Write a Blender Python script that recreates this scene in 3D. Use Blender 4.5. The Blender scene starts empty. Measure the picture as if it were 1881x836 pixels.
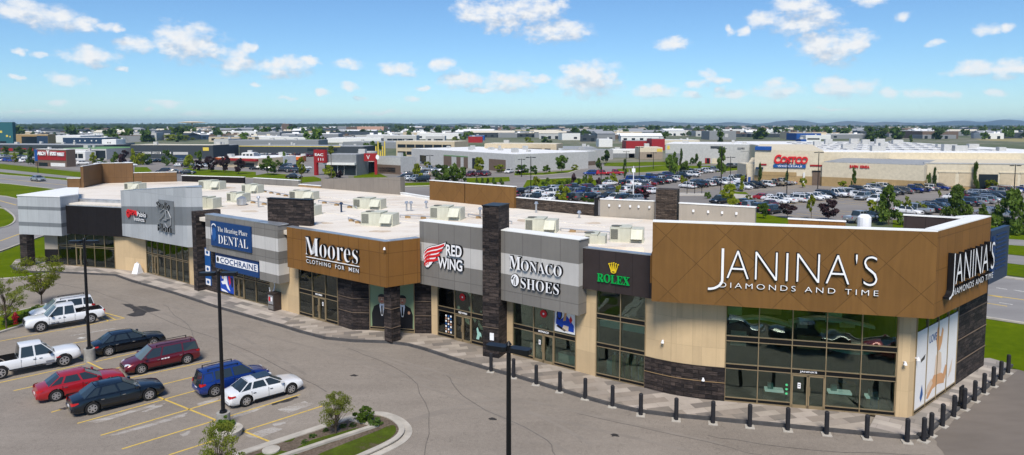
import bpy, math, random
from mathutils import Vector, Matrix
random.seed(11)
SC = bpy.context.scene
COL = SC.collection
R = math.radians
# ------------------------------------------------------------------ camera model
F = 1254.0; HOR = 228.0; CAMZ = 16.0; PIT = R(4.5)
VPV = HOR + F * math.tan(PIT)
def ray(u, v):
    x = (u - 940.5) / F; y = -(v - VPV) / F
    return (x, math.cos(PIT) + y * math.sin(PIT), -math.sin(PIT) + y * math.cos(PIT))
def G(u, v, z=0.0):
    """ground point (at height z) seen at photo position u, v"""
    r = ray(u, v); t = (z - CAMZ) / r[2]
    return Vector((r[0] * t, r[1] * t, z))
def G2(u, v, z=0.0):
    g = G(u, v, z); return (g.x, g.y)
def PL(u, v, a, b):
    """point of the vertical plane through a, b seen at u, v"""
    nx, ny = -(b[1] - a[1]), (b[0] - a[0]); r = ray(u, v)
    t = (nx * a[0] + ny * a[1]) / (nx * r[0] + ny * r[1])
    return Vector((r[0] * t, r[1] * t, CAMZ + r[2] * t))
def hpx(u, vb, vt):
    """height of something whose foot is seen at vb and top at vt"""
    g = G(u, vb); return PL(u, vt, (g.x, g.y), (g.x + 1, g.y)).z
cam = bpy.data.cameras.new('camera'); co = bpy.data.objects.new('camera', cam); COL.objects.link(co)
co.location = (0, 0, CAMZ); co.rotation_euler = (math.pi / 2 - PIT, 0, 0)
cam.sensor_width = 36; cam.lens = 36 * F / 1881.0
cam.shift_y = (VPV - 418.0) / 1881.0
cam.clip_start = 0.5; cam.clip_end = 60000
SC.camera = co
# ------------------------------------------------------------------ mesh builder
class MB:
    def __init__(s): s.v = []; s.f = []; s.m = []
    def add(s, vs, fs, m=0):
        k = len(s.v); s.v += [tuple(p) for p in vs]
        for f in fs: s.f.append(tuple(k + i for i in f)); s.m.append(m)
        return s
    def box(s, x0, x1, y0, y1, z0, z1, m=0, T=None):
        vs = [Vector((x, y, z)) for z in (z0, z1) for x, y in ((x0, y0), (x1, y0), (x1, y1), (x0, y1))]
        if T: vs = [T @ p for p in vs]
        return s.add(vs, [(3, 2, 1, 0), (4, 5, 6, 7), (0, 1, 5, 4), (1, 2, 6, 5), (2, 3, 7, 6), (3, 0, 4, 7)], m)
    def prism(s, poly, z0, z1, m=0, mt=None, bottom=True):
        a = sum(poly[i][0] * poly[(i + 1) % len(poly)][1] - poly[(i + 1) % len(poly)][0] * poly[i][1] for i in range(len(poly)))
        if a < 0: poly = poly[::-1]
        n = len(poly); k = len(s.v)
        s.v += [(p[0], p[1], z0) for p in poly] + [(p[0], p[1], z1) for p in poly]
        for i in range(n):
            j = (i + 1) % n; s.f.append((k + i, k + j, k + n + j, k + n + i)); s.m.append(m)
        s.f.append(tuple(range(k + n, k + 2 * n))); s.m.append(m if mt is None else mt)
        if bottom: s.f.append(tuple(range(k + n - 1, k - 1, -1))); s.m.append(m)
        return s
    def sheet(s, poly, z, m=0):
        a = sum(poly[i][0] * poly[(i + 1) % len(poly)][1] - poly[(i + 1) % len(poly)][0] * poly[i][1] for i in range(len(poly)))
        if a < 0: poly = poly[::-1]
        return s.add([(p[0], p[1], z) for p in poly], [tuple(range(len(poly)))], m)
    def cyl(s, c, r0, r1, z0, z1, n=12, m=0, T=None):
        vs = [Vector((c[0] + r * math.cos(2 * math.pi * i / n), c[1] + r * math.sin(2 * math.pi * i / n), z)) for r, z in ((r0, z0), (r1, z1)) for i in range(n)]
        if T: vs = [T @ p for p in vs]
        fs = [(i, (i + 1) % n, n + (i + 1) % n, n + i) for i in range(n)] + [tuple(range(n - 1, -1, -1)), tuple(range(n, 2 * n))]
        return s.add(vs, fs, m)
    def tube(s, a, b, r, n=6, r2=None, m=0):
        a = Vector(a); b = Vector(b); d = b - a
        if d.length < 1e-6: return s
        q = d.to_track_quat('Z', 'Y').to_matrix().to_4x4(); q.translation = a
        return s.cyl((0, 0), r, r if r2 is None else r2, 0, d.length, n, m, q)
    def quad(s, *p, m=0): return s.add(p, [tuple(range(len(p)))], m)
    def build(s, name, mats, parent=None, base=None, smooth=False, props=None):
        if not isinstance(mats, (list, tuple)): mats = [mats]
        if base is None: base = Vector(parent['_b']) if parent is not None and '_b' in parent else Vector((0, 0, 0))
        base = Vector(base)
        me = bpy.data.meshes.new(name)
        me.from_pydata([(p[0] - base.x, p[1] - base.y, p[2] - base.z) for p in s.v], [], s.f)
        for m in mats: me.materials.append(m)
        me.polygons.foreach_set('material_index', s.m)
        uv = me.uv_layers.new(name='UVMap').data
        for p in me.polygons:
            n = p.normal
            if abs(n.z) > .75:
                for li in p.loop_indices:
                    q = me.vertices[me.loops[li].vertex_index].co; uv[li].uv = (q.x + base.x, q.y + base.y)
            else:
                L = math.hypot(n.x, n.y) or 1; tx, ty = -n.y / L, n.x / L
                for li in p.loop_indices:
                    q = me.vertices[me.loops[li].vertex_index].co
                    uv[li].uv = ((q.x + base.x) * tx + (q.y + base.y) * ty, q.z + base.z)
        if smooth:
            me.polygons.foreach_set('use_smooth', [True] * len(me.polygons))
            try: me.set_sharp_from_angle(angle=R(smooth if smooth is not True else 40))
            except Exception: pass
        me.update()
        o = bpy.data.objects.new(name, me); COL.objects.link(o)
        if parent is not None: o.parent = parent
        else: o.location = base
        if props: o.update_tag(); [o.__setitem__(k, v) for k, v in props.items()]
        return o
def tag(o, label, cat, group=None):
    o['label'] = label; o['category'] = cat
    if group: o['group'] = group
    return o
def thing(name, label, cat, loc, rz=0, group=None, world=True):
    o = bpy.data.objects.new(name, None); COL.objects.link(o); o.empty_display_size = .3
    o.location = loc; o.rotation_euler = (0, 0, rz)
    if world: o['_b'] = [loc[0], loc[1], loc[2]]
    return tag(o, label, cat, group)
def struct(o, kind='structure'): o['kind'] = kind; return o
def copy_tree(o, parent=None):
    c = o.copy(); COL.objects.link(c); c.parent = parent
    for ch in KIDS.get(o.name, ()): copy_tree(ch, c)
    return c
KIDS = {}
def reg_tree(o):
    def rec(x):
        ks = [k for k in x.children]; KIDS[x.name] = ks
        for k in ks: rec(k)
    rec(o); return o
def Ord(i):
    w = ['first', 'second', 'third', 'fourth', 'fifth', 'sixth', 'seventh', 'eighth', 'ninth', 'tenth', 'eleventh', 'twelfth', 'thirteenth', 'fourteenth', 'fifteenth', 'sixteenth', 'seventeenth', 'eighteenth', 'nineteenth', 'twentieth']
    return w[i] if i < 20 else 'twenty-' + w[i - 20]
# ------------------------------------------------------------------ materials
MT = {}
def hexc(r, g, b): return tuple(((c / 255) / 12.92 if c / 255 <= .04045 else ((c / 255 + .055) / 1.055) ** 2.4) for c in (r, g, b))
class NT:
    def __init__(s, name):
        s.mat = bpy.data.materials.new(name); s.mat.use_nodes = True
        s.t = s.mat.node_tree; s.n = s.t.nodes; s.l = s.t.links
        s.b = s.n.get('Principled BSDF'); s.out = s.n.get('Material Output')
    def node(s, typ, **k):
        x = s.n.new(typ)
        for a, b in k.items():
            if a.startswith('_'): x.inputs[a[1:].replace('_', ' ')].default_value = b
            else: setattr(x, a, b)
        return x
    def link(s, a, b): s.l.new(a, b)
def M(name, col, rough=.6, metal=0., var=.1, vs=1.5, bump=0., bs=60., coat=0., panel=None, pcol=.55, diamond=False, spec=.3, col2=None, mort=.026, streak=0):
    if name in MT: return MT[name]
    k = NT(name); b = k.b
    b.inputs['Roughness'].default_value = rough; b.inputs['Metallic'].default_value = metal
    b.inputs['Coat Weight'].default_value = coat; b.inputs['Coat Roughness'].default_value = .06
    b.inputs['Specular IOR Level'].default_value = spec
    tc = k.node('ShaderNodeTexCoord')
    ns = k.node('ShaderNodeTexNoise', _Scale=vs, _Detail=5.0, _Roughness=.6); k.link(tc.outputs['Object'], ns.inputs['Vector'])
    cr = k.node('ShaderNodeValToRGB'); k.link(ns.outputs['Fac'], cr.inputs['Fac'])
    c2 = col2 or col
    cr.color_ramp.elements[0].position = .3; cr.color_ramp.elements[1].position = .7
    cr.color_ramp.elements[0].color = (*[c * (1 - var) for c in col], 1)
    cr.color_ramp.elements[1].color = (*[min(1, c * (1 + var)) for c in c2], 1)
    c = cr.outputs['Color']
    if streak:
        mp = k.node('ShaderNodeMapping'); mp.inputs['Scale'].default_value = (3, .25, 1); k.link(tc.outputs['UV'], mp.inputs['Vector'])
        n2 = k.node('ShaderNodeTexNoise', _Scale=1.5, _Detail=4.0); k.link(mp.outputs['Vector'], n2.inputs['Vector'])
        mr = k.node('ShaderNodeMapRange'); mr.inputs[1].default_value = .35; mr.inputs[2].default_value = .7; mr.inputs[3].default_value = 1 - streak; mr.inputs[4].default_value = 1
        k.link(n2.outputs['Fac'], mr.inputs[0])
        mx = k.node('ShaderNodeMix', data_type='RGBA', blend_type='MULTIPLY'); mx.inputs[0].default_value = 1
        k.link(c, mx.inputs[6]); k.link(mr.outputs[0], mx.inputs[7]); c = mx.outputs[2]
    if panel:
        mp = k.node('ShaderNodeMapping'); k.link(tc.outputs['UV'], mp.inputs['Vector'])
        if diamond: mp.inputs['Rotation'].default_value = (0, 0, R(42)); mp.inputs['Location'].default_value = (.6, .2, 0)
        br = k.node('ShaderNodeTexBrick', offset=0., _Scale=1.0, _Mortar_Size=mort, _Mortar_Smooth=.1, _Bias=0.)
        br.inputs['Brick Width'].default_value = panel[0]; br.inputs['Row Height'].default_value = panel[1]
        br.inputs['Color1'].default_value = (1, 1, 1, 1); br.inputs['Color2'].default_value = (.86, .86, .87, 1); br.inputs['Mortar'].default_value = (pcol, pcol, pcol, 1)
        k.link(mp.outputs['Vector'], br.inputs['Vector'])
        mx = k.node('ShaderNodeMix', data_type='RGBA', blend_type='MULTIPLY'); mx.inputs[0].default_value = 1
        k.link(c, mx.inputs[6]); k.link(br.outputs['Color'], mx.inputs[7]); c = mx.outputs[2]
    k.link(c, b.inputs['Base Color'])
    if bump:
        n3 = k.node('ShaderNodeTexNoise', _Scale=bs, _Detail=3.0); k.link(tc.outputs['Object'], n3.inputs['Vector'])
        bp = k.node('ShaderNodeBump', _Strength=bump, _Distance=.02); k.link(n3.outputs['Fac'], bp.inputs['Height']); k.link(bp.outputs['Normal'], b.inputs['Normal'])
    MT[name] = k.mat; return k.mat
def stone(name, c1, c2, cm, w=.5, h=.11, gold=True):
    k = NT(name); b = k.b; b.inputs['Roughness'].default_value = .75; b.inputs['Specular IOR Level'].default_value = .3
    tc = k.node('ShaderNodeTexCoord')
    nz = k.node('ShaderNodeTexNoise', _Scale=1.7, _Detail=3.0); k.link(tc.outputs['UV'], nz.inputs['Vector'])
    ad = k.node('ShaderNodeMix', data_type='VECTOR'); ad.inputs[0].default_value = .05
    k.link(tc.outputs['UV'], ad.inputs[4]); k.link(nz.outputs['Color'], ad.inputs[5])
    br = k.node('ShaderNodeTexBrick', offset=.37, _Scale=1.0, _Mortar_Size=.012, _Mortar_Smooth=.3)
    br.inputs['Brick Width'].default_value = w; br.inputs['Row Height'].default_value = h
    br.inputs['Color1'].default_value = (*c1, 1); br.inputs['Color2'].default_value = (*c2, 1); br.inputs['Mortar'].default_value = (*cm, 1)
    k.link(ad.outputs[1], br.inputs['Vector'])
    n2 = k.node('ShaderNodeTexNoise', _Scale=1.9, _Detail=8.0, _Roughness=.8)
    mp = k.node('ShaderNodeMapping'); mp.inputs['Scale'].default_value = (1, 3, 1); k.link(tc.outputs['UV'], mp.inputs['Vector']); k.link(mp.outputs['Vector'], n2.inputs['Vector'])
    cr = k.node('ShaderNodeValToRGB'); cr.color_ramp.elements[0].position = .36; cr.color_ramp.elements[0].color = (.25, .24, .26, 1)
    cr.color_ramp.elements[1].position = .62; cr.color_ramp.elements[1].color = (1.5, 1.4, 1.35, 1)
    if gold:
        e = cr.color_ramp.elements.new(.7); e.color = (3.4, 2.7, 2.1, 1)
    k.link(n2.outputs['Fac'], cr.inputs['Fac'])
    mx = k.node('ShaderNodeMix', data_type='RGBA', blend_type='MULTIPLY'); mx.inputs[0].default_value = 1
    k.link(br.outputs['Color'], mx.inputs[6]); k.link(cr.outputs['Color'], mx.inputs[7]); k.link(mx.outputs[2], b.inputs['Base Color'])
    mh = k.node('ShaderNodeMath', operation='ADD'); k.link(br.outputs['Fac'], mh.inputs[0]); mm = k.node('ShaderNodeMath', operation='MULTIPLY'); mm.inputs[1].default_value = -1.6
    k.link(n2.outputs['Fac'], mm.inputs[0]); k.link(mm.outputs[0], mh.inputs[1])
    bp = k.node('ShaderNodeBump', invert=True, _Strength=1., _Distance=.16); k.link(mh.outputs[0], bp.inputs['Height']); k.link(bp.outputs['Normal'], b.inputs['Normal'])
    MT[name] = k.mat; return k.mat
def pavers(name, cols, w, h, rz=0):
    k = NT(name); b = k.b; b.inputs['Roughness'].default_value = .8
    tc = k.node('ShaderNodeTexCoord'); mp = k.node('ShaderNodeMapping'); mp.inputs['Rotation'].default_value = (0, 0, rz); k.link(tc.outputs['UV'], mp.inputs['Vector'])
    # random tone per slab: snap the coordinates to the slab grid, alternate rows shifted
    sp = k.node('ShaderNodeSeparateXYZ'); k.link(mp.outputs['Vector'], sp.inputs[0])
    vy = k.node('ShaderNodeMath', operation='DIVIDE'); vy.inputs[1].default_value = h; k.link(sp.outputs['Y'], vy.inputs[0])
    fy = k.node('ShaderNodeMath', operation='FLOOR'); k.link(vy.outputs[0], fy.inputs[0])
    sh = k.node('ShaderNodeMath', operation='MULTIPLY'); sh.inputs[1].default_value = .37; k.link(fy.outputs[0], sh.inputs[0])
    vx = k.node('ShaderNodeMath', operation='DIVIDE'); vx.inputs[1].default_value = w; k.link(sp.outputs['X'], vx.inputs[0])
    ax = k.node('ShaderNodeMath', operation='ADD'); k.link(vx.outputs[0], ax.inputs[0]); k.link(sh.outputs[0], ax.inputs[1])
    fx = k.node('ShaderNodeMath', operation='FLOOR'); k.link(ax.outputs[0], fx.inputs[0])
    cb = k.node('ShaderNodeCombineXYZ'); k.link(fx.outputs[0], cb.inputs[0]); k.link(fy.outputs[0], cb.inputs[1])
    wn = k.node('ShaderNodeTexWhiteNoise', noise_dimensions='2D'); k.link(cb.outputs[0], wn.inputs['Vector'])
    cr = k.node('ShaderNodeValToRGB'); cr.color_ramp.interpolation = 'CONSTANT'; k.link(wn.outputs['Value'], cr.inputs['Fac'])
    E = cr.color_ramp.elements; E[0].position = 0; E[0].color = (*cols[0], 1); E[1].position = 1 / len(cols); E[1].color = (*cols[1], 1)
    for i, c in enumerate(cols[2:]): E.new((i + 2) / len(cols)).color = (*c, 1)
    # thin joints
    fr = []
    for a_, th in ((ax, .018 / w), (vy, .018 / h)):
        q = k.node('ShaderNodeMath', operation='FRACT'); k.link(a_.outputs[0], q.inputs[0])
        g = k.node('ShaderNodeMath', operation='GREATER_THAN'); g.inputs[1].default_value = th; k.link(q.outputs[0], g.inputs[0]); fr.append(g)
    mu = k.node('ShaderNodeMath', operation='MULTIPLY'); k.link(fr[0].outputs[0], mu.inputs[0]); k.link(fr[1].outputs[0], mu.inputs[1])
    mr = k.node('ShaderNodeMapRange'); mr.inputs[3].default_value = .6; mr.inputs[4].default_value = 1.; k.link(mu.outputs[0], mr.inputs[0])
    nz = k.node('ShaderNodeTexNoise', _Scale=.6, _Detail=6.0, _Roughness=.65); k.link(tc.outputs['Object'], nz.inputs['Vector'])
    m2 = k.node('ShaderNodeMapRange'); m2.inputs[1].default_value = .3; m2.inputs[2].default_value = .7; m2.inputs[3].default_value = .75; m2.inputs[4].default_value = 1.1; k.link(nz.outputs['Fac'], m2.inputs[0])
    m3 = k.node('ShaderNodeMath', operation='MULTIPLY'); k.link(mr.outputs[0], m3.inputs[0]); k.link(m2.outputs[0], m3.inputs[1])
    mx = k.node('ShaderNodeMix', data_type='RGBA', blend_type='MULTIPLY'); mx.inputs[0].default_value = 1
    k.link(cr.outputs['Color'], mx.inputs[6]); k.link(m3.outputs[0], mx.inputs[7]); k.link(mx.outputs[2], b.inputs['Base Color'])
    MT[name] = k.mat; return k.mat
def noisy(name, stops, scales, rough=.9, bump=.3, bs=8, dist=.05, bias=None, spec=.3):
    """ground-like material: colour ramp over a blend of noises of several scales"""
    k = NT(name); b = k.b; b.inputs['Roughness'].default_value = rough; b.inputs['Specular IOR Level'].default_value = spec
    tc = k.node('ShaderNodeTexCoord'); acc = None
    for sc_, w, sx in scales:
        mp = k.node('ShaderNodeMapping'); mp.inputs['Scale'].default_value = (sx, 1, 1); mp.inputs['Rotation'].default_value = (0, 0, R(-40)); k.link(tc.outputs['Object'], mp.inputs['Vector'])
        n = k.node('ShaderNodeTexNoise', _Scale=sc_, _Detail=6.0, _Roughness=.6); k.link(mp.outputs['Vector'], n.inputs['Vector'])
        m = k.node('ShaderNodeMath', operation='MULTIPLY_ADD'); m.inputs[1].default_value = w
        k.link(n.outputs['Fac'], m.inputs[0])
        if acc: k.link(acc.outputs[0], m.inputs[2])
        else: m.inputs[2].default_value = 0
        acc = m
    cr = k.node('ShaderNodeValToRGB'); k.link(acc.outputs[0], cr.inputs['Fac']); E = cr.color_ramp.elements
    E[0].position = stops[0][0]; E[0].color = (*stops[0][1], 1); E[1].position = stops[-1][0]; E[1].color = (*stops[-1][1], 1)
    for p, c in stops[1:-1]: E.new(p).color = (*c, 1)
    k.link(cr.outputs['Color'], b.inputs['Base Color'])
    n = k.node('ShaderNodeTexNoise', _Scale=bs, _Detail=4.0); k.link(tc.outputs['Object'], n.inputs['Vector'])
    bp = k.node('ShaderNodeBump', _Strength=bump, _Distance=dist); k.link(n.outputs['Fac'], bp.inputs['Height']); k.link(bp.outputs['Normal'], b.inputs['Normal'])
    MT[name] = k.mat; return k.mat
def leafmat(name, c1, c2, c3=None, tr=.25):
    k = NT(name); b = k.b; b.inputs['Roughness'].default_value = .6; b.inputs['Specular IOR Level'].default_value = .25
    tc = k.node('ShaderNodeTexCoord'); oi = k.node('ShaderNodeObjectInfo')
    n = k.node('ShaderNodeTexNoise', _Scale=1.3, _Detail=6.0, _Roughness=.75); k.link(tc.outputs['Object'], n.inputs['Vector'])
    cr = k.node('ShaderNodeValToRGB'); k.link(n.outputs['Fac'], cr.inputs['Fac']); E = cr.color_ramp.elements
    E[0].position = .32; E[0].color = (*c1, 1); E[1].position = .68; E[1].color = (*c2, 1)
    if c3: E.new(.8).color = (*c3, 1)
    hs = k.node('ShaderNodeHueSaturation'); k.link(cr.outputs['Color'], hs.inputs['Color'])
    mr = k.node('ShaderNodeMapRange'); mr.inputs[3].default_value = .75; mr.inputs[4].default_value = 1.25; k.link(oi.outputs['Random'], mr.inputs[0]); k.link(mr.outputs[0], hs.inputs['Value'])
    k.link(hs.outputs['Color'], b.inputs['Base Color'])
    t = k.node('ShaderNodeBsdfTranslucent'); k.link(hs.outputs['Color'], t.inputs['Color'])
    mx = k.node('ShaderNodeMixShader'); mx.inputs[0].default_value = tr; k.link(b.outputs[0], mx.inputs[1]); k.link(t.outputs[0], mx.inputs[2]); k.link(mx.outputs[0], k.out.inputs['Surface'])
    MT[name] = k.mat; return k.mat
def shopglass(name, tint=(.35, .5, .45), gloss=.1):
    k = NT(name); k.n.remove(k.b)
    t = k.node('ShaderNodeBsdfTransparent'); t.inputs[0].default_value = (*tint, 1)
    g = k.node('ShaderNodeBsdfGlossy'); g.inputs['Roughness'].default_value = .01; g.inputs['Color'].default_value = (.85, .95, .9, 1)
    tc = k.node('ShaderNodeTexCoord'); n = k.node('ShaderNodeTexNoise', _Scale=.8, _Detail=1.0); k.link(tc.outputs['Object'], n.inputs['Vector'])
    bp = k.node('ShaderNodeBump', _Strength=.12, _Distance=.15); k.link(n.outputs['Fac'], bp.inputs['Height']); k.link(bp.outputs['Normal'], g.inputs['Normal'])
    fr = k.node('ShaderNodeFresnel', _IOR=1.5); ad = k.node('ShaderNodeMath', operation='ADD', use_clamp=True); ad.inputs[1].default_value = gloss; k.link(fr.outputs[0], ad.inputs[0])
    mx = k.node('ShaderNodeMixShader'); k.link(ad.outputs[0], mx.inputs[0]); k.link(t.outputs[0], mx.inputs[1]); k.link(g.outputs[0], mx.inputs[2]); k.link(mx.outputs[0], k.out.inputs['Surface'])
    MT[name] = k.mat; return k.mat
ASPH = noisy('asphalt', [(.36, (.2, .172, .144)), (.47, (.25, .217, .184)), (.56, (.285, .249, .212)), (.7, (.36, .32, .278))], [(.09, .35, 1), (.9, .2, .15), (6., .25, 1), (60, .2, 1)], rough=.85, bump=.25, bs=60, dist=.01)
def cracks(mat, amt=.7):
    nt = mat.node_tree; N_ = nt.nodes; b = N_.get('Principled BSDF'); src = b.inputs['Base Color'].links[0].from_socket
    tc = N_.new('ShaderNodeTexCoord'); nz = N_.new('ShaderNodeTexNoise'); nz.inputs['Scale'].default_value = .5; nz.inputs['Detail'].default_value = 6; nt.links.new(tc.outputs['Object'], nz.inputs['Vector'])
    mv = N_.new('ShaderNodeMix'); mv.data_type = 'VECTOR'; mv.inputs[0].default_value = .62; nt.links.new(tc.outputs['Object'], mv.inputs[4]); sc = N_.new('ShaderNodeVectorMath'); sc.operation = 'SCALE'; sc.inputs[3].default_value = 9; nt.links.new(nz.outputs['Color'], sc.inputs[0]); nt.links.new(sc.outputs[0], mv.inputs[5])
    f = None
    for scl, th, am in ((.3, .006, amt), (.8, .01, .86)):
        vo = N_.new('ShaderNodeTexVoronoi'); vo.feature = 'DISTANCE_TO_EDGE'; vo.inputs['Scale'].default_value = scl; nt.links.new(mv.outputs[1], vo.inputs['Vector'])
        mr = N_.new('ShaderNodeMapRange'); mr.inputs[1].default_value = 0; mr.inputs[2].default_value = th; mr.inputs[3].default_value = am; mr.inputs[4].default_value = 1; nt.links.new(vo.outputs['Distance'], mr.inputs[0])
        if f is None: f = mr.outputs[0]
        else: mm = N_.new('ShaderNodeMath'); mm.operation = 'MULTIPLY'; nt.links.new(f, mm.inputs[0]); nt.links.new(mr.outputs[0], mm.inputs[1]); f = mm.outputs[0]
    # long tyre-polished streaks and fine aggregate
    for rot, sx, s_, lo in ((-30, .1, .7, .965), (0, 1, .35, .95), (0, 1, 3, .94), (0, 1, 24, .8)):
        mp = N_.new('ShaderNodeMapping'); mp.inputs['Scale'].default_value = (sx, 1, 1); mp.inputs['Rotation'].default_value = (0, 0, R(rot)); nt.links.new(tc.outputs['Object'], mp.inputs['Vector'])
        n = N_.new('ShaderNodeTexNoise'); n.inputs['Scale'].default_value = s_; n.inputs['Detail'].default_value = 4; nt.links.new(mp.outputs['Vector'], n.inputs['Vector'])
        mr = N_.new('ShaderNodeMapRange'); mr.inputs[1].default_value = .35; mr.inputs[2].default_value = .65; mr.inputs[3].default_value = lo; mr.inputs[4].default_value = 2 - lo - .04; nt.links.new(n.outputs['Fac'], mr.inputs[0])
        mm = N_.new('ShaderNodeMath'); mm.operation = 'MULTIPLY'; nt.links.new(f, mm.inputs[0]); nt.links.new(mr.outputs[0], mm.inputs[1]); f = mm.outputs[0]
    mx = N_.new('ShaderNodeMix'); mx.data_type = 'RGBA'; mx.blend_type = 'MULTIPLY'; mx.inputs[0].default_value = 1; nt.links.new(src, mx.inputs[6]); nt.links.new(f, mx.inputs[7]); nt.links.new(mx.outputs[2], b.inputs['Base Color'])
cracks(ASPH)
ASPH2 = noisy('asphalt_road', [(.35, (.19, .18, .175)), (.5, (.235, .225, .22)), (.7, (.3, .29, .28))], [(.05, .35, 1), (.5, .4, .2), (20, .25, 1)], rough=.85, bump=.15, bs=40, dist=.01)
ASPH3 = noisy('asphalt_lot', [(.35, (.165, .15, .138)), (.5, (.21, .193, .18)), (.7, (.28, .26, .24))], [(.03, .5, 1), (.4, .35, .3), (5, .15, 1)], rough=.85, bump=.1, bs=40, dist=.01)
GRASS = noisy('grass', [(.36, (.06, .1, .002)), (.5, (.095, .14, .002)), (.6, (.13, .17, .004)), (.74, (.2, .2, .03))], [(.12, .4, 1), (1.2, .3, 1), (14, .3, 1)], spec=.02, bump=.8, bs=25, dist=.06)
GRASS2 = noisy('island_turf', [(.38, (.13, .1, .07)), (.45, (.07, .09, .015)), (.56, (.085, .125, .015)), (.7, (.15, .17, .03))], [(.8, .5, 1), (5, .3, 1), (22, .2, 1)], spec=.02, bump=1, bs=30, dist=.06)
DRY = noisy('suburb_ground', [(.36, (.05, .07, .03)), (.47, (.1, .12, .055)), (.55, (.19, .18, .13)), (.66, (.3, .27, .22))], [(.004, .4, 1), (.02, .3, 1), (.12, .3, 1)], bump=.1)
SOIL = noisy('mulch', [(.35, (.07, .05, .035)), (.5, (.13, .1, .075)), (.65, (.2, .16, .12))], [(.6, .4, 1), (8, .6, 1)], bump=.8, bs=20, dist=.05)
CONC = M('concrete', (.42, .39, .345), .85, var=.18, vs=1.2, bump=.3, bs=40)
CONCG = M('concrete_grey', (.3, .29, .27), .9, var=.25, vs=2.5, bump=.4, bs=30)
KERB = M('kerb_dark', (.07, .068, .07), .8, var=.25, vs=2)
PAV = pavers('sidewalk_slabs', [(.3, .255, .215), (.38, .33, .28), (.23, .2, .172), (.43, .375, .325), (.33, .285, .245), (.2, .175, .155)], 1.35, .62, R(-14))
PAV2 = pavers('sidewalk_slabs_along', [(.34, .3, .265), (.42, .37, .33), (.25, .225, .2), (.47, .42, .37), (.38, .335, .3), (.21, .19, .175)], 1.7, .62, R(37))
YEL = noisy('yellow_paint', [(.36, (.26, .21, .15)), (.42, (.55, .38, .08)), (.6, (.66, .46, .1))], [(1.5, .4, 1), (9., .6, 1)], rough=.7, bump=0)
WHP = noisy('worn_white_paint', [(.4, (.25, .24, .22)), (.52, (.5, .49, .46)), (.6, (.62, .6, .57))], [(1.5, .5, 1), (9., .5, 1)], rough=.8, bump=0)
PATCH = noisy('sealed_patch', [(.42, (.27, .235, .2)), (.52, (.36, .33, .3)), (.62, (.44, .42, .39))], [(2.5, .6, .15), (9., .4, 1)], rough=.8, bump=0)
ROOF = noisy('roof_membrane', [(.34, (.46, .38, .3)), (.42, (.62, .54, .45)), (.5, (.72, .66, .58)), (.65, (.78, .73, .66))], [(.12, .45, 1), (.7, .35, .3), (5, .2, 1)], rough=.6, bump=.1, bs=3, dist=.02)
WHT = M('white_flashing', (.82, .82, .8), .45, var=.05)
STONE = stone('dark_ledgestone', (.014, .012, .014), (.085, .068, .062), (.003, .003, .003), .8, .22)
STONEB = stone('brown_ledgestone', (.05, .038, .03), (.13, .105, .085), (.015, .012, .01), .62, .15)
BRN = M('bronze_panel', (.225, .108, .03), .6, .0, spec=.15, var=.07, vs=.5, panel=(1.15, 1.7), pcol=.6, streak=.08)
BRND = M('bronze_diamond_panel', (.205, .105, .033), .6, .0, spec=.15, var=.08, vs=.4, panel=(2.25, 2.25), pcol=.55, diamond=True, mort=.018, streak=.14)
BRN2 = M('bronze_panel_darker', (.18, .098, .042), .6, .05, var=.1, vs=.5, panel=(1.6, 4), pcol=.62, streak=.12)  # slightly darker bronze tone for the left rear parapets
TAUPE = M('taupe_stucco', (.25, .22, .19), .85, var=.07, vs=.8, bump=.15, panel=(2.6, 9), pcol=.7, streak=.1)
GR1 = M('grey_panel', (.23, .217, .2), .5, .1, var=.06, vs=.7, panel=(1.5, 2.4), pcol=.62, streak=.06)
GR2 = M('light_grey_panel', (.62, .6, .575), .5, .1, var=.05, vs=.7, panel=(1.5, 9), pcol=.66, streak=.06)
GR3 = M('pale_blue_grey_panel', (.37, .405, .43), .5, .1, var=.06, vs=.7, panel=(1.5, 9), pcol=.66, streak=.08)
GR4 = M('mid_grey_panel', (.2, .215, .23), .5, .1, var=.06, vs=.7, panel=(1.5, 9), pcol=.66, streak=.06)
GR5 = M('light_blue_grey_panel', (.47, .49, .51), .5, .1, var=.05, vs=.7, panel=(1.5, 9), pcol=.78, streak=.08)
BLKP = M('black_panel', (.014, .012, .013), .7, spec=.15, var=.15, panel=(1.3, 9), pcol=.5)
DKB = M('dark_brown_panel', (.042, .031, .03), .6, .05, spec=.25, var=.1, panel=(1.1, 9), pcol=.55)
CREAM = M('cream_stucco', (.62, .46, .27), .85, var=.05, vs=.8, bump=.15, bs=60, panel=(1.55, 1.6), pcol=.75, mort=.01, streak=.07)
BEIGE = M('beige_stucco', (.36, .32, .27), .85, var=.05, vs=.8, bump=.15, streak=.06)
TRIM = M('bronze_window_frame', (.36, .28, .17), .35, .5, var=.05)
BAND = M('black_spandrel', (.008, .008, .008), .55, spec=.15, var=.1)
BLACK = M('black_metal', (.012, .012, .014), .4, .3, var=.1)
BOLL = M('bollard_sleeve', (.022, .022, .026), .7, spec=.25, var=.15)
GLASS = shopglass('shop_glass', (.78, .9, .82), .05)
TEAL = shopglass('teal_shop_glass', (.4, .85, .85), .04)
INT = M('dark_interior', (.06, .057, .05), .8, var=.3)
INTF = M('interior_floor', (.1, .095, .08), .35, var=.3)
def emis(name, col, st):
    m = M(name, col, .5); b = m.node_tree.nodes.get('Principled BSDF'); b.inputs['Emission Color'].default_value = (*col, 1); b.inputs['Emission Strength'].default_value = st; return m
LIT = emis('lit_display', (.6, .72, .7), .35)
DOWNL = emis('ceiling_downlight', (1, .85, .6), 9)
INTW = M('interior_pale', (.55, .52, .46), .6, var=.1)
INTG = M('interior_mint', (.3, .48, .42), .5, var=.05)
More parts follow.
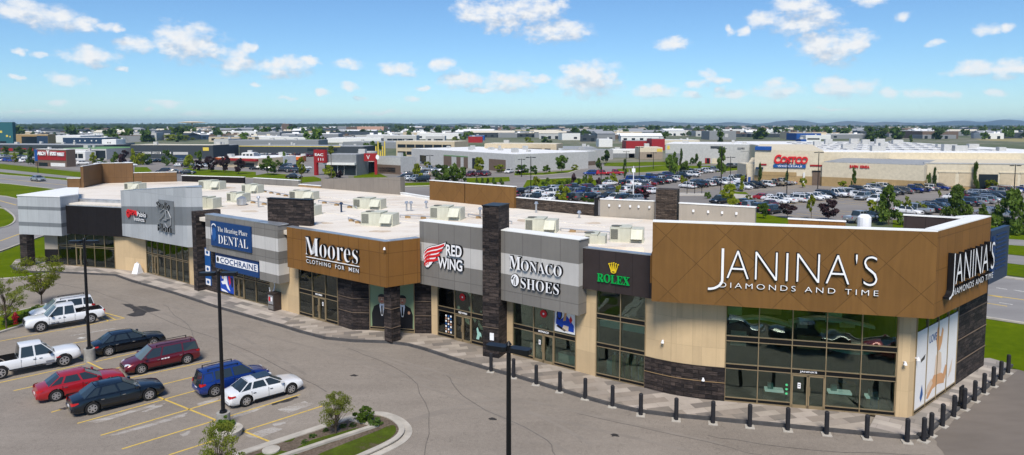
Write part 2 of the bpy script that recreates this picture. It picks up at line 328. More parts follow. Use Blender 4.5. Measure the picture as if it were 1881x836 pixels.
INTT = M('interior_timber', (.3, .2, .1), .5, var=.2)
def flat(name, col, rough=.5, **k): return M(name, col, rough, var=k.pop('var', .04), **k)
LWHT = flat('letter_white', (.85, .85, .87), .35)
LBLK = flat('letter_black', (.01, .01, .012), .4)
LGRN = flat('letter_green', (.0, .33, .06), .35)
LYEL = flat('crown_yellow', (.72, .52, .02), .35)
LRED = flat('logo_red', (.6, .02, .025), .4)
LBLU = flat('sign_blue', (.008, .045, .16), .4)
LBLU2 = flat('sign_bright_blue', (.015, .09, .3), .4)
LOUV = flat('louvre_blue', (.01, .035, .12), .5)
SKIN = flat('printed_skin', (.45, .24, .15), .5, var=.15)
NAVY = flat('navy_panel', (.012, .03, .075), .4)
ACM = M('rooftop_unit_paint', (.58, .58, .48), .5, .1, var=.08, vs=2, streak=.1)
ACD = M('grille_dark', (.12, .12, .1), .6, var=.1)
GALV = M('galvanised', (.5, .52, .55), .35, .7, var=.2)
# ------------------------------------------------------------------ ground
def zpoly(px, z=0.0): return [G2(u, v, z) for u, v in px]
g = MB(); g.add([(-16000, -300, -.03), (16000, -300, -.03), (16000, 16000, -.03), (-16000, 16000, -.03)], [(0, 1, 2, 3)])
struct(g.build('ground', DRY))
def sheet(name, polys, mat, z, kind='structure'):
    b = MB()
    for p in polys: b.sheet(p, z)
    return struct(b.build(name, mat))
# near parking ground: everything the plaza stands in
near = [(-75, 8), (75, 8), (60, 36), (44, 47), (35.5, 44.5), (30, 60), (24, 70), (-35, 108), (-63, 100), (-58, 76)] 
near = [(-95, 5), (95, 5), (52, 32), (36.5, 44.9), (33.3, 43.4), (31.2, 44.2), (28, 48), (10, 60), (-36, 84), (-53, 79)] + zpoly([(95, 503), (41, 511), (0, 514), (-120, 522)])
sheet('parking_lot', [near], ASPH, 0.0)
# left: access roads and lawns
sheet('road', [zpoly([(-400, 296), (0, 320), (125, 332.5), (330, 348), (330, 372), (125, 350), (60, 343), (0, 336), (-400, 308)]),
               zpoly([(-400, 283), (0, 310.5), (140, 325), (300, 338), (300, 343), (140, 329.5), (0, 316), (-400, 290)]),
               zpoly([(-300, 345), (0, 359), (24, 364), (60, 372), (100, 420), (110, 428), (80, 433.5), (33, 450), (0, 463), (-300, 560), (-300, 470), (0, 420), (20, 414), (29, 405), (24, 394), (0, 378), (-300, 362)])], ASPH2, 0.02)
sheet('lawn', [zpoly([(-400, 305), (0, 336), (60, 343), (125, 350), (150, 360), (60, 372), (24, 364), (0, 359), (-400, 338)]),
               zpoly([(-400, 268), (0, 301), (134, 315), (300, 328), (300, 338), (140, 325), (0, 310.5), (-400, 283)]),
               zpoly([(-400, 290), (0, 316), (140, 329.5), (300, 343), (300, 347), (125, 332.5), (0, 320), (-400, 296)]),
               zpoly([(-300, 366), (0, 380), (23, 396), (27, 406), (18, 413), (0, 419), (-300, 468)]),
               zpoly([(-300, 565), (0, 465), (33, 451.5), (80, 435), (150, 428), (150, 470), (60, 474), (46, 477), (28, 480), (18, 489), (25, 496), (45, 499.5), (95, 502), (41, 509), (0, 512.5), (-120, 521)])], GRASS, 0.01)
def ribbon(b, pts, w0, w1, z0, z1, m=0, closed=False):
    """kerb-like strip along a polyline: from offset w0 to w1 to its left"""
    n = len(pts); L = []; Rr = []
    for i, p in enumerate(pts):
        a = pts[i - 1] if (i > 0 or closed) else pts[i]; c = pts[(i + 1) % n] if (i < n - 1 or closed) else pts[i]
        d = Vector((c[0] - a[0], c[1] - a[1])); d.normalize(); nn = Vector((-d.y, d.x))
        L.append((p[0] + nn.x * w0, p[1] + nn.y * w0)); Rr.append((p[0] + nn.x * w1, p[1] + nn.y * w1))
    for i in range(n if closed else n - 1):
        j = (i + 1) % n; q = [L[i], L[j], Rr[j], Rr[i]]
        b.add([(x, y, z0) for x, y in q] + [(x, y, z1) for x, y in q], [(4, 5, 6, 7), (7, 6, 5, 4)][:1] + [(0, 1, 5, 4), (1, 2, 6, 5), (2, 3, 7, 6), (3, 0, 4, 7)], m)
    return b
def smooth(pts, k=2):
    for _ in range(k):
        q = [pts[0]]
        for a, c in zip(pts, pts[1:]):
            q += [(a[0] * .75 + c[0] * .25, a[1] * .75 + c[1] * .25), (a[0] * .25 + c[0] * .75, a[1] * .25 + c[1] * .75)]
        pts = q + [pts[-1]]
    return pts
b = MB()
for px in ([(-300, 345), (0, 359), (24, 364), (60, 372)], [(-300, 362), (0, 378), (24, 394), (29, 405), (20, 414), (0, 420), (-300, 470)], [(80, 433.5), (33, 450), (0, 463), (-300, 560)],
           [(-400, 296), (0, 320), (125, 332.5), (300, 346)], [(-400, 308), (0, 336), (60, 343), (125, 350)]):
    ribbon(b, smooth([G2(*p) for p in px]), -.12, .12, 0, .12)
ribbon(b, smooth([G2(*p) for p in [(95, 503), (41, 510), (0, 513), (-120, 522)]]), -.15, .15, 0, .1)
struct(b.build('road_kerb', CONC))
b = MB()
for px, w in (([(-300, 353), (0, 369), (30, 377)], .12), ([(-300, 500), (0, 443), (42, 428)], .12), ([(-400, 302), (0, 328), (125, 341)], .1)):
    ribbon(b, [G2(*p) for p in px], -w, w, .022, .03)
struct(b.build('road_marking', YEL))
# right side: verge, road and paths beyond the corner store
RX = [(1790, 581), (1881, 596), (2300, 660)]
sheet('verge_lawn', [zpoly([(1740, 575), (1881, 597), (2300, 662), (2300, 800), (1881, 682), (1842, 672), (1808, 659), (1760, 640)]),
                     zpoly([(1700, 468), (1881, 487), (2300, 530), (2300, 560), (1881, 509), (1700, 488)]),
                     zpoly([(1700, 430), (1881, 452), (2300, 500), (2300, 515), (1881, 470), (1700, 450)]),
                     zpoly([(1640, 404), (1881, 418), (2300, 440), (2300, 480), (1881, 441), (1640, 425)])], GRASS, .01)
sheet('side_road', [zpoly([(1650, 485), (1881, 514), (2300, 565), (2300, 660), (1881, 595), (1650, 560)]),
                    zpoly([(1700, 452), (1881, 471), (2300, 517), (2300, 530), (1881, 487), (1700, 466)]),
                    zpoly([(1600, 425), (1881, 441), (2300, 480), (2300, 500), (1881, 452), (1600, 432)])], ASPH2, .015)
b = MB()
ribbon(b, [G2(1650, 560), G2(1881, 595), G2(2300, 660)], -.15, .15, 0, .13)
ribbon(b, [G2(1650, 485), G2(1881, 514), G2(2300, 565)], -.5, .15, 0, .13)
struct(b.build('side_road_kerb', CONC))
b = MB()
for (a, c, w) in (((1650, 519), (2300, 610), .1), ((1700, 540), (1850, 563), .08), ((1700, 522), (1841, 547), .12)):
    ribbon(b, [G2(*a), G2(*c)], -w, w, .018, .026, 0)
struct(b.build('side_road_marking', YEL))
b = MB()
for (a, c) in (((1830, 529), (1850, 532)), ((1862, 533), (1885, 537)), ((1835, 556), (1860, 560))):
    ribbon(b, [G2(*a), G2(*c)], -.12, .12, .018, .026, 0)
struct(b.build('lane_marking', WHP))
# far: shopping district asphalt and lawns
sheet('car_park', [zpoly([(735, 352), (640, 318), (700, 300), (960, 300), (1100, 300), (1230, 297), (1380, 300), (1700, 320), (2300, 330), (2300, 440), (1881, 415), (1640, 404), (1450, 420), (1200, 420), (900, 420), (800, 380)]),
                   zpoly([(-300, 262), (0, 280), (250, 283), (640, 280), (700, 300), (640, 318), (640, 345), (470, 340), (330, 335), (240, 322), (150, 314), (0, 300), (-300, 277)])], ASPH3, .005)
sheet('grass_strip', [zpoly(p) for p in ([(857, 327), (935, 325), (937, 333), (900, 336), (857, 338)], [(700, 337), (788, 335), (820, 340), (788, 343), (700, 345)],
    [(945, 318), (1000, 317), (1045, 313), (1064, 309), (1066, 311), (1045, 318), (1000, 322), (945, 323.5)], [(968, 331), (1045, 327), (1090, 330), (1130, 338), (1090, 341), (1000, 345), (960, 345)],
    [(1125, 311), (1155, 309), (1155, 316), (1120, 319)], [(1110, 299), (1220, 297), (1235, 303), (1150, 306), (1110, 305)],
    [(1155, 309), (1230, 303), (1290, 305), (1380, 302), (1380, 311), (1320, 317), (1250, 313), (1160, 319)], [(1290, 298), (1350, 296), (1350, 299), (1290, 302)],
    [(335, 309), (470, 316), (470, 328), (345, 322)], [(470, 322), (493, 318), (532, 321), (541, 330), (500, 333), (470, 330)], [(540, 326), (577, 324), (600, 332), (545, 337)],
    [(247, 307), (270, 307), (280, 315), (247, 320)], [(650, 309), (700, 320), (736, 336), (700, 345), (650, 330)],
    [(1330, 385), (1365, 386), (1450, 402), (1450, 425), (1380, 425), (1330, 400)], [(1340, 352), (1370, 353), (1375, 357), (1340, 356)], [(0, 281), (60, 282), (60, 285), (0, 284)])], GRASS, .02)
b = MB()
for px in ([(1240, 355), (1300, 356), (1300, 360), (1240, 360)], [(1330, 355), (1400, 362), (1440, 372), (1430, 375), (1380, 366), (1310, 363)]):
    b.prism(zpoly(px), 0, .14)
for px in ([(740, 343), (800, 341.5), (860, 348)],): ribbon(b, [G2(*p) for p in px], -1.2, 1.2, 0, .1)
struct(b.build('traffic_island', CONC))
b = MB()
for px in ([(968, 330), (1045, 326), (1090, 329)], [(945, 323.5), (1000, 322), (1045, 318), (1066, 311)], [(1155, 319), (1250, 313), (1320, 317), (1380, 311)], [(345, 322), (470, 328)]):
    ribbon(b, [G2(*p) for p in px], -.3, .3, 0, .12)
struct(b.build('verge_kerb', CONC))
# bay lines in the far lot
LD = Vector((math.cos(R(38)), math.sin(R(38)))); LN = Vector((-LD.y, LD.x))
b = MB()
for px0, px1 in (((1425, 378), (1640, 354)), ((1470, 398), (1560, 385)), ((1560, 375), (1640, 366)), ((1250, 352), (1345, 342)), ((1345, 355), (1480, 342))):
    a = Vector(G2(*px0)); c = Vector(G2(*px1)); n = int((c - a).length / 2.8)
    for i in range(n):
        p = a + (c - a) * i / n; ribbon(b, [p - LN * 2.6, p + LN * 2.6], -.07, .07, .01, .016)
struct(b.build('bay_marking', YEL))
# ---------------------------------------------------------------- sidewalk along the plaza
FRONT = [(-52.8, 76.3), (-51.2, 76.2), (-43.5, 73.9), (-40.8, 72.8), (-39.0, 72.0), (-32.0, 66.8), (-30.0, 65.2), (-28.1, 63.7), (-21.1, 58.5), (-17.7, 55.9), (-13.7, 52.8), (-12.3, 51.8), (-11, 51.65), (-7.4, 50.8), (-6.1, 50.75), (-5.6, 50.3), (-2.0, 47.6), (.1, 46.0), (4.1, 42.9), (5.3, 41.9), (8.0, 40.1), (8.7, 39.55), (9.6, 38.95), (10.8, 38.47), (12.2, 38.1), (20.8, 36.0), (21.4, 35.85), (21.8, 36.1), (26.9, 40.4), (31.1, 43.9)]
kpx = [(20, 490), (30, 496.5), (60, 501), (95, 500.5), (150, 503.5), (212, 506.5), (244, 518), (320, 539.6), (397, 565), (518, 600), (549, 610), (598, 623), (649, 628), (711, 630), (750, 635), (780, 643), (837, 662), (895, 679), (945, 692), (1071, 731), (1125, 746), (1178, 758), (1242, 766), (1310, 772), (1447, 785), (1592, 799), (1665, 806), (1686, 806), (1708, 793), (1752, 758), (1826, 702), (1850, 680), (1858, 673)]
kerbline = [G2(*p) for p in kpx]
inner = [(31.1, 43.9), (26.9, 40.4), (21.8, 36.1), (21.4, 35.85), (20.8, 36.0), (12.2, 38.1), (9.6, 38.95), (8, 40.1), (4.1, 42.9), (-2, 47.6), (-6.1, 50.75), (-11, 51.65), (-13.7, 52.8), (-21.1, 58.5)]
inner = [(x * 1.01, y + .6) for x, y in inner]
near_k = kerbline[9:]
sw = MB(); sw.prism(kerbline[9:26] + [(20.2, 38), (12.2, 39.3), (8.5, 41), (4.5, 44), (-2, 49), (-6.1, 52.2), (-11, 53), (-13.7, 54), (-17.7, 57)], 0, .15)
struct(sw.build('sidewalk', PAV))
sw = MB(); sw.prism(kerbline[25:] + [(32.5, 45.3), (31.5, 45.3), (27, 41.6), (21.0, 36.4), (20.2, 36.6)], 0, .147)
struct(sw.build('side_pavement', PAV2))
sw = MB(); sw.prism(kerbline[:10] + [(-17.7, 57), (-28, 65.5), (-39, 73.4), (-45, 76), (-52.8, 78), (-56, 78)] + zpoly([(47, 476), (29, 479)]), 0, .148)
struct(sw.build('arcade_pavement', PAV2))
b = MB(); ribbon(b, kerbline, -.09, .09, 0, .17); struct(b.build('kerb', KERB))
# ---------------------------------------------------------------- markings of the near lot (directions from the photo)
b = MB()
def line(a, c, w=.055): ribbon(b, [G2(*a), G2(*c)], -w, w, .004, .008)
for a, c in (((-60, 638), (229, 584.5)), ((-60, 716), (157, 668.4)), ((25, 718), (97, 702)), ((129, 631.6), (160, 626)), ((176, 664.5), (250, 648)), ((94, 757.6), (127, 748)), ((80, 732.6), (100, 728)), ((142, 778), (361.6, 717)), ((185, 800), (408, 734)), ((224, 825), (551, 725)), ((310, 836), (592, 746)),
             ((238, 694.5), (387, 663)), ((288, 709), (353, 693)), ((196, 682), (238, 670)), ((60, 580), (62, 581))):
    line(a, c)
for a, c in (((282.6, 726), (502, 814)), ((140, 655), (196, 682)), ((186, 573), (229, 584.5)), ((200, 590), (186, 583)), ((212, 587.5), (196, 579))): line(a, c)
struct(b.build('bay_lines', YEL))
def splat(name, px, mat, z=.004, seed=1):
    rnd = random.Random(seed); pts = []
    P = [G2(*p) for p in px]; n = len(P)
    for i in range(n):
        a = P[i]; c = P[(i + 1) % n]
        for t in (0, .25, .5, .75):
            j = .07 if t else 0
            pts.append((a[0] + (c[0] - a[0]) * t + rnd.uniform(-j, j), a[1] + (c[1] - a[1]) * t + rnd.uniform(-j, j)))
    q = MB(); q.sheet(pts, z); return struct(q.build(name, mat))
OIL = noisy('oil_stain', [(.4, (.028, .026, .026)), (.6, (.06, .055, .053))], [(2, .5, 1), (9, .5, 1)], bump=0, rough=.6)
splat('dark_stain', [(221, 558), (243, 559), (247, 563), (268, 562), (296, 570), (270, 574), (262, 580), (246, 582), (231, 579), (246, 574), (243, 568), (232, 563)], OIL)
for i, px in enumerate(([(155, 776), (200, 765), (285, 742), (283, 747), (230, 762), (180, 777)], [(260, 756), (290, 744), (304, 740), (296, 747), (270, 756)],
                        [(200, 800), (300, 771), (345, 758), (340, 765), (290, 779), (215, 800)], [(430, 760), (480, 745), (490, 747), (450, 762), (428, 768)], [(510, 752), (560, 737), (577, 742), (530, 759)],
                        [(360, 742), (400, 731), (400, 737), (365, 746)], [(450, 800), (500, 785), (520, 788), (470, 806)], [(330, 798), (350, 791), (350, 795), (336, 802)], [(500, 780), (530, 772), (525, 778), (505, 784)])):
    splat('salt_patch', px, PATCH, seed=i)
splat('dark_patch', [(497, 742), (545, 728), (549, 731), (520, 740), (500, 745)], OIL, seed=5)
b = MB(); line_ = lambda a, c, w: ribbon(b, [G2(*a), G2(*c)], -w, w, .004, .008)
line_((130, 617), (212, 603), .05); line_((144, 621), (156, 621), .2)
struct(b.build('painted_arrow', WHP))
# ---------------------------------------------------------------- planted islands
outer = [(250, 900), (441, 836), (600, 784), (643, 768.6), (679, 761.6), (707, 763), (733.5, 775), (746, 792), (736, 808.6), (707.6, 824), (676.6, 838), (500, 915)]
P = smooth([G2(*p) for p in outer])
b = MB(); b.prism(P, 0, .1); struct(b.build('planting_bed', SOIL))
b = MB(); ribbon(b, P, -.3, -.0, 0, .15); ribbon(b, P, .0, .4, 0, .03)
ribbon(b, smooth([G2(*p) for p in [(500, 850), (542, 836), (684, 789), (694, 785)]], 1), -.13, .13, 0, .22)
ribbon(b, smooth([G2(*p) for p in [(640, 772), (646, 776), (682, 784), (688, 788)]], 1), -.1, .1, 0, .18)
struct(b.build('island_kerb', CONC))
GP = MB()
for px in ([(530, 836), (560, 812), (600, 800), (640, 790), (655, 786), (675, 789), (600, 816), (548, 832), (520, 842)], [(590, 832), (640, 812), (690, 793), (722, 778), (729, 788), (724, 800), (700, 815), (665, 832), (600, 852), (560, 850)],
           [(450, 842), (500, 824), (560, 836), (520, 860), (450, 860)], [(520, 812), (545, 802), (535, 812)]):
    GP.sheet(smooth([G2(*p, .11) for p in px] + [G2(*px[0], .11)], 2)[:-1], .112)
struct(GP.build('island_grass', GRASS2))
isl = smooth([G2(*p) for p in [(-120, 628), (-60, 601), (0, 580.5), (61, 567), (86, 561), (92, 566), (80, 580), (40, 600), (0, 612), (-60, 632)]], 1)
b = MB(); b.prism(isl, 0, .1); struct(b.build('lawn_island', GRASS))
b = MB(); ribbon(b, isl, -.12, .1, 0, .15, closed=True); struct(b.build('lawn_island_kerb', CONC))
b = MB(); b.cyl(G2(498, 828, .1), .42, .42, .1, .18, 20); tag(b.build('manhole_cover', CONC, base=G(498, 828)), 'pale round concrete lid in the planted island near the photo bottom', 'manhole cover')

DKASPH = noisy('darker_asphalt', [(.36, (.14, .12, .103)), (.5, (.175, .15, .13)), (.66, (.215, .187, .163))], [(.12, .4, 1), (1.2, .3, .3), (40, .2, 1)], rough=.85, bump=.25, bs=60, dist=.01)  # darker asphalt tone for the ground right of the corner shop
splat('darker_asphalt_area', [(1712, 803), (1752, 771), (1790, 741), (1838, 703), (1870, 680), (1990, 700), (2100, 900), (1760, 900), (1735, 836)], DKASPH, .006, seed=9)

TRK = noisy('tyre_track', [(.4, (.2, .175, .15)), (.6, (.262, .23, .198))], [(1.2, .5, .3), (20., .5, 1)], bump=0, rough=.8)
TAR = noisy('tar_sealant', [(.4, (.1, .09, .082)), (.6, (.16, .145, .13))], [(2., .5, 1), (9., .5, 1)], bump=0, rough=.6)
def wig(px, seed, j=.3, n=14):
    rs = random.Random(seed); P = smooth([G2(*p) for p in px], 1); out = []
    for a, c in zip(P, P[1:]): out += [a, ((a[0] + c[0]) / 2 + rs.uniform(-j, j) * .4, (a[1] + c[1]) / 2 + rs.uniform(-j, j) * .4)]
    return out + [P[-1]]
for i, (px, w) in enumerate((([(820, 690), (860, 740), (1000, 800), (1020, 836)], .03), ([(1060, 760), (1200, 790), (1400, 836)], .028), ([(300, 560), (350, 600), (360, 640)], .025), ([(100, 520), (200, 540), (330, 600), (450, 640), (600, 720)], .028), ([(1300, 800), (1500, 830), (1700, 836)], .03), ([(640, 640), (760, 690), (790, 760), (780, 836)], .024))):
    b = MB(); ribbon(b, wig(px, i), -w * .8, w * .8, .0045, .0065 + i * .0007); struct(b.build('tar_seam', TAR))
for i, (px, w) in enumerate((([(560, 836), (760, 770), (900, 740), (1100, 790), (1300, 836)], .14), ([(600, 650), (760, 700), (960, 780), (1050, 836)], .13), ([(300, 545), (460, 610), (620, 650), (820, 710)], .13), ([(120, 530), (300, 570), (430, 640), (520, 700)], .12))):
    b = MB(); P = smooth([G2(*p) for p in px], 3); ribbon(b, P, -w, w, .001, .0022 + i * .0005); ribbon(b, [(x + 1.1, y + 1.1) for x, y in P], -w, w, .001, .0024 + i * .0005); struct(b.build('tyre_track', TRK))
for i, (u, v) in enumerate(((118, 751), (402, 700), (650, 690), (905, 770), (1130, 800))):
    b = MB(); c = G2(u, v); b.sheet([(c[0] + .22 * (1 + .4 * math.sin(k * 2.1 + i)) * math.cos(k * .5), c[1] + .16 * (1 + .4 * math.cos(k * 1.7)) * math.sin(k * .5)) for k in range(12)], .013 + i * .0005); struct(b.build('oil_drip', OIL))
# ------------------------------------------------------------------ the plaza
def frame(a, c):
    a = Vector(a); c = Vector(c); d = (c - a); L = d.length; d.normalize(); return a, d, Vector((d.y, -d.x)), L
def fbox(mb, fr, s0, s1, n0, n1, z0, z1, m=0):
    a, d, n, L = fr
    q = [a + d * s0 + n * n1, a + d * s1 + n * n1, a + d * s1 + n * n0, a + d * s0 + n * n0]
    return mb.prism([(p.x, p.y) for p in q], z0, z1, m)
def fpt(fr, s, n, z): p = fr[0] + fr[1] * s + fr[2] * n; return Vector((p.x, p.y, z))
def s_of(fr, u, v, off=0.):
    a = fr[0] + fr[2] * off; c = a + fr[1]; p = PL(u, v, a, c); return (Vector((p.x, p.y)) - a).dot(fr[1]), p.z
PZ = thing('shopping_plaza', 'long flat-roofed row of shops with brown, grey and black fascias and a pale roof', 'building', (-10, 55, 0))
def slabz(mb, foot, zb, zt, m):
    """prism with its own bottom and top height at each corner"""
    a = sum(foot[i][0] * foot[(i + 1) % len(foot)][1] - foot[(i + 1) % len(foot)][0] * foot[i][1] for i in range(len(foot)))
    if a < 0: foot = foot[::-1]; zb = zb[::-1]; zt = zt[::-1]
    n = len(foot); vs = [(p[0], p[1], z) for p, z in zip(foot, zb)] + [(p[0], p[1], z) for p, z in zip(foot, zt)]
    mb.add(vs, [(i, (i + 1) % n, n + (i + 1) % n, n + i) for i in range(n)] + [tuple(range(n, 2 * n)), tuple(range(n - 1, -1, -1))], m)
def fascia(name, foot, levels, mats, cop=WHT, label=None, copt=.1, grow=.05):
    """foot: corners; levels: list of per-corner height lists from the bottom up; one material per band"""
    mb = MB()
    for i in range(len(levels) - 1): slabz(mb, foot, levels[i], levels[i + 1], i)
    cx = sum(p[0] for p in foot) / len(foot); cy = sum(p[1] for p in foot) / len(foot)
    o = mb.build(name, mats, PZ)
    if label: o['label'] = label
    gf = []
    for p in foot:
        d = Vector((p[0] - cx, p[1] - cy)); d.normalize(); gf.append((p[0] + d.x * grow * 1.4, p[1] + d.y * grow * 1.4))
    c = MB(); slabz(c, gf, [z + .002 for z in levels[-1]], [z + copt for z in levels[-1]], 0); c.build('coping', cop, o, base=PZ['_b'])
    return o
def quadfoot(a, c, t=.6, ret=None):
    fr = frame(a, c); p = fpt(fr, 0, -t, 0); q = fpt(fr, fr[3], -t, 0)
    return [tuple(a), tuple(c), (q.x, q.y), (p.x, p.y)]
def lv(n, *zs): return [[z] * n for z in zs]
RZ = 7.2
# --- roof
def off(a, c, o): fr = frame(a, c); p = fpt(fr, 0, o, 0); q = fpt(fr, fr[3], o, 0); return (p.x, p.y), (q.x, q.y)
REAR = [(-55.6, 85), (-61.6, 94.2), (-61.3, 101.2), (-57, 102.6), (-51.5, 105.1), (-39.9, 101.2), (-30.1, 95.9), (-26.2, 93.4), (-13.9, 84.7), (-9.6, 79.2), (.4, 71.0), (8, 65.0), (13.2, 62.3), (20.7, 57.7), (20.4, 50.2), (23.9, 48.4), (25.9, 45.0), (30.3, 44.3)]
frontroof = [(-52.8, 76.6), (-43.5, 74.1), (-40.8, 73.0), (-38.5, 70.9), (-31.4, 65.6), (-29.6, 64.2), (-27.9, 62.9), (-20, 57.2), (-17.9, 55.3), (-9.2, 48.6), (-7.5, 50.4), (-5.9, 49.9), (-2.3, 47.2), (-.6, 46.0), (3.9, 42.5), (4.7, 42.3), (8.1, 39.8), (8.3, 38.6), (21.2, 35.3), (27.6, 40.3), (30.6, 43.4)]
mb = MB(); mb.prism([(-55.0, 79)] + frontroof + REAR[::-1], RZ - .35, RZ); mb.build('roof', ROOF, PZ)
# faint membrane laps and ponding pads on the roof
mb = MB()
for a, c in (((-44, 76), (-36, 99)), ((-35, 72), (-24, 92)), ((-26, 66), (-14, 83)), ((-18, 60), (-6, 75)), ((-8, 53), (2, 68)), ((1, 47), (12, 62))):
    ribbon(mb, [a, c], -.12, .12, RZ, RZ + .02)
for a, c in (((-40, 82), (-2, 56)), ((-30, 88), (8, 58))): ribbon(mb, [a, c], -.07, .07, RZ + .0, RZ + .07)
[0]; mb.build('roof_seam', M('roof_seam', (.66, .63, .58), .6), PZ)
# --- left canopy block
foot = [(-55.3, 75.9), (-49.6, 74.5), (-49.25, 77.1), (-54.2, 85), (-55.7, 85)]
fascia('canopy_fascia', foot, lv(5, 3.7, 4.65, 5.1, 6.5, 6.87, 8.0), [GR5, GR4, GR5, GR4, GR5], WHT, 'pale grey fascia block with two dark stripes')
mb = MB(); mb.prism([(-54.95, 75.4), (-54.0, 75.15), (-53.8, 76.1), (-54.75, 76.3)], .14, 3.7); mb.build('column', STONE, PZ)['label'] = 'dark stone column under the left canopy'
# --- black fascia
foot = quadfoot((-49.6, 75.25), (-41.1, 72.65), .5); fascia('fascia', foot, lv(4, 3.85, 7.0), [BLKP], GALV, 'plain black fascia', copt=.06)
mb = MB(); mb.prism([(-49.4, 75.4), (-41.0, 72.9), (-39.5, 73.5), (-41, 75.0), (-49.2, 77.4)], 3.86, 6.86); mb.build('arcade_roof', ROOF, PZ)
mb = MB(); ribbon(mb, [(-49.3, 77.4), (-41.0, 75.0)], -.15, .15, 6.86, 7.55); mb.build('parapet', GALV, PZ)
# --- tall pale fascia
a, c, r = (-42.0, 72.9), (-31.15, 64.85), (-29.7, 64.6)
def slopebox(foot, zl, zr, mats, idx):
    return None
f5 = [a, c, (-29.6, 64.9), (-30.4, 66.4), (-41.2, 74.3)]
kk = [0, 1, 1, 1, 0]
LV = [[(l, r_)[k] for k in kk] for l, r_ in ((4.0, 4.2), (5.3, 6.3), (7.2, 8.1), (8.85, 10.0))]
fascia('fascia', f5, LV, [GR5, GR4, GR5], GALV, 'pale blue-grey fascia rising to the right', copt=.05)
# --- stone fin and dental fascia
mb = MB(); fr = frame((-29.9, 65.1), (-27.6, 63.3)); fbox(mb, fr, 0, fr[3], -1.2, .12, .14, 4.3); fbox(mb, fr, 0, .75, -1.6, .9, .14, 7.75); mb.build('stone_wall', STONE, PZ)
DA, DC = (-28.4, 62.7), (-19.35, 55.85); frD = frame(DA, DC)
sL, _ = s_of(frD, 477, 500)
fL = fpt(frD, sL, 0, 0); ft = [DA, (fL.x, fL.y)] + [tuple(fpt(frD, sL, -.9, 0)[:2]), tuple(fpt(frD, 0, -.9, 0)[:2])]
fascia('fascia', ft, lv(4, 4.3, 5.45, 6.55, 7.65), [GR1, GR2, GR1], GALV, 'grey striped fascia behind the blue dentist sign', copt=.06)
rt = (-18.75, 56.65)
ft = [(fL.x, fL.y), DC, rt, (-19.2, 57.1), tuple(fpt(frD, sL, -.9, 0)[:2])]
fascia('fascia', ft, lv(5, 2.75, 3.45, 4.4, 5.45, 6.55, 7.65), [GR1, GR2, GR1, GR2, GR1], GALV, 'grey striped fascia stepping down to the lower right', copt=.06)
mb = MB(); fbox(mb, frame((-21.6, 59.9), (-17.3, 58.4)), 0, 4.5, -.5, 0, RZ, 9.45); q = mb.build('parapet', STONE, PZ); q['label'] = 'dark stone slab standing on the roof'
mb = MB(); fbox(mb, frame((-21.6, 59.9), (-17.3, 58.4)), -.05, 4.58, -.55, .05, 9.452, 9.52); mb.build('coping', BLACK, q, base=PZ['_b'])
mb = MB(); mb.prism([(-19.3, 57.0), (-18.6, 56.4), (-18.0, 57.2), (-18.6, 58)], 4.2, 7.6); mb.build('stone_wall', STONE, PZ)
# --- Moores
MA, MC, MR = (-18.35, 55.1), (-9.0, 48.0), (-6.75, 49.6)
q = fascia('fascia', [MA, MC, MR, (-7.1, 50.1), (-9.1, 48.65), (-18.0, 55.55)], lv(6, 4.35, 7.65), [BRN], GALV, 'bronze brown fascia of the menswear shop', copt=.05, grow=.0)
mb = MB(); mb.prism([(-9.35, 49.0), (-8.75, 48.55), (-8.2, 49.2), (-8.85, 49.7)], .14, 4.35); mb.build('column', STONE, PZ)['label'] = 'dark stone column at the corner of the menswear shop'
# --- Red Wing
WA, WC = (-6.85, 50.1), (-2.0, 46.6)
fascia('fascia', quadfoot(WA, WC, .9), lv(4, 4.15, 5.9, 7.3, 8.85), [GR1, GR2, GR1], WHT, 'grey fascia with a lighter stripe behind the winged sign', copt=.06)
# --- stone pylon
frP = frame((-2.0, 45.7), (-.9, 45.2)); mb = MB(); fbox(mb, frP, 0, frP[3], -1.7, 0, .14, 10.5); q = mb.build('stone_pier', STONE, PZ); q['label'] = 'tall dark stone pier between the two grey fascias'
mb = MB(); fbox(mb, frP, -.04, frP[3] + .04, -1.74, .04, 10.502, 10.56); mb.build('coping', BLACK, q, base=PZ['_b'])
# --- Monaco
OA, OC = (-.93, 45.7), (4.13, 41.7)
fascia('fascia', [OA, OC, (4.8, 42.5), (-.3, 46.5)], lv(4, 4.1, 5.94, 7.35, 8.85), [GR1, GR2, GR1], WHT, 'grey fascia with a lighter stripe behind the shoe shop sign', copt=.06)
# --- Rolex
LA, LC = (4.12, 42.25), (8.2, 39.5)
fascia('fascia', quadfoot(LA, LC, .5), lv(4, 5.75, 8.3), [DKB], GALV, 'dark brown fascia with green lettering', copt=.06)
# --- Janina's
JA, JC, JR = (7.9, 38.0), (21.7, 34.45), (28.3, 40.0)
fascia('fascia', [JA, JC, (21.45, 35.12), (8.06, 38.62)], lv(4, 6.0, 10.52), [BRND], WHT, 'bronze brown fascia with diamond seams on the front of the corner shop', copt=.06, grow=.0)
fascia('fascia', [(21.7 + .003, 34.45), JR, (27.75, 40.5), (21.46, 35.13)], lv(4, 6.0, 10.55), [BRN], WHT, 'bronze brown fascia on the right side of the corner shop', copt=.06, grow=.0)
mb = MB(); fbox(mb, frame((7.93, 38.63), (10.6, 48.0)), 0, 9.5, 0, .5, RZ - .3, 8.5); mb.build('parapet', BRN, PZ)
mb = MB(); fbox(mb, frame((28.42, 40.1), (31.3, 42.55)), 0, 3.75, -.3, 0, 6.44, 9.66); q = mb.build('louvre_screen', NAVY, PZ); q['label'] = 'navy louvred screen on the far right of the corner shop'
mb = MB(); fr = frame((28.42, 40.1), (31.3, 42.55))
for i in range(9): fbox(mb, fr, 1.1, 3.1, 0, .05, 7.2 + i * .26, 7.27 + i * .26)
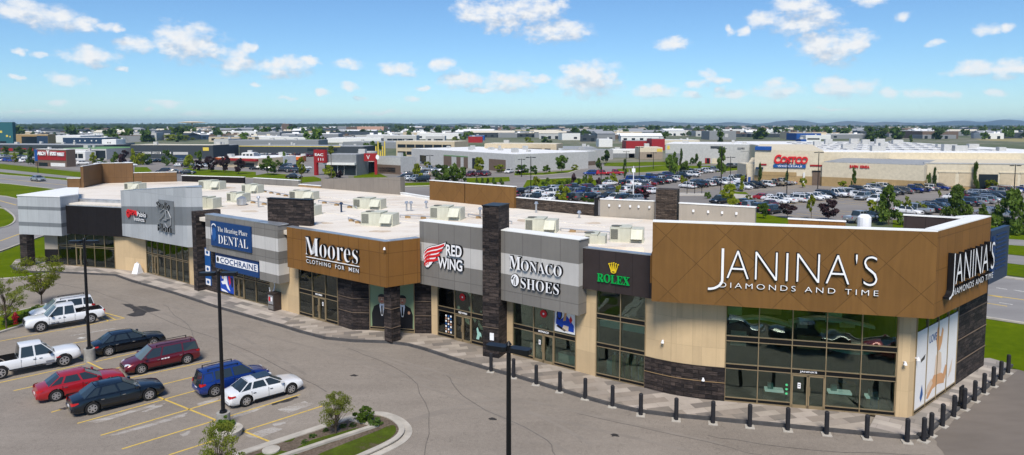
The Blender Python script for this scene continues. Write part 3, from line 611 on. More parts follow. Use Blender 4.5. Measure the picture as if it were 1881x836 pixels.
fbox(mb, fr, .3, .75, 0, .06, 7.0, 9.3)
mb.build('louvre', LOUV, q, base=PZ['_b'])
# --- soffits closing the fascias back to the wall line
mb = MB()
for ft, z in (([(-54.9, 76.2), (-49.7, 75.5), (-41.1, 72.95), (-41.2, 74.4), (-52, 78.5)], 3.9), ([(-41.4, 72.9), (-31.0, 65.3), (-30.2, 66.5), (-40, 74)], 4.3), ([(-28.0, 63), (-19.0, 56.3), (-18.5, 57.4), (-27.5, 64.5)], 4.45), ([(-18.1, 55.3), (-9.0, 48.6), (-7.2, 50.2), (-7.4, 51.4), (-17, 56.4)], 4.6), ([(-6.7, 50.3), (-2, 47.0), (-1.6, 48), (-6.3, 51.3)], 4.4), ([(-.6, 46.2), (4.3, 42.3), (4.7, 43), (0, 46.8)], 4.35), ([(4.4, 42.4), (8.3, 39.8), (8.7, 40.4), (4.8, 42.9)], 5.95), ([(8.3, 38.7), (21.3, 35.4), (27.5, 40.4), (26.9, 41.2), (21.3, 36.6), (12.3, 38.9), (8.6, 40.1)], 6.25)):
    mb.prism(ft, z - .05, z + .15)
mb.build('soffit', BEIGE, PZ)
# --- solid walls of the ground floor
def wall(name, a, c, z0, z1, mat, t=.3, n=0., label=None):
    mb = MB(); fr = frame(a, c); fbox(mb, fr, 0, fr[3], -t, n, z0, z1); o = mb.build(name, mat, PZ)
    if label: o['label'] = label
    return o
FR = FRONT
wall('wall', (-52.8, 76.3), (-51.2, 76.2), 1.9, 3.9, BEIGE); wall('stone_wall', (-52.8, 76.3), (-51.2, 76.2), .14, 1.9, BLKP, n=.05)
wall('wall', (-43.5, 73.9), (-40.8, 72.8), .14, 4.3, CREAM); wall('wall', (-40.8, 72.8), (-39.0, 72.0), .14, 4.3, CREAM)
wall('wall', (-32.0, 66.8), (-29.9, 65.2), .14, 4.35, CREAM)
wall('wall', (-21.1, 58.5), (-17.7, 55.9), .14, 4.6, CREAM)
mb = MB(); mb.prism([(-13.7, 52.8), (-12.3, 51.65), (-10.95, 51.6), (-10.9, 53), (-13.3, 53.6)], .14, 4.55); mb.build('stone_wall', STONE, PZ)
wall('stone_wall', (-7.4, 50.8), (-6.1, 50.75), .14, 4.6, STONE)
wall('wall', (-6.1, 50.75), (-5.55, 50.3), .14, 4.6, CREAM)
wall('stone_wall', (-1.4, 47.2), (-.35, 46.35), .14, 4.4, STONE)
wall('wall', (-.35, 46.35), (.1, 46.0), .14, 4.4, CREAM)
wall('wall', (4.1, 42.9), (5.3, 41.9), .14, 6.0, CREAM)
cur = [(8.0, 40.1), (8.7, 39.55), (9.6, 38.95), (10.8, 38.47), (12.2, 38.1)]
mb = MB(); ribbon(mb, smooth(cur, 1), 0, .3, 2.1, 6.2); mb.build('wall', CREAM, PZ, smooth=30)['label'] = 'curved cream wall'
mb = MB(); ribbon(mb, smooth(cur, 1), -.06, .3, .14, 2.1); q = mb.build('stone_wall', STONE, PZ, smooth=30); q['label'] = 'curved dark stone base below the cream wall'
mb = MB(); ribbon(mb, smooth(cur, 1), -.075, 0, 1.2, 1.235); mb.build('trim', INTT, q, base=PZ['_b'])
mb = MB(); mb.prism([(20.75, 36.0), (21.4, 35.85), (21.85, 36.1), (21.5, 36.7), (20.9, 36.4)], .14, 6.2); mb.build('wall', CREAM, PZ)
wall('stone_wall', (26.9, 40.4), (31.1, 43.9), .14, 7.0, STONE, label='tall dark stone wall on the right side of the corner shop')
mb = MB(); pts = [(31.0, 44.0), (28.6, 45.2), (26.1, 45.5), (24.1, 48.8), (20.7, 50.5), (20.9, 57.9), (13.4, 62.7), (.4, 71.3), (-9.7, 79.5), (-26.3, 93.7), (-39.9, 101.4), (-51.5, 105.3), (-61.5, 101.4), (-61.8, 94.2), (-55.9, 85), (-52.9, 76.5)]
ribbon(mb, pts, 0, .3, 0, RZ - .02); mb.build('rear_wall', BEIGE, PZ)
def ledge(a, c, zs, n=.02):
    for z in zs: mb = MB(); fr = frame(a, c); fbox(mb, fr, 0, fr[3], 0, n + .03, z, z + .035); mb.build('ledge', M('ledge_stone', (.15, .11, .08), .8), PZ)
ledge((-13.7, 52.8), (-12.3, 51.65), (1.5, 2.6)); ledge((-12.3, 51.65), (-10.95, 51.6), (1.5, 2.6)); ledge((-7.4, 50.8), (-6.1, 50.75), (1.5, 2.6)); ledge((-2.0, 45.7), (-.9, 45.2), (2.2,)); ledge((26.9, 40.4), (31.1, 43.9), (1.5, 2.9, 4.4))
ledge((-9.35, 49.0), (-8.75, 48.55), (1.2, 2.6)); ledge((-8.75, 48.55), (-8.2, 49.2), (1.2, 2.6))
# --- storefront glazing
def store(a, c, ztop, cols, bands, door=None, doorz=2.05, glass=GLASS, z0=.15, post=.05, interior=4.0, im=None):
    """bands: (z, height) of dark spandrels; cols: fractions of the mullions; door: index of the bay with the doors"""
    fr = frame(a, c); L = fr[3]
    f = MB(); w = post
    for t in cols: fbox(f, fr, t * L - w / 2, t * L + w / 2, -.1, .05, z0, ztop)
    zs = [z0 + .02, ztop - .05]
    for z, h in bands: zs += [z - .045, z + h]
    for z in zs:
        segs = [(0, L)]
        if door is not None and z < doorz - .1: segs = [(0, cols[door] * L), (cols[door + 1] * L, L)]
        for s0, s1 in segs: fbox(f, fr, s0, s1, -.09, .04, z, z + .045)
    so = f.build('storefront', TRIM, PZ)
    g = MB(); fbox(g, fr, 0, L, -.03, -.02, z0 + .02, ztop); g.build('pane', glass, so, base=PZ['_b'])
    for z, h in bands:
        segs = [(0, L)]
        if door is not None and z < doorz - .3: segs = [(0, cols[door] * L), (cols[door + 1] * L, L)]
        for s0, s1 in segs:
            if s1 - s0 > .05: s = MB(); fbox(s, fr, s0 + .01, s1 - .01, -.06, .015, z, z + h); s.build('spandrel', BAND, so, base=PZ['_b'])
    if door is not None:
        for k in range(2):
            d = MB(); sa = cols[door] * L + .03; sb = cols[door + 1] * L - .03; m = (sa + sb) / 2; s0, s1 = ((sa, m - .01), (m + .01, sb))[k]
            for q0, q1, y0, y1 in ((s0, s0 + .07, z0, doorz), (s1 - .07, s1, z0, doorz), (s0, s1, z0 + .001, z0 + .16), (s0, s1, doorz - .08, doorz - .001)): fbox(d, fr, q0, q1, -.02, .06, y0, y1)
            hx = m - .1 if k == 0 else m + .07
            fbox(d, fr, hx, hx + .035, .06, .12, z0 + .75, z0 + 1.25)
            d.build('door', TRIM, so, base=PZ['_b'])
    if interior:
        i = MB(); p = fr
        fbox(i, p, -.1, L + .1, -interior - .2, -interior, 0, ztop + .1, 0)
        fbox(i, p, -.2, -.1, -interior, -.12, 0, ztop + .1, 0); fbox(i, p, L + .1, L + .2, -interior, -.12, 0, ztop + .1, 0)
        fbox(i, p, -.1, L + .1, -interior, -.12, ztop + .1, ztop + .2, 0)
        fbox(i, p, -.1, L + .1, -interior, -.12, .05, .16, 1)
        rnd = random.Random(int(L * 100))
        for _ in range(int(L * 1.1)):
            s = rnd.uniform(.2, L - .9); n = -rnd.uniform(.35, 1.9); h = rnd.choice([.5, .9, 1.1, 1.6]); w = rnd.uniform(.3, 1.2)
            if door is not None and cols[door] * L - .6 < s < cols[door + 1] * L: continue
            fbox(i, p, s, s + w, n - .5, n, .16, .16 + h, rnd.choice([2, 2, 3, 4, 0, 5]))
            if rnd.random() < .5: fbox(i, p, s + .05, s + w * .5, n - .4, n - .1, .16 + h, .3 + h, rnd.choice([2, 3, 4, 5]))
        for _ in range(int(L * .8)):
            s = rnd.uniform(.2, L - .9); zz = rnd.uniform(ztop * .45, ztop * .8); fbox(i, p, s, s + rnd.uniform(.3, 1.6), -interior, -interior + .15, zz, zz + rnd.uniform(.1, .7), rnd.choice([2, 3, 4, 5]))
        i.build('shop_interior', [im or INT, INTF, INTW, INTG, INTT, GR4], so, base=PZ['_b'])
    return so, fr
def shelfcol(n): return [i / n for i in range(n + 1)]
ST = {}
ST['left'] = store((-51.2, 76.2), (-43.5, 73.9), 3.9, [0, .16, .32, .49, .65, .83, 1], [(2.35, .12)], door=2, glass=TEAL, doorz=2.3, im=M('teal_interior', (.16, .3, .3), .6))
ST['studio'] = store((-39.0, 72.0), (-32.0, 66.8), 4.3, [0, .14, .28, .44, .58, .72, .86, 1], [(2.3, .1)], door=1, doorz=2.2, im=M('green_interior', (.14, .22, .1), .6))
ST['dental'] = store((-27.6, 63.3), (-21.1, 58.5), 3.0, [0, .04, .32, .52, .75, 1], [(2.1, .12)], door=2)
ST['moores'] = store((-17.7, 55.9), (-13.7, 52.8), 4.6, [0, .36, .7, 1], [(2.1, .3), (.16, .25)], door=1)
ST['poster'] = store((-10.95, 51.62), (-7.4, 50.8), 4.6, [0, .5, 1], [(.3, .12)], interior=3)
ST['rw'] = store((-5.55, 50.3), (-2.0, 47.6), 4.4, [0, .38, .74, 1], [(2.15, .28), (.16, .25)], door=1)
ST['monaco'] = store((.1, 46.0), (4.1, 42.9), 4.35, [0, .34, .67, 1], [(2.1, .25), (.16, .2)], door=1)
ST['rolex'] = store((5.3, 41.9), (8.0, 40.1), 6.0, [0, .5, 1], [(3.95, .25), (2.15, .2), (.16, .22)])
ST['jan'] = store((12.2, 38.1), (20.8, 36.0), 6.2, [0, .2, .4, .6, .8, 1], [(3.72, .25), (2.12, .22), (.16, .22)], door=2, glass=GLASS, interior=6)
ST['side'] = store((21.85, 36.1), (26.9, 40.4), 6.2, [0, .25, .5, .75, 1], [(.2, .15)], glass=GLASS, interior=0)
for (fa, u, v, o_) in (((JA, JC), 1199, 636, -1.0), ):
    pass
def lampbit(p, d):
    mb = MB(); T = Matrix.Translation(p); mb.cyl((0, 0), .1, .035, -.08, .1, 8, 0, T); mb.box(-.03, .03, 0, .18, 0, .06, 0, T @ Matrix.Rotation(math.atan2(-d[0], d[1]), 4, 'Z')); mb.build('wall_light', LWHT, PZ)
lampbit(Vector((8.85, 39.25, 3.25)), (.5, .8)); lampbit(Vector((21.1, 35.72, 3.2)), (.1, 1)); lampbit(Vector((21.95, 36.0, 3.35)), (-.5, .5)); lampbit(Vector((-9.05, 47.85, 7.2)), (0, 1))
lampbit(Vector((11.0, 38.25, 1.35)), (0, 1))
# --- rear parapets
def para(a, c, z, mat, t=.35, label=None, z0=RZ - .02, cop=WHT, name='parapet'):
    fr = frame(a, c); mb = MB(); fbox(mb, fr, 0, fr[3], -t, 0, z0, z); o = mb.build(name, mat, PZ)
    if label: o['label'] = label
    k = MB(); fbox(k, fr, -.04, fr[3] + .04, -t - .05, .05, z + .002, z + .07); k.build('coping', cop, o, base=PZ['_b']); return o
para((-61.6, 94.2), (-59.75, 94.15), 8.5, BRN2); para((-59.7, 94.2), (-61.3, 101.1), 10.15, BRN2, t=-.35); para((-61.2, 101.3), (-57.05, 102.5), 10.17, BRN2, label='tall brown parapet at the far left of the roof'); para((-57, 102.6), (-51.5, 104.5), 8.65, BRN2)
para((-50.7, 104.5), (-39.9, 101.2), 8.1, BLKP, label='low black parapet at the back of the roof'); para((-38.2, 100.5), (-30.1, 95.9), 8.05, GR1)
para((-30.1, 95.9), (-26.3, 93.4), 7.5, INTT)
fr = frame((-26.2, 93.4), (-13.9, 84.7)); mb = MB(); slabz(mb, quadfoot((-26.2, 93.4), (-13.9, 84.7), .8), [RZ] * 4, [8.5, 9.4, 9.4, 8.5], 0); mb.build('parapet', TAUPE, PZ)['label'] = 'tall grey beige parapet at the back of the roof'
para((-13.9, 84.7), (-9.7, 79.4), 7.45, WHT, cop=WHT)
fr = frame((-9.6, 79.2), (.2, 70.9)); mb = MB(); fbox(mb, fr, 0, 5.6, -.4, 0, RZ, 9.45); fbox(mb, fr, 5.75, fr[3], -.4, 0, RZ, 9.45); q = mb.build('parapet', BRND, PZ); q['label'] = 'bronze brown parapet at the middle of the roof edge'
mb = MB(); fbox(mb, fr, 5.6, 5.75, -.3, -.1, RZ, 9.4, 0); fbox(mb, fr, -.03, fr[3] + .03, -.45, .05, 9.453, 9.52, 1); mb.build('coping', [BLACK, WHT], q, base=PZ['_b'])
para((.4, 71.2), (7.9, 65.3), 8.3, STONEB, label='low brown stone parapet')
mb = MB(); mb.box(7.9, 8.25, 64.9, 65.25, RZ, 9.0); mb.build('post', BLACK, PZ)
para((8.4, 64.7), (13.2, 62.8), 8.85, BEIGE, label='beige parapet left of the brown stone pier')
mb = MB(); fbox(mb, frame((13.15, 62.1), (14.95, 61.4)), 0, 1.9, -1.7, 0, RZ - .1, 10.05); q = mb.build('stone_pier', STONEB, PZ); q['label'] = 'brown stone pier rising from the back of the roof'
para((15.0, 60.9), (20.7, 57.7), 8.9, BEIGE, t=.5, label='beige parapet right of the brown stone pier')
para((20.4, 50.0), (23.9, 48.5), 9.0, BRN); para((25.8, 44.6), (28.6, 43.05), 10.0, DKB, label='dark parapet at the back of the corner shop'); para((28.62, 43.1), (30.4, 43.8), 10.05, BRN)
for i, u in enumerate((1158, 1173, 1194)): pass
k = MB()
fr1 = frame((8.4, 64.7), (13.2, 62.8)); fr2 = frame((15.0, 60.9), (20.7, 57.7))
for fr_, ss in ((fr1, (.9, 1.9, 2.9, 3.7, 4.7)), (fr2, (1.3, 2.6, 3.8, 5.0))):
    for s in ss: p = fpt(fr_, s, .06, 8.3); k.cyl((p.x, p.y), .1, .1, 8.22, 8.42, 8)
k.build('wall_light', LWHT, PZ)
k = MB(); k.cyl((19.2, 36.9), .38, .34, RZ, 10.95, 14); k.cyl((19.2, 36.9), .34, .2, 10.95, 11.1, 14); tag(k.build('roof_vent', LWHT, base=(19.2, 36.9, RZ)), 'white round vent just behind the front edge of the corner shop roof', 'roof vent')
# --- bits of the roof: units, vents, pipes
def ac(p, w, h, label, rz, hood=True, d=1.5):
    t = thing('rooftop_unit', label, 'rooftop unit', (p[0], p[1], RZ), rz, 'air handling units on the plaza roof', world=False)
    b = MB(); b.box(-w / 2, w * .12, -d / 2, d / 2, .12, h); b.box(w * .12, w / 2, -d / 2 + .06, d / 2 - .06, .12, h * .93); b.box(-w / 2 - .05, w / 2 + .03, -d / 2 - .05, d / 2 + .05, 0, .12)
    b.box(-w * .22, w * .12 + .03, -d / 2 - .03, d / 2 + .03, h, h + .05); b.box(-w * .17, -w * .15, -d / 2 - .012, -d / 2, .15, h - .02); b.box(w * .0, w * .015, -d / 2 - .012, -d / 2, .15, h - .02)
    b.build('cabinet', ACM, t, base=(0, 0, 0))
    if hood:
        k = MB(); x0, x1 = w * .14, w * .47; y = -d / 2 + .05
        k.add([(x0, y, h * .9), (x1, y, h * .9), (x1, y - .55, h * .3), (x0, y - .55, h * .3), (x0, y, h * .25), (x1, y, h * .25)], [(3, 2, 1, 0), (0, 4, 3), (1, 2, 5), (4, 5, 2, 3)], 0); k.build('hood', ACM, t, base=(0, 0, 0))
    g = MB()
    for i in range(11):
        z = .2 + i * (h - .3) / 11; g.box(-w / 2 + .06, -w * .26, -d / 2 - .015, -d / 2 + .01, z, z + .045); g.box(-w / 2 - .015, -w / 2 + .01, -d / 2 + .08, d / 2 - .08, z, z + .045)
    g.build('grille', ACD, t, base=(0, 0, 0))
    f = MB(); f.cyl((-w * .32, 0), .4, .4, h, h + .06, 12); f.build('fan_guard', ACD, t, base=(0, 0, 0)); return t
for i, (u0, u1, vt, vb, lab) in enumerate([(228, 260, 336, 350, 'pale rooftop unit partly hidden behind the top of the pale blue-grey fascia'), (364, 409, 328, 348, 'large pale rooftop unit near the low black parapet at the back of the roof'), (362, 397, 358, 383, 'pale rooftop unit right beside the end of the pale blue-grey fascia'), (417, 452, 350, 372, 'small pale rooftop unit with a silver fan beside it'),
        (444, 478, 335, 355, 'pale rooftop unit in front of the low grey parapet'), (531, 581, 347, 367, 'large pale rooftop unit behind the dark stone slab, farther one'), (548, 583, 376, 396, 'pale rooftop unit hidden behind the right edge of the dark stone slab'), (649, 705, 360, 384, 'farther of the two neighbouring rooftop units above the menswear shop'), (664, 728, 385, 415, 'nearer of the two neighbouring rooftop units above the menswear shop'),
        (791, 851, 374, 404, 'rooftop unit behind the fascia with the red wing'), (967, 1026, 396, 427, 'rooftop unit above the shoe shop, right of the tall stone pier'), (1124, 1186, 412, 445, 'rooftop unit with vents nearest the brown corner shop'), (1078, 1116, 433, 457, 'squat rooftop unit just behind the dark brown fascia')]):
    p = G((u0 + u1) / 2, vb, RZ); k = (vb - 228) / (CAMZ - RZ); w = (u1 - u0) / k / 1.02; h = (vb - vt) / k * .8
    ac((p.x, p.y + .7), w, max(1.0, h), lab, R(-14), hood=i not in (2, 12), d=1.5)
def bit(name, label, cat, fn, loc): mb = MB(); fn(mb); return tag(mb.build(name, GALV, base=loc), label, cat)
p = G(444, 377, RZ); k = MB(); k.cyl(p, .5, .5, RZ + .1, RZ + .75, 14); k.cyl(p, .5, .1, RZ + .75, RZ + 1.0, 14); k.cyl(p, .35, .35, RZ, RZ + .1, 10); tag(k.build('roof_fan', GALV, base=(p.x, p.y, RZ)), 'silver dome-shaped extract fan beside the small rooftop unit', 'roof fan')
for u, v, h, lab in ((475, 381, 1.0, 'thin grey pipe on the roof left of the dark stone slab'), (627, 390, .8, 'dark blue pipe stub on the roof left of the paired rooftop units'), (747, 388, .8, 'left of the two silver vent caps right of the paired rooftop units'), (755, 388, .8, 'right of the two silver vent caps right of the paired rooftop units'), (882, 396, .6, 'small green-grey vent cap beside the tall stone pier'), (783, 383, .6, 'small crossed vent pipe left of the unit behind the red wing sign'), (1064, 401, .5, 'small pipe stub left of the unit nearest the corner shop'), (985, 391, .9, 'silver cowl above the shoe shop'), (560, 400, .7, 'white cowl leaning at the dark stone slab')):
    p = G(u, v, RZ); k = MB(); k.cyl(p, .09, .09, RZ, RZ + h, 8); k.cyl(p, .22, .12, RZ + h, RZ + h + .22, 8); tag(k.build('roof_pipe', GALV if u != 627 else NAVY, base=(p.x, p.y, RZ)), lab, 'roof pipe')
for u, v, n, lab in ((1000, 418, 3, 'row of timber pipe sleepers'), ):
    pass
k = MB(); p = G(1140, 463, RZ); k.box(p.x - 2.2, p.x + 1.6, p.y, p.y + 1.4, RZ, RZ + .35); tag(k.build('roof_curb', ROOF, base=(p.x, p.y, RZ)), 'low white roof hatch in front of the unit nearest the corner shop', 'roof hatch')

def piperun(p0, p1, label, h=.25, r=.05):
    a = Vector((p0[0], p0[1], RZ + h)); c = Vector((p1[0], p1[1], RZ + h)); t = thing('roof_conduit', label, 'conduit', (a.x, a.y, RZ)); mb = MB(); mb.tube(a, c, r, 6); mb.tube(c, c - Vector((0, 0, h)), r, 6); mb.tube(a, a - Vector((0, 0, h)), r, 6); mb.build('pipe', GALV, t)
    n = max(2, int((c - a).length / 2.2))
    for i in range(n): q = a + (c - a) * (i + .5) / n; mb = MB(); mb.box(q.x - .25, q.x + .25, q.y - .08, q.y + .08, RZ, RZ + h - r); mb.build('sleeper', INTT, t)
gr = lambda u, v: G2(u, v, RZ)
for a, c, lab in ((gr(585, 372), gr(655, 384), 'grey conduit running from the farther paired unit toward the back'), (gr(640, 405), gr(664, 412), 'short conduit at the left foot of the nearer paired unit'), (gr(735, 400), gr(792, 403), 'conduit running left from the unit behind the red wing sign'), (gr(860, 398), gr(940, 412), 'conduit crossing the roof behind the tall stone pier'), (gr(1030, 425), gr(1120, 432), 'conduit between the shoe shop unit and the corner shop unit'), (gr(455, 372), gr(540, 384), 'conduit behind the dark stone slab'), (gr(300, 352), gr(360, 360), 'conduit at the far left of the roof'), (gr(480, 352), gr(532, 362), 'conduit left of the large unit at the back')): piperun(a, c, lab)
STAIN = noisy('roof_stain', [(.42, (.5, .4, .3)), (.6, (.62, .53, .43))], [(1., .5, 1), (6., .5, 1)], bump=0)
for i, (u, v, ru, rv) in enumerate(((620, 372, 22, 3), (700, 425, 26, 2.5), (880, 395, 18, 2.5), (560, 360, 20, 2), (960, 405, 16, 3), (1060, 425, 22, 3), (760, 395, 20, 2.5), (420, 345, 18, 2), (250, 362, 25, 2.5), (1090, 410, 20, 2.5), (460, 388, 20, 2.5), (600, 410, 16, 2))):
    rs = random.Random(i); P = [gr(u + ru * math.cos(k * .52) * rs.uniform(.55, 1), v + rv * math.sin(k * .52) * rs.uniform(.55, 1)) for k in range(12)]; mb = MB(); mb.sheet(smooth(P + [P[0]], 2)[:-1], RZ + .006); mb.build('ponding_stain', STAIN, PZ)
# ------------------------------------------------------------------ lettering
def serif(t):
    r = ''
    for ch in t:
        if 'A' <= ch <= 'Z': r += chr(0x1D400 + ord(ch) - 65)
        elif 'a' <= ch <= 'z': r += chr(0x1D41A + ord(ch) - 97)
        else: r += ch
    return r
def textgeo(body, off=0., space=1.):
    cu = bpy.data.curves.new('t', 'FONT'); cu.body = body; cu.extrude = .5; cu.offset = off; cu.space_character = space; cu.resolution_u = 4
    o = bpy.data.objects.new('t', cu); COL.objects.link(o); bpy.context.view_layer.update()
    me = bpy.data.meshes.new_from_object(o.evaluated_get(bpy.context.evaluated_depsgraph_get()))
    vs = [v.co.copy() for v in me.vertices]; fs = [tuple(p.vertices) for p in me.polygons]; ns = [p.normal.z for p in me.polygons]
    bpy.data.objects.remove(o); bpy.data.curves.remove(cu); bpy.data.meshes.remove(me)
    return vs, fs, ns
def outl(mb, body, fr, s0, s1, z0, z1, n0=.02, depth=.1, off=0., space=1., o=.035):
    put(mb, body, fr, s0 - o, s1 + o, z0 - o, z1 + o, .004, .03, off + .022, space, 1, 1); return put(mb, body, fr, s0, s1, z0, z1, n0 + .02, depth, off, space)
def put(mb, body, fr, s0, s1, z0, z1, n0=.02, depth=.1, off=0., space=1., face=0, side=1, shear=0., dz=0.):
    """letters filling the box s0..s1, z0..z1 of a facade; dz lifts the right end"""
    vs, fs, ns = textgeo(body, off, space)
    x0 = min(v.x for v in vs); x1 = max(v.x for v in vs); y0 = min(v.y for v in vs); y1 = max(v.y for v in vs)
    k = len(mb.v)
    for v in vs:
        fx = (v.x - x0) / (x1 - x0); fy = (v.y - y0) / (y1 - y0)
        p = fpt(fr, s0 + fx * (s1 - s0) + shear * fy, n0 + (v.z + .5) * depth, z0 + fy * (z1 - z0) + dz * fx); mb.v.append(tuple(p))
    for f, n in zip(fs, ns): mb.f.append(tuple(k + i for i in f)); mb.m.append(face if n > .5 else side)
    return mb
def pbox(fr, u0, v0, u1, v1, o=0.):
    """photo box (top left, bottom right) to facade coordinates"""
    a, zt = s_of(fr, u0, v0, o); c, zb = s_of(fr, u1, v1, o); return a, c, zb, zt
def poly_on(mb, fr, pts, n, m, t=.0):
    q = [fpt(fr, s, n + t, z) for s, z in pts]
    if t: b0 = [fpt(fr, s, n, z) for s, z in pts]; k = len(pts); mb.add(b0 + q, [tuple(range(k, 2 * k))] + [(i, (i + 1) % k, k + (i + 1) % k, k + i) for i in range(k)], m)
    else: mb.add(q, [tuple(range(len(q)))], m)
def disc(c, rx, rz, n=20, a0=0, a1=360): return [(c[0] + rx * math.cos(R(a0 + (a1 - a0) * i / n)), c[1] + rz * math.sin(R(a0 + (a1 - a0) * i / n))) for i in range(n + (a1 - a0 < 360))]
def sign(label, fr, s, z, cat='shop sign'): p = fpt(fr, s, 0, z); return thing('shop_sign', label, cat, (p.x, p.y, p.z))
LM = [LWHT, LBLK, LGRN, LYEL, LRED, LBLU, LBLU2, SKIN]
# corner shop, front
fJ = frame(JA, JC); t = sign('large thin white capital lettering on the front of the brown corner fascia', fJ, 3, 8)
def jhook(mb, fr, s0, s1, z0, z1, w, n0, d):
    r = s1 - s0 - w / 2; cx = s0; cz = z0 + r * .72
    L_ = [(s1 - w, z1), (s1 - w, cz)] + [(cx + (r - w / 2) * math.cos(R(a)), cz + (r - w / 2) * .72 * math.sin(R(a))) for a in range(0, -100, -10)]
    O_ = [(s1, z1), (s1, cz)] + [(cx + (r + w / 2) * math.cos(R(a)), cz + (r + w / 2) * .76 * math.sin(R(a))) for a in range(0, -100, -10)]
    for i in range(len(L_) - 1):
        q = [L_[i], O_[i], O_[i + 1], L_[i + 1]]; b_ = [fpt(fr, s, n0, z) for s, z in q]; t_ = [fpt(fr, s, n0 + d, z) for s, z in q]; k = len(mb.v); mb.v += [tuple(p) for p in b_ + t_]
        mb.f.append((k + 7, k + 6, k + 5, k + 4)); mb.m.append(0); mb.f.append((k + 1, k + 2, k + 6, k + 5)); mb.m.append(1); mb.f.append((k, k + 4, k + 7, k + 3)); mb.m.append(1)
        if i == 0: mb.f.append((k, k + 1, k + 5, k + 4)); mb.m.append(1)
    mb.f.append((k + 3, k + 2, k + 6, k + 7)); mb.m.append(1)
mb = MB(); jhook(mb, fJ, 3.05, 3.86, 6.95, 9.22, .13, .02, .12); outl(mb, "ANINA'S", fJ, 4.02, 11.5, 7.58, 9.2, .02, .12, off=-.024, space=1.06)
mb.build('lettering', LM, t); mb = MB(); put(mb, 'DIAMONDS AND TIME', fJ, 3.66, 11.6, 7.05, 7.34, .02, .08, off=-.01, space=1.45); mb.build('small_lettering', LM, t)
fS = frame(JC, JR); t = sign('thin white capital lettering with deep black edges on the right brown corner fascia', fS, 3, 8)
mb = MB(); jhook(mb, fS, 1.1, 1.75, 6.95, 9.25, .13, .02, .3); put(mb, "ANINA'S", fS, 1.95, 8.45, 7.55, 9.2, .02, .3, off=-.012, space=1.04); mb.build('lettering', LM, t)
mb = MB(); put(mb, 'DIAMONDS AND TIME', fS, 1.6, 8.5, 6.98, 7.32, .02, .26, off=.0, space=1.2); mb.build('small_lettering', LM, t)
# watch shop
fL_ = frame(LA, LC); t = sign('green serif lettering under a yellow crown on the dark brown fascia', fL_, 2, 7)
a, c, zb, zt = pbox(fL_, 1098, 502, 1157, 525); mb = MB(); put(mb, serif('ROLEX'), fL_, a, c, zb, zb + .52, .02, .08, face=2, side=2, off=.006); mb.build('lettering', LM, t)
a, c, zb, zt = pbox(fL_, 1119, 481, 1137, 503); w = c - a; h = zt - zb; mb = MB()
for i in range(5):
    x = a + w * (.05 + .225 * i); zz = zt - h * .12 * abs(i - 2) / 2; bx = a + w * (.28 + .11 * i)
    poly_on(mb, fL_, [(bx - w * .05, zb + h * .2), (bx + w * .05, zb + h * .2), (x + w * .035, zz - .05), (x - w * .035, zz - .05)], .02, 3, .07); poly_on(mb, fL_, disc((x, zz - .03), w * .07, w * .07, 10), .02, 3, .09)
poly_on(mb, fL_, disc((a + w / 2, zb + h * .16), w * .27, h * .17, 16), .02, 3, .08); poly_on(mb, fL_, disc((a + w / 2, zb + h * .14), w * .15, h * .05, 12), .105, 1); mb.build('crown', LM, t)
# shoe shop
fO = frame(OA, OC); t = sign('two lines of raised white serif lettering with a foot mark on the grey striped fascia', fO, 3, 7)
mb = MB(); a, c, zb, zt = pbox(fO, 938, 476, 1034, 515); outl(mb, serif('M'), fO, a, a + .95, 6.42, 7.27, .02, .12); outl(mb, serif('ONACO'), fO, a + 1.0, c, 6.4, 7.08, .02, .12, off=-.01)
a, c, zb, zt = pbox(fO, 959, 515, 1029, 548); outl(mb, serif('SHOES'), fO, a, c, 5.22, 5.92, .02, .12, off=-.01); mb.build('lettering', LM, t)
a, c, zb, zt = pbox(fO, 939, 510, 956, 534); mb = MB(); cc = ((a + c) / 2, 5.66)
poly_on(mb, fO, disc(cc, .37, .44, 22), .02, 1, .06); poly_on(mb, fO, disc(cc, .33, .4, 22), .085, 0, .02)
poly_on(mb, fO, [(cc[0] - .3, cc[1] + .05), (cc[0] - .1, cc[1] + .3), (cc[0] - .02, cc[1] + .28), (cc[0] - .2, cc[1])], .11, 1); poly_on(mb, fO, [(cc[0] + .02, cc[1] - .33), (cc[0] + .1, cc[1] - .3), (cc[0] + .1, cc[1] + .2), (cc[0] + .04, cc[1] + .24)], .11, 1)
poly_on(mb, fO, [(cc[0] - .12, cc[1] - .3), (cc[0] - .07, cc[1] - .34), (cc[0] + .0, cc[1] + .1), (cc[0] - .06, cc[1] + .14)], .11, 1); mb.build('foot_mark', LM, t)
# winged sign
fW = frame(WA, WC); t = sign('red wing mark beside two lines of bold white capitals on the grey striped fascia', fW, 2, 7)
mb = MB(); outl(mb, 'RED', fW, 2.75, 4.2, 6.62, 7.42, .02, .14, off=.02); outl(mb, 'WING', fW, 1.95, 4.25, 5.62, 6.42, .02, .14, off=.02); mb.build('lettering', LM, t)
mb = MB(); ox, oz = .45, 5.5; W = [(.28, 0), (.1, .35), (.0, .8), (.1, 1.2), (.4, 1.5), (.85, 1.68), (1.5, 1.85), (2.2, 2.12), (2.15, 1.9), (1.95, 1.7), (1.75, 1.52), (1.6, 1.3), (1.4, 1.1), (1.25, .85), (1.0, .6), (.8, .3), (.5, .02)]
W = [(x, z * .96) for x, z in W]
poly_on(mb, fW, [(ox + (x - .9) * 1.05 + .9, oz + (z - .9) * 1.06 + .9) for x, z in W], .02, 1, .07); poly_on(mb, fW, [(ox + x, oz + z) for x, z in W], .095, 0, .02)
def lerp(p, q, t): return (p[0] + (q[0] - p[0]) * t, p[1] + (q[1] - p[1]) * t)
up = [(.14, 1.15), (.42, 1.42), (.87, 1.58), (1.5, 1.74), (2.1, 1.98)]
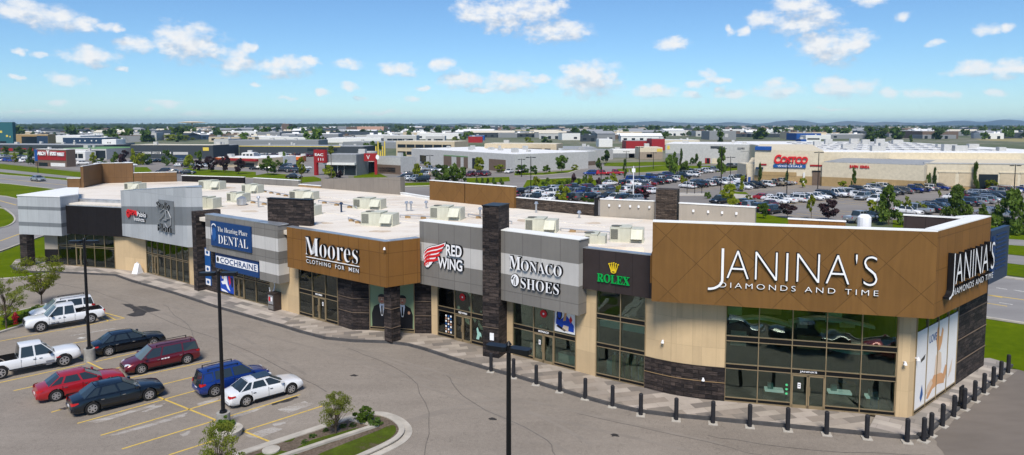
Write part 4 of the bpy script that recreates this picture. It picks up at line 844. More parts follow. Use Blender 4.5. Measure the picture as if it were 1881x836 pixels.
for r_ in range(4):   # long upper feathers
    z0_ = -.04 - .26 * r_; q = [(x * (1 - .1 * r_), z + z0_ - .05 * r_ * x) for x, z in up]; top = q; bot = [(x - .02, z - .2) for x, z in q]
    poly_on(mb, fW, [(ox + x, oz + z) for x, z in top + bot[::-1]], .12, 4)
for i in range(7):
    for j in range(3): x = .2 + .15 * j + .03 * i; z = .12 + i * .12 + j * .08; poly_on(mb, fW, [(ox + p, oz + q_) for p, q_ in disc((x, z), .062, .052, 7)], .125, 4)
mb.build('wing_mark', LM, t)
# menswear
fM = frame(MA, MC); t = sign('big white serif lettering over a thin line and small capitals on the bronze fascia', fM, 4, 6)
mb = MB(); a, c, zb, zt = pbox(fM, 563, 437, 661, 497)
outl(mb, serif('M'), fM, a, a + 1.75, 5.75, 7.15, .02, .14, off=-.016); outl(mb, serif('oores'), fM, a + 1.85, c, 5.72, 6.75, .02, .14, off=-.016); mb.build('lettering', LM, t)
mb = MB(); fbox(mb, fM, a, c, .02, .1, 5.5, 5.55); mb.build('underline', LM, t); mb = MB(); put(mb, 'CLOTHING  FOR  MEN', fM, a + .05, c, 5.05, 5.36, .02, .09, off=.002, space=1.25); mb.build('small_lettering', LM, t)
# dental board
a, c, zb, zt = pbox(frD, 389, 407, 464, 466); zt = 7.2; zb = 4.95
t = sign('dark blue board with two lines of white lettering on the grey striped fascia', frD, 3, 6)
mb = MB(); fbox(mb, frD, a, c, .02, .14, zb, zt); mb.build('board', LBLU, t)
L = c - a; mb = MB(); put(mb, serif('The Hearing Place'), frD, a + L * .19, c - L * .07, zt - .98, zt - .42, .142, .03, off=-.012); put(mb, serif('DENTAL'), frD, a + L * .2, c - L * .06, zb + .3, zb + 1.1, .142, .03, off=-.012); mb.build('lettering', LM, t)
mb = MB(); cc = (a + L * .09, zb + 1.05); poly_on(mb, frD, disc(cc, .35, .6, 18), .143, 6, .02); poly_on(mb, frD, disc((cc[0], cc[1] + .75), .38, .25, 14, 0, 180), .165, 0); poly_on(mb, frD, disc((cc[0], cc[1] + .72), .3, .18, 14, 0, 180), .168, 5); poly_on(mb, frD, disc((cc[0] - .35, cc[1] + .3), .05, .45, 10), .17, 0)
mb.build('round_mark', LM, t)
# lower blue sign
fK = frame((-27.7, 62.6), (-21.7, 57.9)); a, zt_ = s_of(fK, 397, 468); c, zz = s_of(fK, 477, 505)
t = sign('blue and white board with dark capitals under the dentist fascia', fK, 1, 4)
mb = MB(); fbox(mb, fK, a, c, -.3, .1, 2.8, 4.29, 0); fbox(mb, fK, a + .2, c - .1, .1, .12, 3.3, 3.95, 1); mb.build('board', [LBLU, LWHT], t)
mb = MB(); put(mb, 'COCHRAINE', fK, a + .95, c - .25, 3.38, 3.88, .122, .02, off=.01, face=5, side=5, space=1.1); poly_on(mb, fK, disc((a + .5, 3.63), .2, .25, 14), .125, 1); mb.build('lettering', LM, t)
# blue vertical banner on the stone fin
fB = frame((-29.9, 65.1), (-27.6, 63.3)); a, _ = s_of(fB, 379, 500, .1); c, _ = s_of(fB, 389, 500, .1)
t = sign('narrow blue vertical banner with white symbols left of the dentist shop', fB, a, 2, 'banner'); mb = MB(); fbox(mb, fB, a, c, .14, .2, .7, 4.25); mb.build('board', LBLU2, t)
mb = MB()
for z in (3.85, 2.25, 1.0): fbox(mb, fB, a + .1, c - .1, .2, .215, z - .3, z + .3, 0); poly_on(mb, fB, disc(((a + c) / 2, z), (c - a) * .22, .16, 12), .222, 6)
mb.build('symbol', LM, t)
# studio fascia signs
fU = frame((-42.0, 72.9), (-31.15, 64.85))
a, c, zb, zt = pbox(fU, 291, 366, 322, 431); t = sign('dark grey square plaque with curling silver lettering on the pale blue-grey fascia', fU, a, 6)
mb = MB(); fbox(mb, fU, a + .2, c, .02, .12, zb + .15, zt); mb.build('board', GR4, t)
w = c - a; h = zt - zb; mb = MB(); put(mb, 'Studio', fU, a, a + w * .8, zt - h * .26, zt - h * .06, .12, .14, off=-.01); put(mb, 'Flou', fU, a + w * .02, a + w * .85, zb + h * .04, zb + h * .27, .12, .14, off=-.015)
def loop(mb, fr, pts, r, n, m):
    P = [fpt(fr, s, n, z) for s, z in pts]
    for p, q in zip(P, P[1:]): mb.tube(p, q, r, 5, m=m)
cx = a + w * .5; cz = zb + h * .5
loop(mb, fU, [(cx - w * .3, cz + h * .12), (cx - w * .1, cz + h * .22), (cx + w * .2, cz + h * .2), (cx + w * .38, cz), (cx + w * .36, cz - h * .22), (cx + w * .15, cz - h * .32), (cx, cz - h * .2)], .05, .2, 0)
loop(mb, fU, [(cx - w * .35, cz - h * .12), (cx - w * .1, cz + h * .02), (cx + w * .08, cz + h * .2), (cx + w * .1, cz - h * .1), (cx - w * .12, cz - h * .1), (cx + w * .3, cz - h * .02)], .05, .22, 0)
mb.build('lettering', [M('silver_letter', (.42, .43, .45), .35, .5)] + LM[1:], t)
a, c, zb, zt = pbox(fU, 238, 387, 271, 404); zt = 7.05; zb = 5.95; t = sign('small red and white lettering on the darker stripe of the pale blue-grey fascia', fU, a, 6)
mb = MB(); w = c - a; put(mb, 'SPA', fU, a, a + w * .48, zb + .5, zt - .05, .02, .12, off=.02, face=4, side=4, dz=-.0); put(mb, 'Pablo', fU, a + w * .5, a + w, zb + .5, zt - .12, .02, .12, off=.015); put(mb, 'Instincts', fU, a + w * .32, a + w * .9, zb, zb + .42, .02, .12, off=.015)
for i in range(7): an = R(52 * i); poly_on(mb, fU, disc((a - .1 + .28 * math.cos(an), zb + .62 + .32 * math.sin(an)), .14, .14, 8), .02 + .003 * i, 4, .12)
mb.build('lettering', LM, t)
# --- door signs, posters and decals
def decal(name, label, cat, fr, s, z, fn, mats=LM): p = fpt(fr, s, 0, z); mb = MB(); fn(mb); return tag(mb.build(name, mats, base=p), label, cat)
def dsign(k, bay, txt, z, lab):
    so, fr = ST[k]; L = fr[3]; cols = {'jan': (.4, .6), 'moores': (.36, .7), 'rw': (.38, .74), 'monaco': (.34, .67), 'dental': (.32, .52)}[k]
    s0 = (cols[0] + .25 * (cols[1] - cols[0])) * L; s1 = (cols[1] - .25 * (cols[1] - cols[0])) * L
    decal('door_sign', lab, 'door sign', fr, s0, z, lambda mb: put(mb, txt, fr, s0, s1, z, z + .13, .03, .02, off=.01, side=0))
dsign('jan', 2, "JANINA'S", 2.17, 'small white lettering above the glass doors of the brown corner shop'); dsign('moores', 1, 'MOORES', 2.2, 'small white lettering above the doors of the menswear shop'); dsign('rw', 1, 'RED WING', 2.22, 'small white lettering above the doors below the winged sign'); dsign('monaco', 1, 'MONACO', 2.17, 'small white lettering above the doors of the shoe shop')
pf = M('poster_white', (.8, .79, .78), .4, var=.02); PM = LM + [pf, flat('poster_orange', (.62, .33, .16)), flat('poster_pale', (.7, .55, .42)), INT, flat('poster_blue', (.01, .06, .4)), flat('poster_green', (.2, .27, .16))]
so, fr = ST['side']; L = fr[3]; HS = [hh for hh in (1.3,)]
t = thing('window_poster', 'tall white poster with an orange dancing figure filling the side windows of the corner shop', 'poster', fpt(fr, 0, 0, .4))
mb = MB()
for i in range(4): fbox(mb, fr, L * (.25 * i) + .03, L * (.25 * i + .25) - .03, .0, .012, .4, 4.75 + .0 * i, 8)
mb.build('sheet', PM, t); mb = MB()
def P2(pts, m, n=.02): poly_on(mb, fr, [(L * x, .4 + 4.35 * y) for x, y in pts], n, m)
P2([(.47, .55), (.53, .6), (.6, .55), (.62, .35), (.58, .2), (.5, .18), (.45, .3)], 10); P2([(.5, .6), (.46, .78), (.48, .92), (.52, .95), (.53, .8), (.57, .78), (.6, .9), (.63, .85), (.6, .68), (.56, .6)], 9, .024)
P2([(.44, .3), (.35, .18), (.28, .05), (.32, .03), (.42, .12), (.55, .14), (.7, .1), (.72, .2), (.62, .27)], 9, .022); P2([(.25, .1), (.3, .22), (.38, .28), (.42, .2), (.33, .12)], 10, .027); P2([(.66, .22), (.72, .35), (.76, .3), (.72, .15)], 9, .029); P2([(.84, .25), (.9, .38), (.88, .2), (.8, .12)], 10, .02)
P2([(.12, .62), (.22, .66), (.2, .6), (.12, .58)], 11, .02); P2([(.13, .12), (.17, .28), (.2, .14), (.16, .05)], 6, .02)
put(mb, 'LOVE', fr, L * .3, L * .47, 3.75, 4.2, .02, .004, off=.01, face=6, side=6); mb.build('figure', PM, t)
# menswear posters: two men in dark suits (flat prints)
so, fr = ST['poster']; L = fr[3]
for k in range(2):
    t = thing('window_poster', ('printed poster of a dark suited man left of the menswear corner column', 'printed poster of a dark suited man right of the menswear corner column')[k], 'poster', fpt(fr, L * (.02 + .5 * k), 0, .45)); s0 = L * (.5 * k) + .04; s1 = L * (.5 * k + .5) - .04; cx = (s0 + s1) / 2 + (.1 if k == 0 else -.05)
    mb = MB(); fbox(mb, fr, s0, s1, -.012, 0, .46, 4.4, 13); mb.build('sheet', PM, t); mb = MB(); q = lambda pts, m, n: poly_on(mb, fr, [(cx + x * 1.05, .46 + z * .8) for x, z in pts], n, m)
    q([(-.78, 0), (.78, 0), (.8, 1.3), (.62, 2.0), (.2, 2.28), (-.2, 2.28), (-.62, 2.0), (-.8, 1.3)], 1, .006); q([(-.17, 2.3), (.17, 2.3), (.2, 2.1), (.06, 1.1), (-.06, 1.1), (-.2, 2.1)], 0, .01); q([(-.05, 2.1), (.05, 2.1), (.07, 1.3), (0, 1.15), (-.07, 1.3)], 1, .014)
    q(disc((0, 2.72), .29, .46, 20), 7, .012); q(disc((0, 2.93), .3, .3, 14, 0, 180), 1, .016); q(disc((-.1, 2.8), .045, .022, 8), 1, .018); q(disc((.1, 2.8), .045, .022, 8), 1, .018); q(disc((0, 2.52), .09, .03, 8), 4, .018); q([(-.03, 2.78), (.03, 2.78), (.045, 2.64), (-.045, 2.64)], 10, .017)
    if k: q(disc((.5, 1.55), .1, .16, 10), 7, .014)
    mb.build('figure', PM, t)
so, fr = ST['monaco']; L = fr[3]; s0 = L * .68; s1 = L * .99
t = thing('window_poster', 'white poster with blue and red shoes in the upper right window of the shoe shop', 'poster', fpt(fr, s0, 0, 2.5)); mb = MB(); fbox(mb, fr, s0, s1, .02, .04, 2.5, 4.15, 8); mb.build('sheet', PM, t); mb = MB(); w = s1 - s0
q = lambda pts, m, n: poly_on(mb, fr, [(s0 + x * w, 2.5 + z * 1.65) for x, z in pts], n, m)
q([(.06, .3), (.1, .62), (.3, .5), (.45, .62), (.6, .7), (.95, .35), (.95, .08), (.5, .1)], 12, .045); q(disc((.24, .7), .14, .22, 14), 1, .05); q(disc((.24, .7), .09, .15, 12), 12, .053); q([(.42, .45), (.5, .85), (.6, .8), (.56, .5)], 9, .05); q([(.72, .55), (.8, .72), (.88, .55), (.8, .42)], 4, .05); q([(.35, .08), (.45, .3), (.7, .28), (.68, .08)], 10, .056); q([(.1, .2), (.5, .05), (.6, .1), (.15, .28)], 1, .056)
mb.build('print', PM, t)
so, fr = ST['dental']; L = fr[3]; s0 = L * .045; s1 = L * .315
t = thing('window_poster', 'blue window poster with white and red shapes left of the dentist shop doors', 'poster', fpt(fr, s0, 0, .4)); mb = MB(); fbox(mb, fr, s0, s1, .02, .04, .4, 2.1, 12); mb.build('sheet', PM, t); mb = MB(); w = s1 - s0
q = lambda pts, m, n: poly_on(mb, fr, [(s0 + x * w, .4 + z * 1.7) for x, z in pts], n, m)
q([(.3, .95), (.5, .9), (.55, .5), (.75, .1), (.55, .2), (.4, .45), (.15, .4), (.05, .55), (.25, .6)], 0, .045); q([(.6, .9), (.75, .95), (.8, .6), (.7, .4)], 4, .05); q([(.8, .9), (.95, .85), (.95, .4), (.85, .3)], 1, .05); q([(.1, .8), (.2, .9), (.3, .75), (.15, .7)], 10, .05); q([(.05, .15), (.4, .1), (.6, .0), (.1, .03)], 0, .05); mb.build('print', PM, t)
for k, s, z, m, lab in (('rw', .55, 3.45, 4, 'round red decal in the window over the doors below the winged sign'), ('monaco', .5, 3.45, 4, 'round red decal in the window over the shoe shop doors')):
    so, fr = ST[k]; L = fr[3]; decal('window_decal', lab, 'decal', fr, s * L, z, lambda mb: (poly_on(mb, fr, disc((s * L, z), .27, .27, 18), .02, m), poly_on(mb, fr, disc((s * L, z), .07, .07, 10), .024, 0)))
for k, s0, z0, z1, lab in (('rw', .17, .55, 1.9, 'column of small white printed squares in the left window below the winged sign'),):
    so, fr = ST[k]; L = fr[3]
    def fn(mb):
        for c_ in range(3):
            for r_ in range(7): fbox(mb, fr, L * s0 + c_ * .24, L * s0 + c_ * .24 + .14, .015, .02, z0 + r_ * .2, z0 + r_ * .2 + .13, (0, 7, 0, 6)[(r_ + c_) % 4])
    decal('window_decal', lab, 'decal', fr, L * s0, z0, fn)
for k, s, z, lab in (('jan', .44, 1.45, 'small white hours notice on the left glass door of the corner shop'), ('monaco', .42, 1.5, 'small white notice on the left glass door of the shoe shop'), ('moores', .6, 1.6, 'small white notice on the right glass door of the menswear shop')):
    so, fr = ST[k]; L = fr[3]; decal('door_notice', lab, 'notice', fr, s * L, z, lambda mb: (fbox(mb, fr, s * L, s * L + .16, -.015, -.008, z - .2, z + .12, 0), fbox(mb, fr, s * L + .03, s * L + .13, -.008, -.004, z - .1, z - .06, 1), fbox(mb, fr, s * L + .03, s * L + .13, -.008, -.004, z + .0, z + .04, 1)))
so, fr = ST['rolex']; L = fr[3]
decal('window_blind', 'pale mint roller blinds in the middle windows of the watch shop', 'blind', fr, 0, 3.4, lambda mb: (fbox(mb, fr, .1, L / 2 - .05, -.3, -.25, 3.35, 3.93, 0), fbox(mb, fr, L / 2 + .05, L - .05, -.3, -.25, 3.35, 3.93, 0)), [INTG])
for i in range(5):
    s = L * (.3 + .14 * i); decal('display_plinth', Ord(i) + ' golden display stand from the left behind the watch shop window', 'display stand', fr, s, .2, lambda mb: (fbox(mb, fr, s - .12, s + .12, -.8, -.5, .2, 1.55, 0), fbox(mb, fr, s - .05, s + .05, -.7, -.6, 1.55, 1.75, 1)), [flat('gold_plinth', (.35, .25, .09)), INTW])
so, fr = ST['monaco']; L = fr[3]
decal('display_plinth', 'pale mint display block inside the right window of the shoe shop', 'display stand', fr, L * .7, .2, lambda mb: fbox(mb, fr, L * .69, L * .98, -.7, -.3, .3, .95), [INTG])
so, fr = ST['jan']; L = fr[3]
def arcrib(mb, s0, s1, n0, n1, z, w, m):
    P = [(s0 + (s1 - s0) * i / 12, n0 + (n1 - n0) * math.sin(math.pi * i / 12)) for i in range(13)]
    for (a, c), (a2, c2) in zip(P, P[1:]):
        q = [fpt(fr, a, c, z), fpt(fr, a2, c2, z), fpt(fr, a2, c2 - w, z), fpt(fr, a, c - w, z)]; u_ = [x + Vector((0, 0, .16)) for x in q]; mb.add(q + u_, [(0, 1, 2, 3), (7, 6, 5, 4), (0, 4, 5, 1), (2, 6, 7, 3)], m)
for i, (s0, s1, n0, n1, z, w, m, lab) in enumerate(((.2, 3.6, -.3, -1.5, 4.6, .5, 0, 'left pale curved ceiling band inside the corner shop'), (3.4, 7.8, -.3, -1.6, 4.8, .4, 0, 'right pale curved ceiling band inside the corner shop'), (5.6, 8.5, -1.8, -1.0, 3.1, .4, 1, 'short curved counter canopy at the right inside the corner shop'))):
    decal('ceiling_band', lab, 'ceiling band', fr, s0, z, lambda mb: arcrib(mb, s0, s1, n0, n1, z, w, m), [INTW, INTG, INTT])
for i, (s, n, z, w, h, m) in enumerate(((.3, -3, 4.4, .8, 1.2, 0), (2.2, -4, 4.3, 1.3, 1.0, 2), (5.9, -3.4, 4.2, .9, 1.4, 0), (4.3, -3, 2.6, 1.3, .8, 2), (.5, -3, 2.5, .9, .9, 1), (7.3, -3, 2.5, .8, .7, 1))):
    decal('wall_display', Ord(i) + ' wall display panel counted from the left top inside the corner shop', 'display', fr, s, z, lambda mb: fbox(mb, fr, s, s + w, n - .1, n, z, z + h), [(INTG, INTW, INTT)[m]])
for i, (s, z, w, lab) in enumerate(((.63, .9, 1.3, 'white lit display counter inside the right windows of the corner shop'), (.25, .7, 1.1, 'pale display counter inside the left windows of the corner shop'), (.85, .8, .7, 'narrow pale counter at the right end inside the corner shop'))):
    def fn(mb, s=s, z=z, w=w): fbox(mb, fr, L * s, L * s + w, -1.1, -.5, .16, z, 0); fbox(mb, fr, L * s + .05, L * s + w - .05, -1.05, -.55, z, z + .12, 3); fbox(mb, fr, L * s + .2, L * s + .5, -.9, -.7, z + .12, z + .45, 2)
    decal('display_counter', lab, 'counter', fr, L * s, .16, fn, [INTT, INTW, INTG, LIT])
decal('window_sticker', 'column of small green stickers beside the doors of the corner shop', 'sticker', fr, L * .38, 1.2, lambda mb: [poly_on(mb, fr, disc((L * .375, z), .07, .07, 8), .01, 0) for z in (.9, 1.15, 1.4)], [flat('sticker_green', (.1, .6, .25))])
p = fpt(frP, .75, .02, 1.6); tag((lambda mb: (fbox(mb, frP, .55, .85, 0, .03, 1.35, 1.85), mb)[1])(MB()).build('wall_notice', LWHT, base=p), 'small white notice plate on the tall dark stone pier', 'notice')
decal('window_decal', 'pale mint figure decal low in the window beside the tall stone pier', 'decal', ST['rw'][1], 3.9, .8, lambda mb: poly_on(mb, ST['rw'][1], [(3.75, .6), (3.85, .95), (3.78, 1.35), (3.9, 1.5), (4.0, 1.2), (4.2, 1.1), (4.25, .8), (4.1, .9), (4.0, .6)], .01, 0), [flat('mint', (.35, .6, .52))])

for i, (s, n, z) in enumerate(((.8, -2.5, 5.6), (2.3, -1.6, 5.6), (3.9, -2.6, 5.6), (5.4, -1.5, 5.6), (6.9, -2.4, 5.6), (8.0, -1.5, 5.6), (1.5, -3.5, 2.9), (4.6, -3.2, 2.9), (6.2, -3.4, 2.9), (7.6, -3.0, 2.9))):
    decal('ceiling_lamp', Ord(i) + ' small glowing ceiling lamp inside the corner shop', 'lamp', fr, s, z, lambda mb: fbox(mb, fr, s, s + .14, n, n + .14, z, z + .04), [DOWNL])
# ------------------------------------------------------------------ vehicles
WG = MT.get('car_glass') or M('car_glass', (.022, .03, .033), .05, 0, var=.05, spec=.8)
WGL = M('car_windscreen', (.1, .13, .135), .06, 0, var=.05, spec=.9)
TYRE = M('tyre', (.015, .015, .016), .85, var=.2); RIM = M('alloy_rim', (.5, .5, .52), .3, .7, var=.1); ARCH = M('underbody', (.008, .008, .009), .9)
HL = M('headlight', (.7, .72, .75), .12, .3, var=.05); TL = M('tail_light', (.42, .012, .012), .2, var=.05); PLT = M('number_plate', (.7, .7, .72), .5); AMB = M('amber_light', (.7, .25, .02), .25)
CHR = M('chrome_trim', (.55, .56, .58), .2, .9)
def paint(n, c, met=.3): return M('paint_' + n, c, .32, met, var=.03, vs=.3, coat=1.)
PAINT = dict(white=paint('white', (.72, .73, .75), 0), black=paint('black', (.004, .0045, .006)), navy=paint('dark_slate', (.006, .01, .016)), maroon=paint('maroon', (.13, .008, .014)), red=paint('red', (.42, .012, .018)), blue=paint('blue', (.005, .03, .2)), silver=paint('silver', (.38, .4, .42), .5), grey=paint('grey', (.1, .105, .11), .4), tan=paint('tan', (.3, .25, .17), .4), orange=paint('orange', (.5, .2, .03)))
# profiles: length, width, ride height, hood/belt/roof data (x from rear 0 to front 1)
KINDS = dict(
    sedan=dict(L=4.75, W=1.84, zb=.19, wh=.355, wx=(.205, .815), body=[(0, .66, .86), (.02, .84, .955), (.12, .95, .985), (.2, .97, 1), (.3, .97, 1), (.5, .94, 1), (.62, .95, 1), (.7, .93, 1), (.82, .87, .99), (.92, .81, .965), (.98, .73, .91), (1, .6, .84)], cab=(.13, .275, .5, .735), top=(.265, .32, .46, .545), H=1.47, n=4),
    suv=dict(L=4.5, W=1.86, zb=.25, wh=.385, wx=(.19, .81), body=[(0, .72, .9), (.015, .9, .965), (.1, 1.0, 1), (.2, 1.02, 1), (.35, 1.02, 1), (.55, 1.0, 1), (.7, 1.0, 1), (.76, .99, 1), (.86, .93, .99), (.95, .84, .96), (.99, .73, .92), (1, .58, .86)], cab=(.0, .2, .46, .775), top=(.055, .2, .44, .6), H=1.68, n=4),
    minivan=dict(L=5.05, W=1.95, zb=.22, wh=.375, wx=(.19, .80), body=[(0, .75, .9), (.012, .95, .97), (.1, 1.02, 1), (.2, 1.02, 1), (.4, 1.0, 1), (.6, .99, 1), (.72, .98, 1), (.78, .97, 1), (.88, .89, .99), (.96, .79, .96), (.99, .68, .92), (1, .55, .86)], cab=(.0, .24, .54, .8), top=(.045, .24, .5, .63), H=1.72, n=4),
    pickup=dict(L=5.7, W=1.96, zb=.4, wh=.44, wx=(.19, .82), body=[(0, 1.05, .95), (.01, 1.14, .99), (.1, 1.15, 1), (.25, 1.15, 1), (.36, 1.15, 1), (.37, 1.12, 1), (.5, 1.12, 1), (.68, 1.12, 1), (.75, 1.12, 1), (.86, 1.13, .995), (.95, 1.1, .985), (.985, 1.03, .95), (1, .84, .9)], cab=(.37, .38, .53, .735), top=(.39, .395, .52, .605), H=1.95, n=4, bed=True))
def lvl(k, t):
    B = k['body']
    for (x0, z0, w0), (x1, z1, w1) in zip(B, B[1:]):
        if x0 <= t <= x1: f = (t - x0) / (x1 - x0); return z0 + (z1 - z0) * f, w0 + (w1 - w0) * f
    return B[-1][1], B[-1][2]
def car_body(k, simple=False):
    L, W, zb = k['L'], k['W'], k['zb']; ts = sorted(set([b[0] for b in k['body']] + ([] if simple else [.05, .15, .25, .4, .45, .58, .66, .78, .9])))
    rings = []
    for t in ts:
        z, wf = lvl(k, t); w = W / 2 * wf; x = t * L; e = min(t, 1 - t); lift = max(0, .06 - e) * 1.8; zz = z - zb
        rings.append([(x, 0, zb + lift), (x, w - .13, zb + lift), (x, w - .03, zb + lift + .1), (x, w - .005, zb + lift + .34 * zz), (x, w, zb + lift * .8 + .5 * zz), (x, w - .02, zb + .78 * zz), (x, w - .07, z - .05), (x, w - .17, z - .004), (x, w * .5, z + .025), (x, 0, z + .035)])
    mb = MB(); n = len(rings[0]); nn = 2 * n - 2
    for r in rings: mb.v += r + [(x, -y, z) for x, y, z in r[-2:0:-1]]
    for i in range(len(rings) - 1):
        for j in range(nn): a = i * nn + j; c = i * nn + (j + 1) % nn; mb.f.append((a, c, c + nn, a + nn)); mb.m.append(0)
    mb.f.append(tuple(range(nn - 1, -1, -1))); mb.m.append(0); q = (len(rings) - 1) * nn; mb.f.append(tuple(range(q, q + nn))); mb.m.append(0)
    return mb
def cabin(k):
    """roof, pillars and the glass quads of the cabin"""
    L, W, H = k['L'], k['W'], k['H']; c, t = k['cab'], k['top']
    def bot(x): z, wf = lvl(k, x); return Vector((x * L, W / 2 * min(wf, .99) - .1, z - .02))
    zr = H - .07; wr = W / 2 - .31 if not k.get('bed') else W / 2 - .27
    def top(x): return Vector((x * L, wr - .05 * abs(x - .42) * 1.2, zr - .25 * max(0, abs(x - .42) - .12) ** 1.2))
    B = [bot(x) for x in c]; T = [top(x) for x in t]
    c4 = k['L'] and c
    mb = MB(); glass = []
    for sgn in (1, -1):
        m = lambda p: Vector((p.x, p.y * sgn, p.z))
        for i in range(3):
            q = [m(B[i]), m(B[i + 1]), m(T[i + 1]), m(T[i])]; f = q if sgn > 0 else q[::-1]; mb.add(f, [(0, 1, 2, 3)] if sgn < 0 else [(3, 2, 1, 0)])
            if i == 0 and c[1] - c[0] < .02: continue
            cen = sum(q, Vector()) / 4; nrm = (q[1] - q[0]).cross(q[3] - q[0]).normalized(); nrm = nrm if nrm.y * sgn > 0 else -nrm
            e = []
            for a, p in enumerate(q):
                pr, nx_ = q[a - 1], q[(a + 1) % 4]; d = ((pr - p).normalized() + (nx_ - p).normalized()); e.append(p + d * .055 + nrm * .012)
            glass.append(('side_window', e if sgn < 0 else e[::-1]))
    m = lambda p: Vector((p.x, -p.y, p.z))
    for nm, b_, t_ in (('rear_window', B[0], T[0]), ('windscreen', B[3], T[3])):
        q = [b_, m(b_), m(t_), t_]; mid = Vector(((.08 if nm == 'windscreen' else -.05), 0, .02))
        qq = [b_, (b_ + m(b_)) / 2 + mid, m(b_), m(t_), (t_ + m(t_)) / 2 + mid * .6, t_]
        mb.add(qq, [(0, 1, 4, 5), (1, 2, 3, 4)] if nm == 'rear_window' else [(5, 4, 1, 0), (4, 3, 2, 1)])
        s = 1 if nm == 'windscreen' else -1; nrm = Vector((s * .8, 0, .6)).normalized() * .015
        ins = lambda p, f: p + ((b_ + m(b_) + t_ + m(t_)) / 4 - p) * f
        g = [ins(qq[0], .07) + nrm, ins(qq[1], .07) + nrm, ins(qq[2], .07) + nrm, ins(qq[3], .08) + nrm, ins(qq[4], .06) + nrm, ins(qq[5], .08) + nrm]
        glass.append((nm, g))
    # roof, slightly crowned
    rv = []
    for i, p in enumerate(T):
        cr = .075 - .03 * (i in (0, 3)); rv += [p, Vector((p.x, p.y * .55, p.z + cr * .8)), Vector((p.x + (.03 if i == 3 else -.02 if i == 0 else 0), 0, p.z + cr)), Vector((p.x, -p.y * .55, p.z + cr * .8)), m(p)]
    k0 = len(mb.v); mb.v += [tuple(p) for p in rv]
    for i in range(3):
        for j in range(4): a = k0 + i * 5 + j; mb.f.append((a, a + 5, a + 6, a + 1)); mb.m.append(0)
    for i, s in ((0, 1), (3, 0)):
        a = k0 + i * 5; mb.f.append((a, a + 1, a + 2, a + 3, a + 4) if s else (a + 4, a + 3, a + 2, a + 1, a)); mb.m.append(0)
    return mb, glass
def wheel(r, w=.22, detail=True):
    ty = MB(); n = 20 if detail else 10; T = Matrix.Rotation(R(90), 4, 'X')
    pr = [(r * .62, -w / 2), (r * .93, -w / 2), (r, -w / 2 + .04), (r, w / 2 - .04), (r * .93, w / 2), (r * .62, w / 2)]
    for q, z in pr: ty.v += [tuple(T @ Vector((q * math.cos(2 * math.pi * i / n), q * math.sin(2 * math.pi * i / n), z))) for i in range(n)]
    for j in range(len(pr) - 1):
        for i in range(n): a = j * n + i; c = j * n + (i + 1) % n; ty.f.append((a, c, c + n, a + n)); ty.m.append(0)
    rm = MB()
    rm.cyl((0, 0), r * .62, r * .62, -w / 2 + .06, w / 2 - .05, n, 1, T)
    for s in (-1, 1):
        for i in range(n):
            a0, a1 = 2 * math.pi * i / n, 2 * math.pi * (i + 1) / n; z0 = s * (w / 2 + .004); q = [T @ Vector((rr * math.cos(a), rr * math.sin(a), z0)) for rr, a in ((r * .55, a0), (r * .66, a0), (r * .66, a1), (r * .55, a1))]; rm.add(q, [(0, 1, 2, 3)], 0)
        for i in range(6 if detail else 5):
            a = 2 * math.pi * i / (6 if detail else 5); d = Vector((math.cos(a), math.sin(a), 0)); e = Vector((-d.y, d.x, 0)); z0 = Vector((0, 0, s * (w / 2 - .005)))
            q = [d * r * .1 - e * .05 + z0, d * r * .58 - e * .035 + z0, d * r * .58 + e * .035 + z0, d * r * .1 + e * .05 + z0]; rm.add([T @ p for p in q], [(0, 1, 2, 3)], 0)
        rm.cyl((0, 0), .07, .06, s * (w / 2 - .03) if s > 0 else s * (w / 2), s * (w / 2) if s > 0 else s * (w / 2 - .03), 8, 0, T)
    return ty, rm
MESH = {}
def getmesh(key, fn):
    if key not in MESH: MESH[key] = fn()
    return MESH[key]
def mk(name, me, parent, loc=(0, 0, 0), rz=0, mats=None):
    o = bpy.data.objects.new(name, me); COL.objects.link(o); o.parent = parent; o.location = loc; o.rotation_euler = (0, 0, rz)
    if mats:
        for i, m in enumerate(mats): o.material_slots[i].link = 'OBJECT'; o.material_slots[i].material = m
    return o
def tomesh(mb, mats, smooth=None):
    o = mb.build('tmp', mats, smooth=smooth or False); me = o.data; bpy.data.objects.remove(o); return me
def boolmesh(me, cutters):
    o = bpy.data.objects.new('b', me); COL.objects.link(o); cs = []
    for cm in cutters:
        q = bpy.data.objects.new('c', cm); COL.objects.link(q); cs.append(q); md = o.modifiers.new('x', 'BOOLEAN'); md.operation = 'DIFFERENCE'; md.object = q; md.solver = 'EXACT'; md.material_mode = 'TRANSFER'
    bpy.context.view_layer.update(); r = bpy.data.meshes.new_from_object(o.evaluated_get(bpy.context.evaluated_depsgraph_get()))
    for q in cs + [o]: bpy.data.objects.remove(q)
    return r
def body_mesh(kind, fine):
    k = KINDS[kind]; L, W = k['L'], k['W']; b = car_body(k, not fine); me = tomesh(b, [PAINT['white'], ARCH], 38)
    if fine:
        cu = []
        T = Matrix.Rotation(R(90), 4, 'X')
        for wx in k['wx']: c = MB(); c.cyl((0, 0), k['wh'] + .07, k['wh'] + .07, -W, W, 24, 0, Matrix.Translation((wx * L, 0, k['wh'])) @ T); cu.append(tomesh(c, [ARCH]))
        if k.get('bed'): c = MB(); c.box(.012 * L + .05, .368 * L - .03, -W / 2 + .15, W / 2 - .15, .72, 2); cu.append(tomesh(c, [ARCH]))
        me = boolmesh(me, cu)
        me.polygons.foreach_set('use_smooth', [True] * len(me.polygons)); me.set_sharp_from_angle(angle=R(35))
    return me
def solid_quad(pts, t=.012):
    mb = MB(); n = len(pts); mb.add(pts, [tuple(range(n))]); return mb
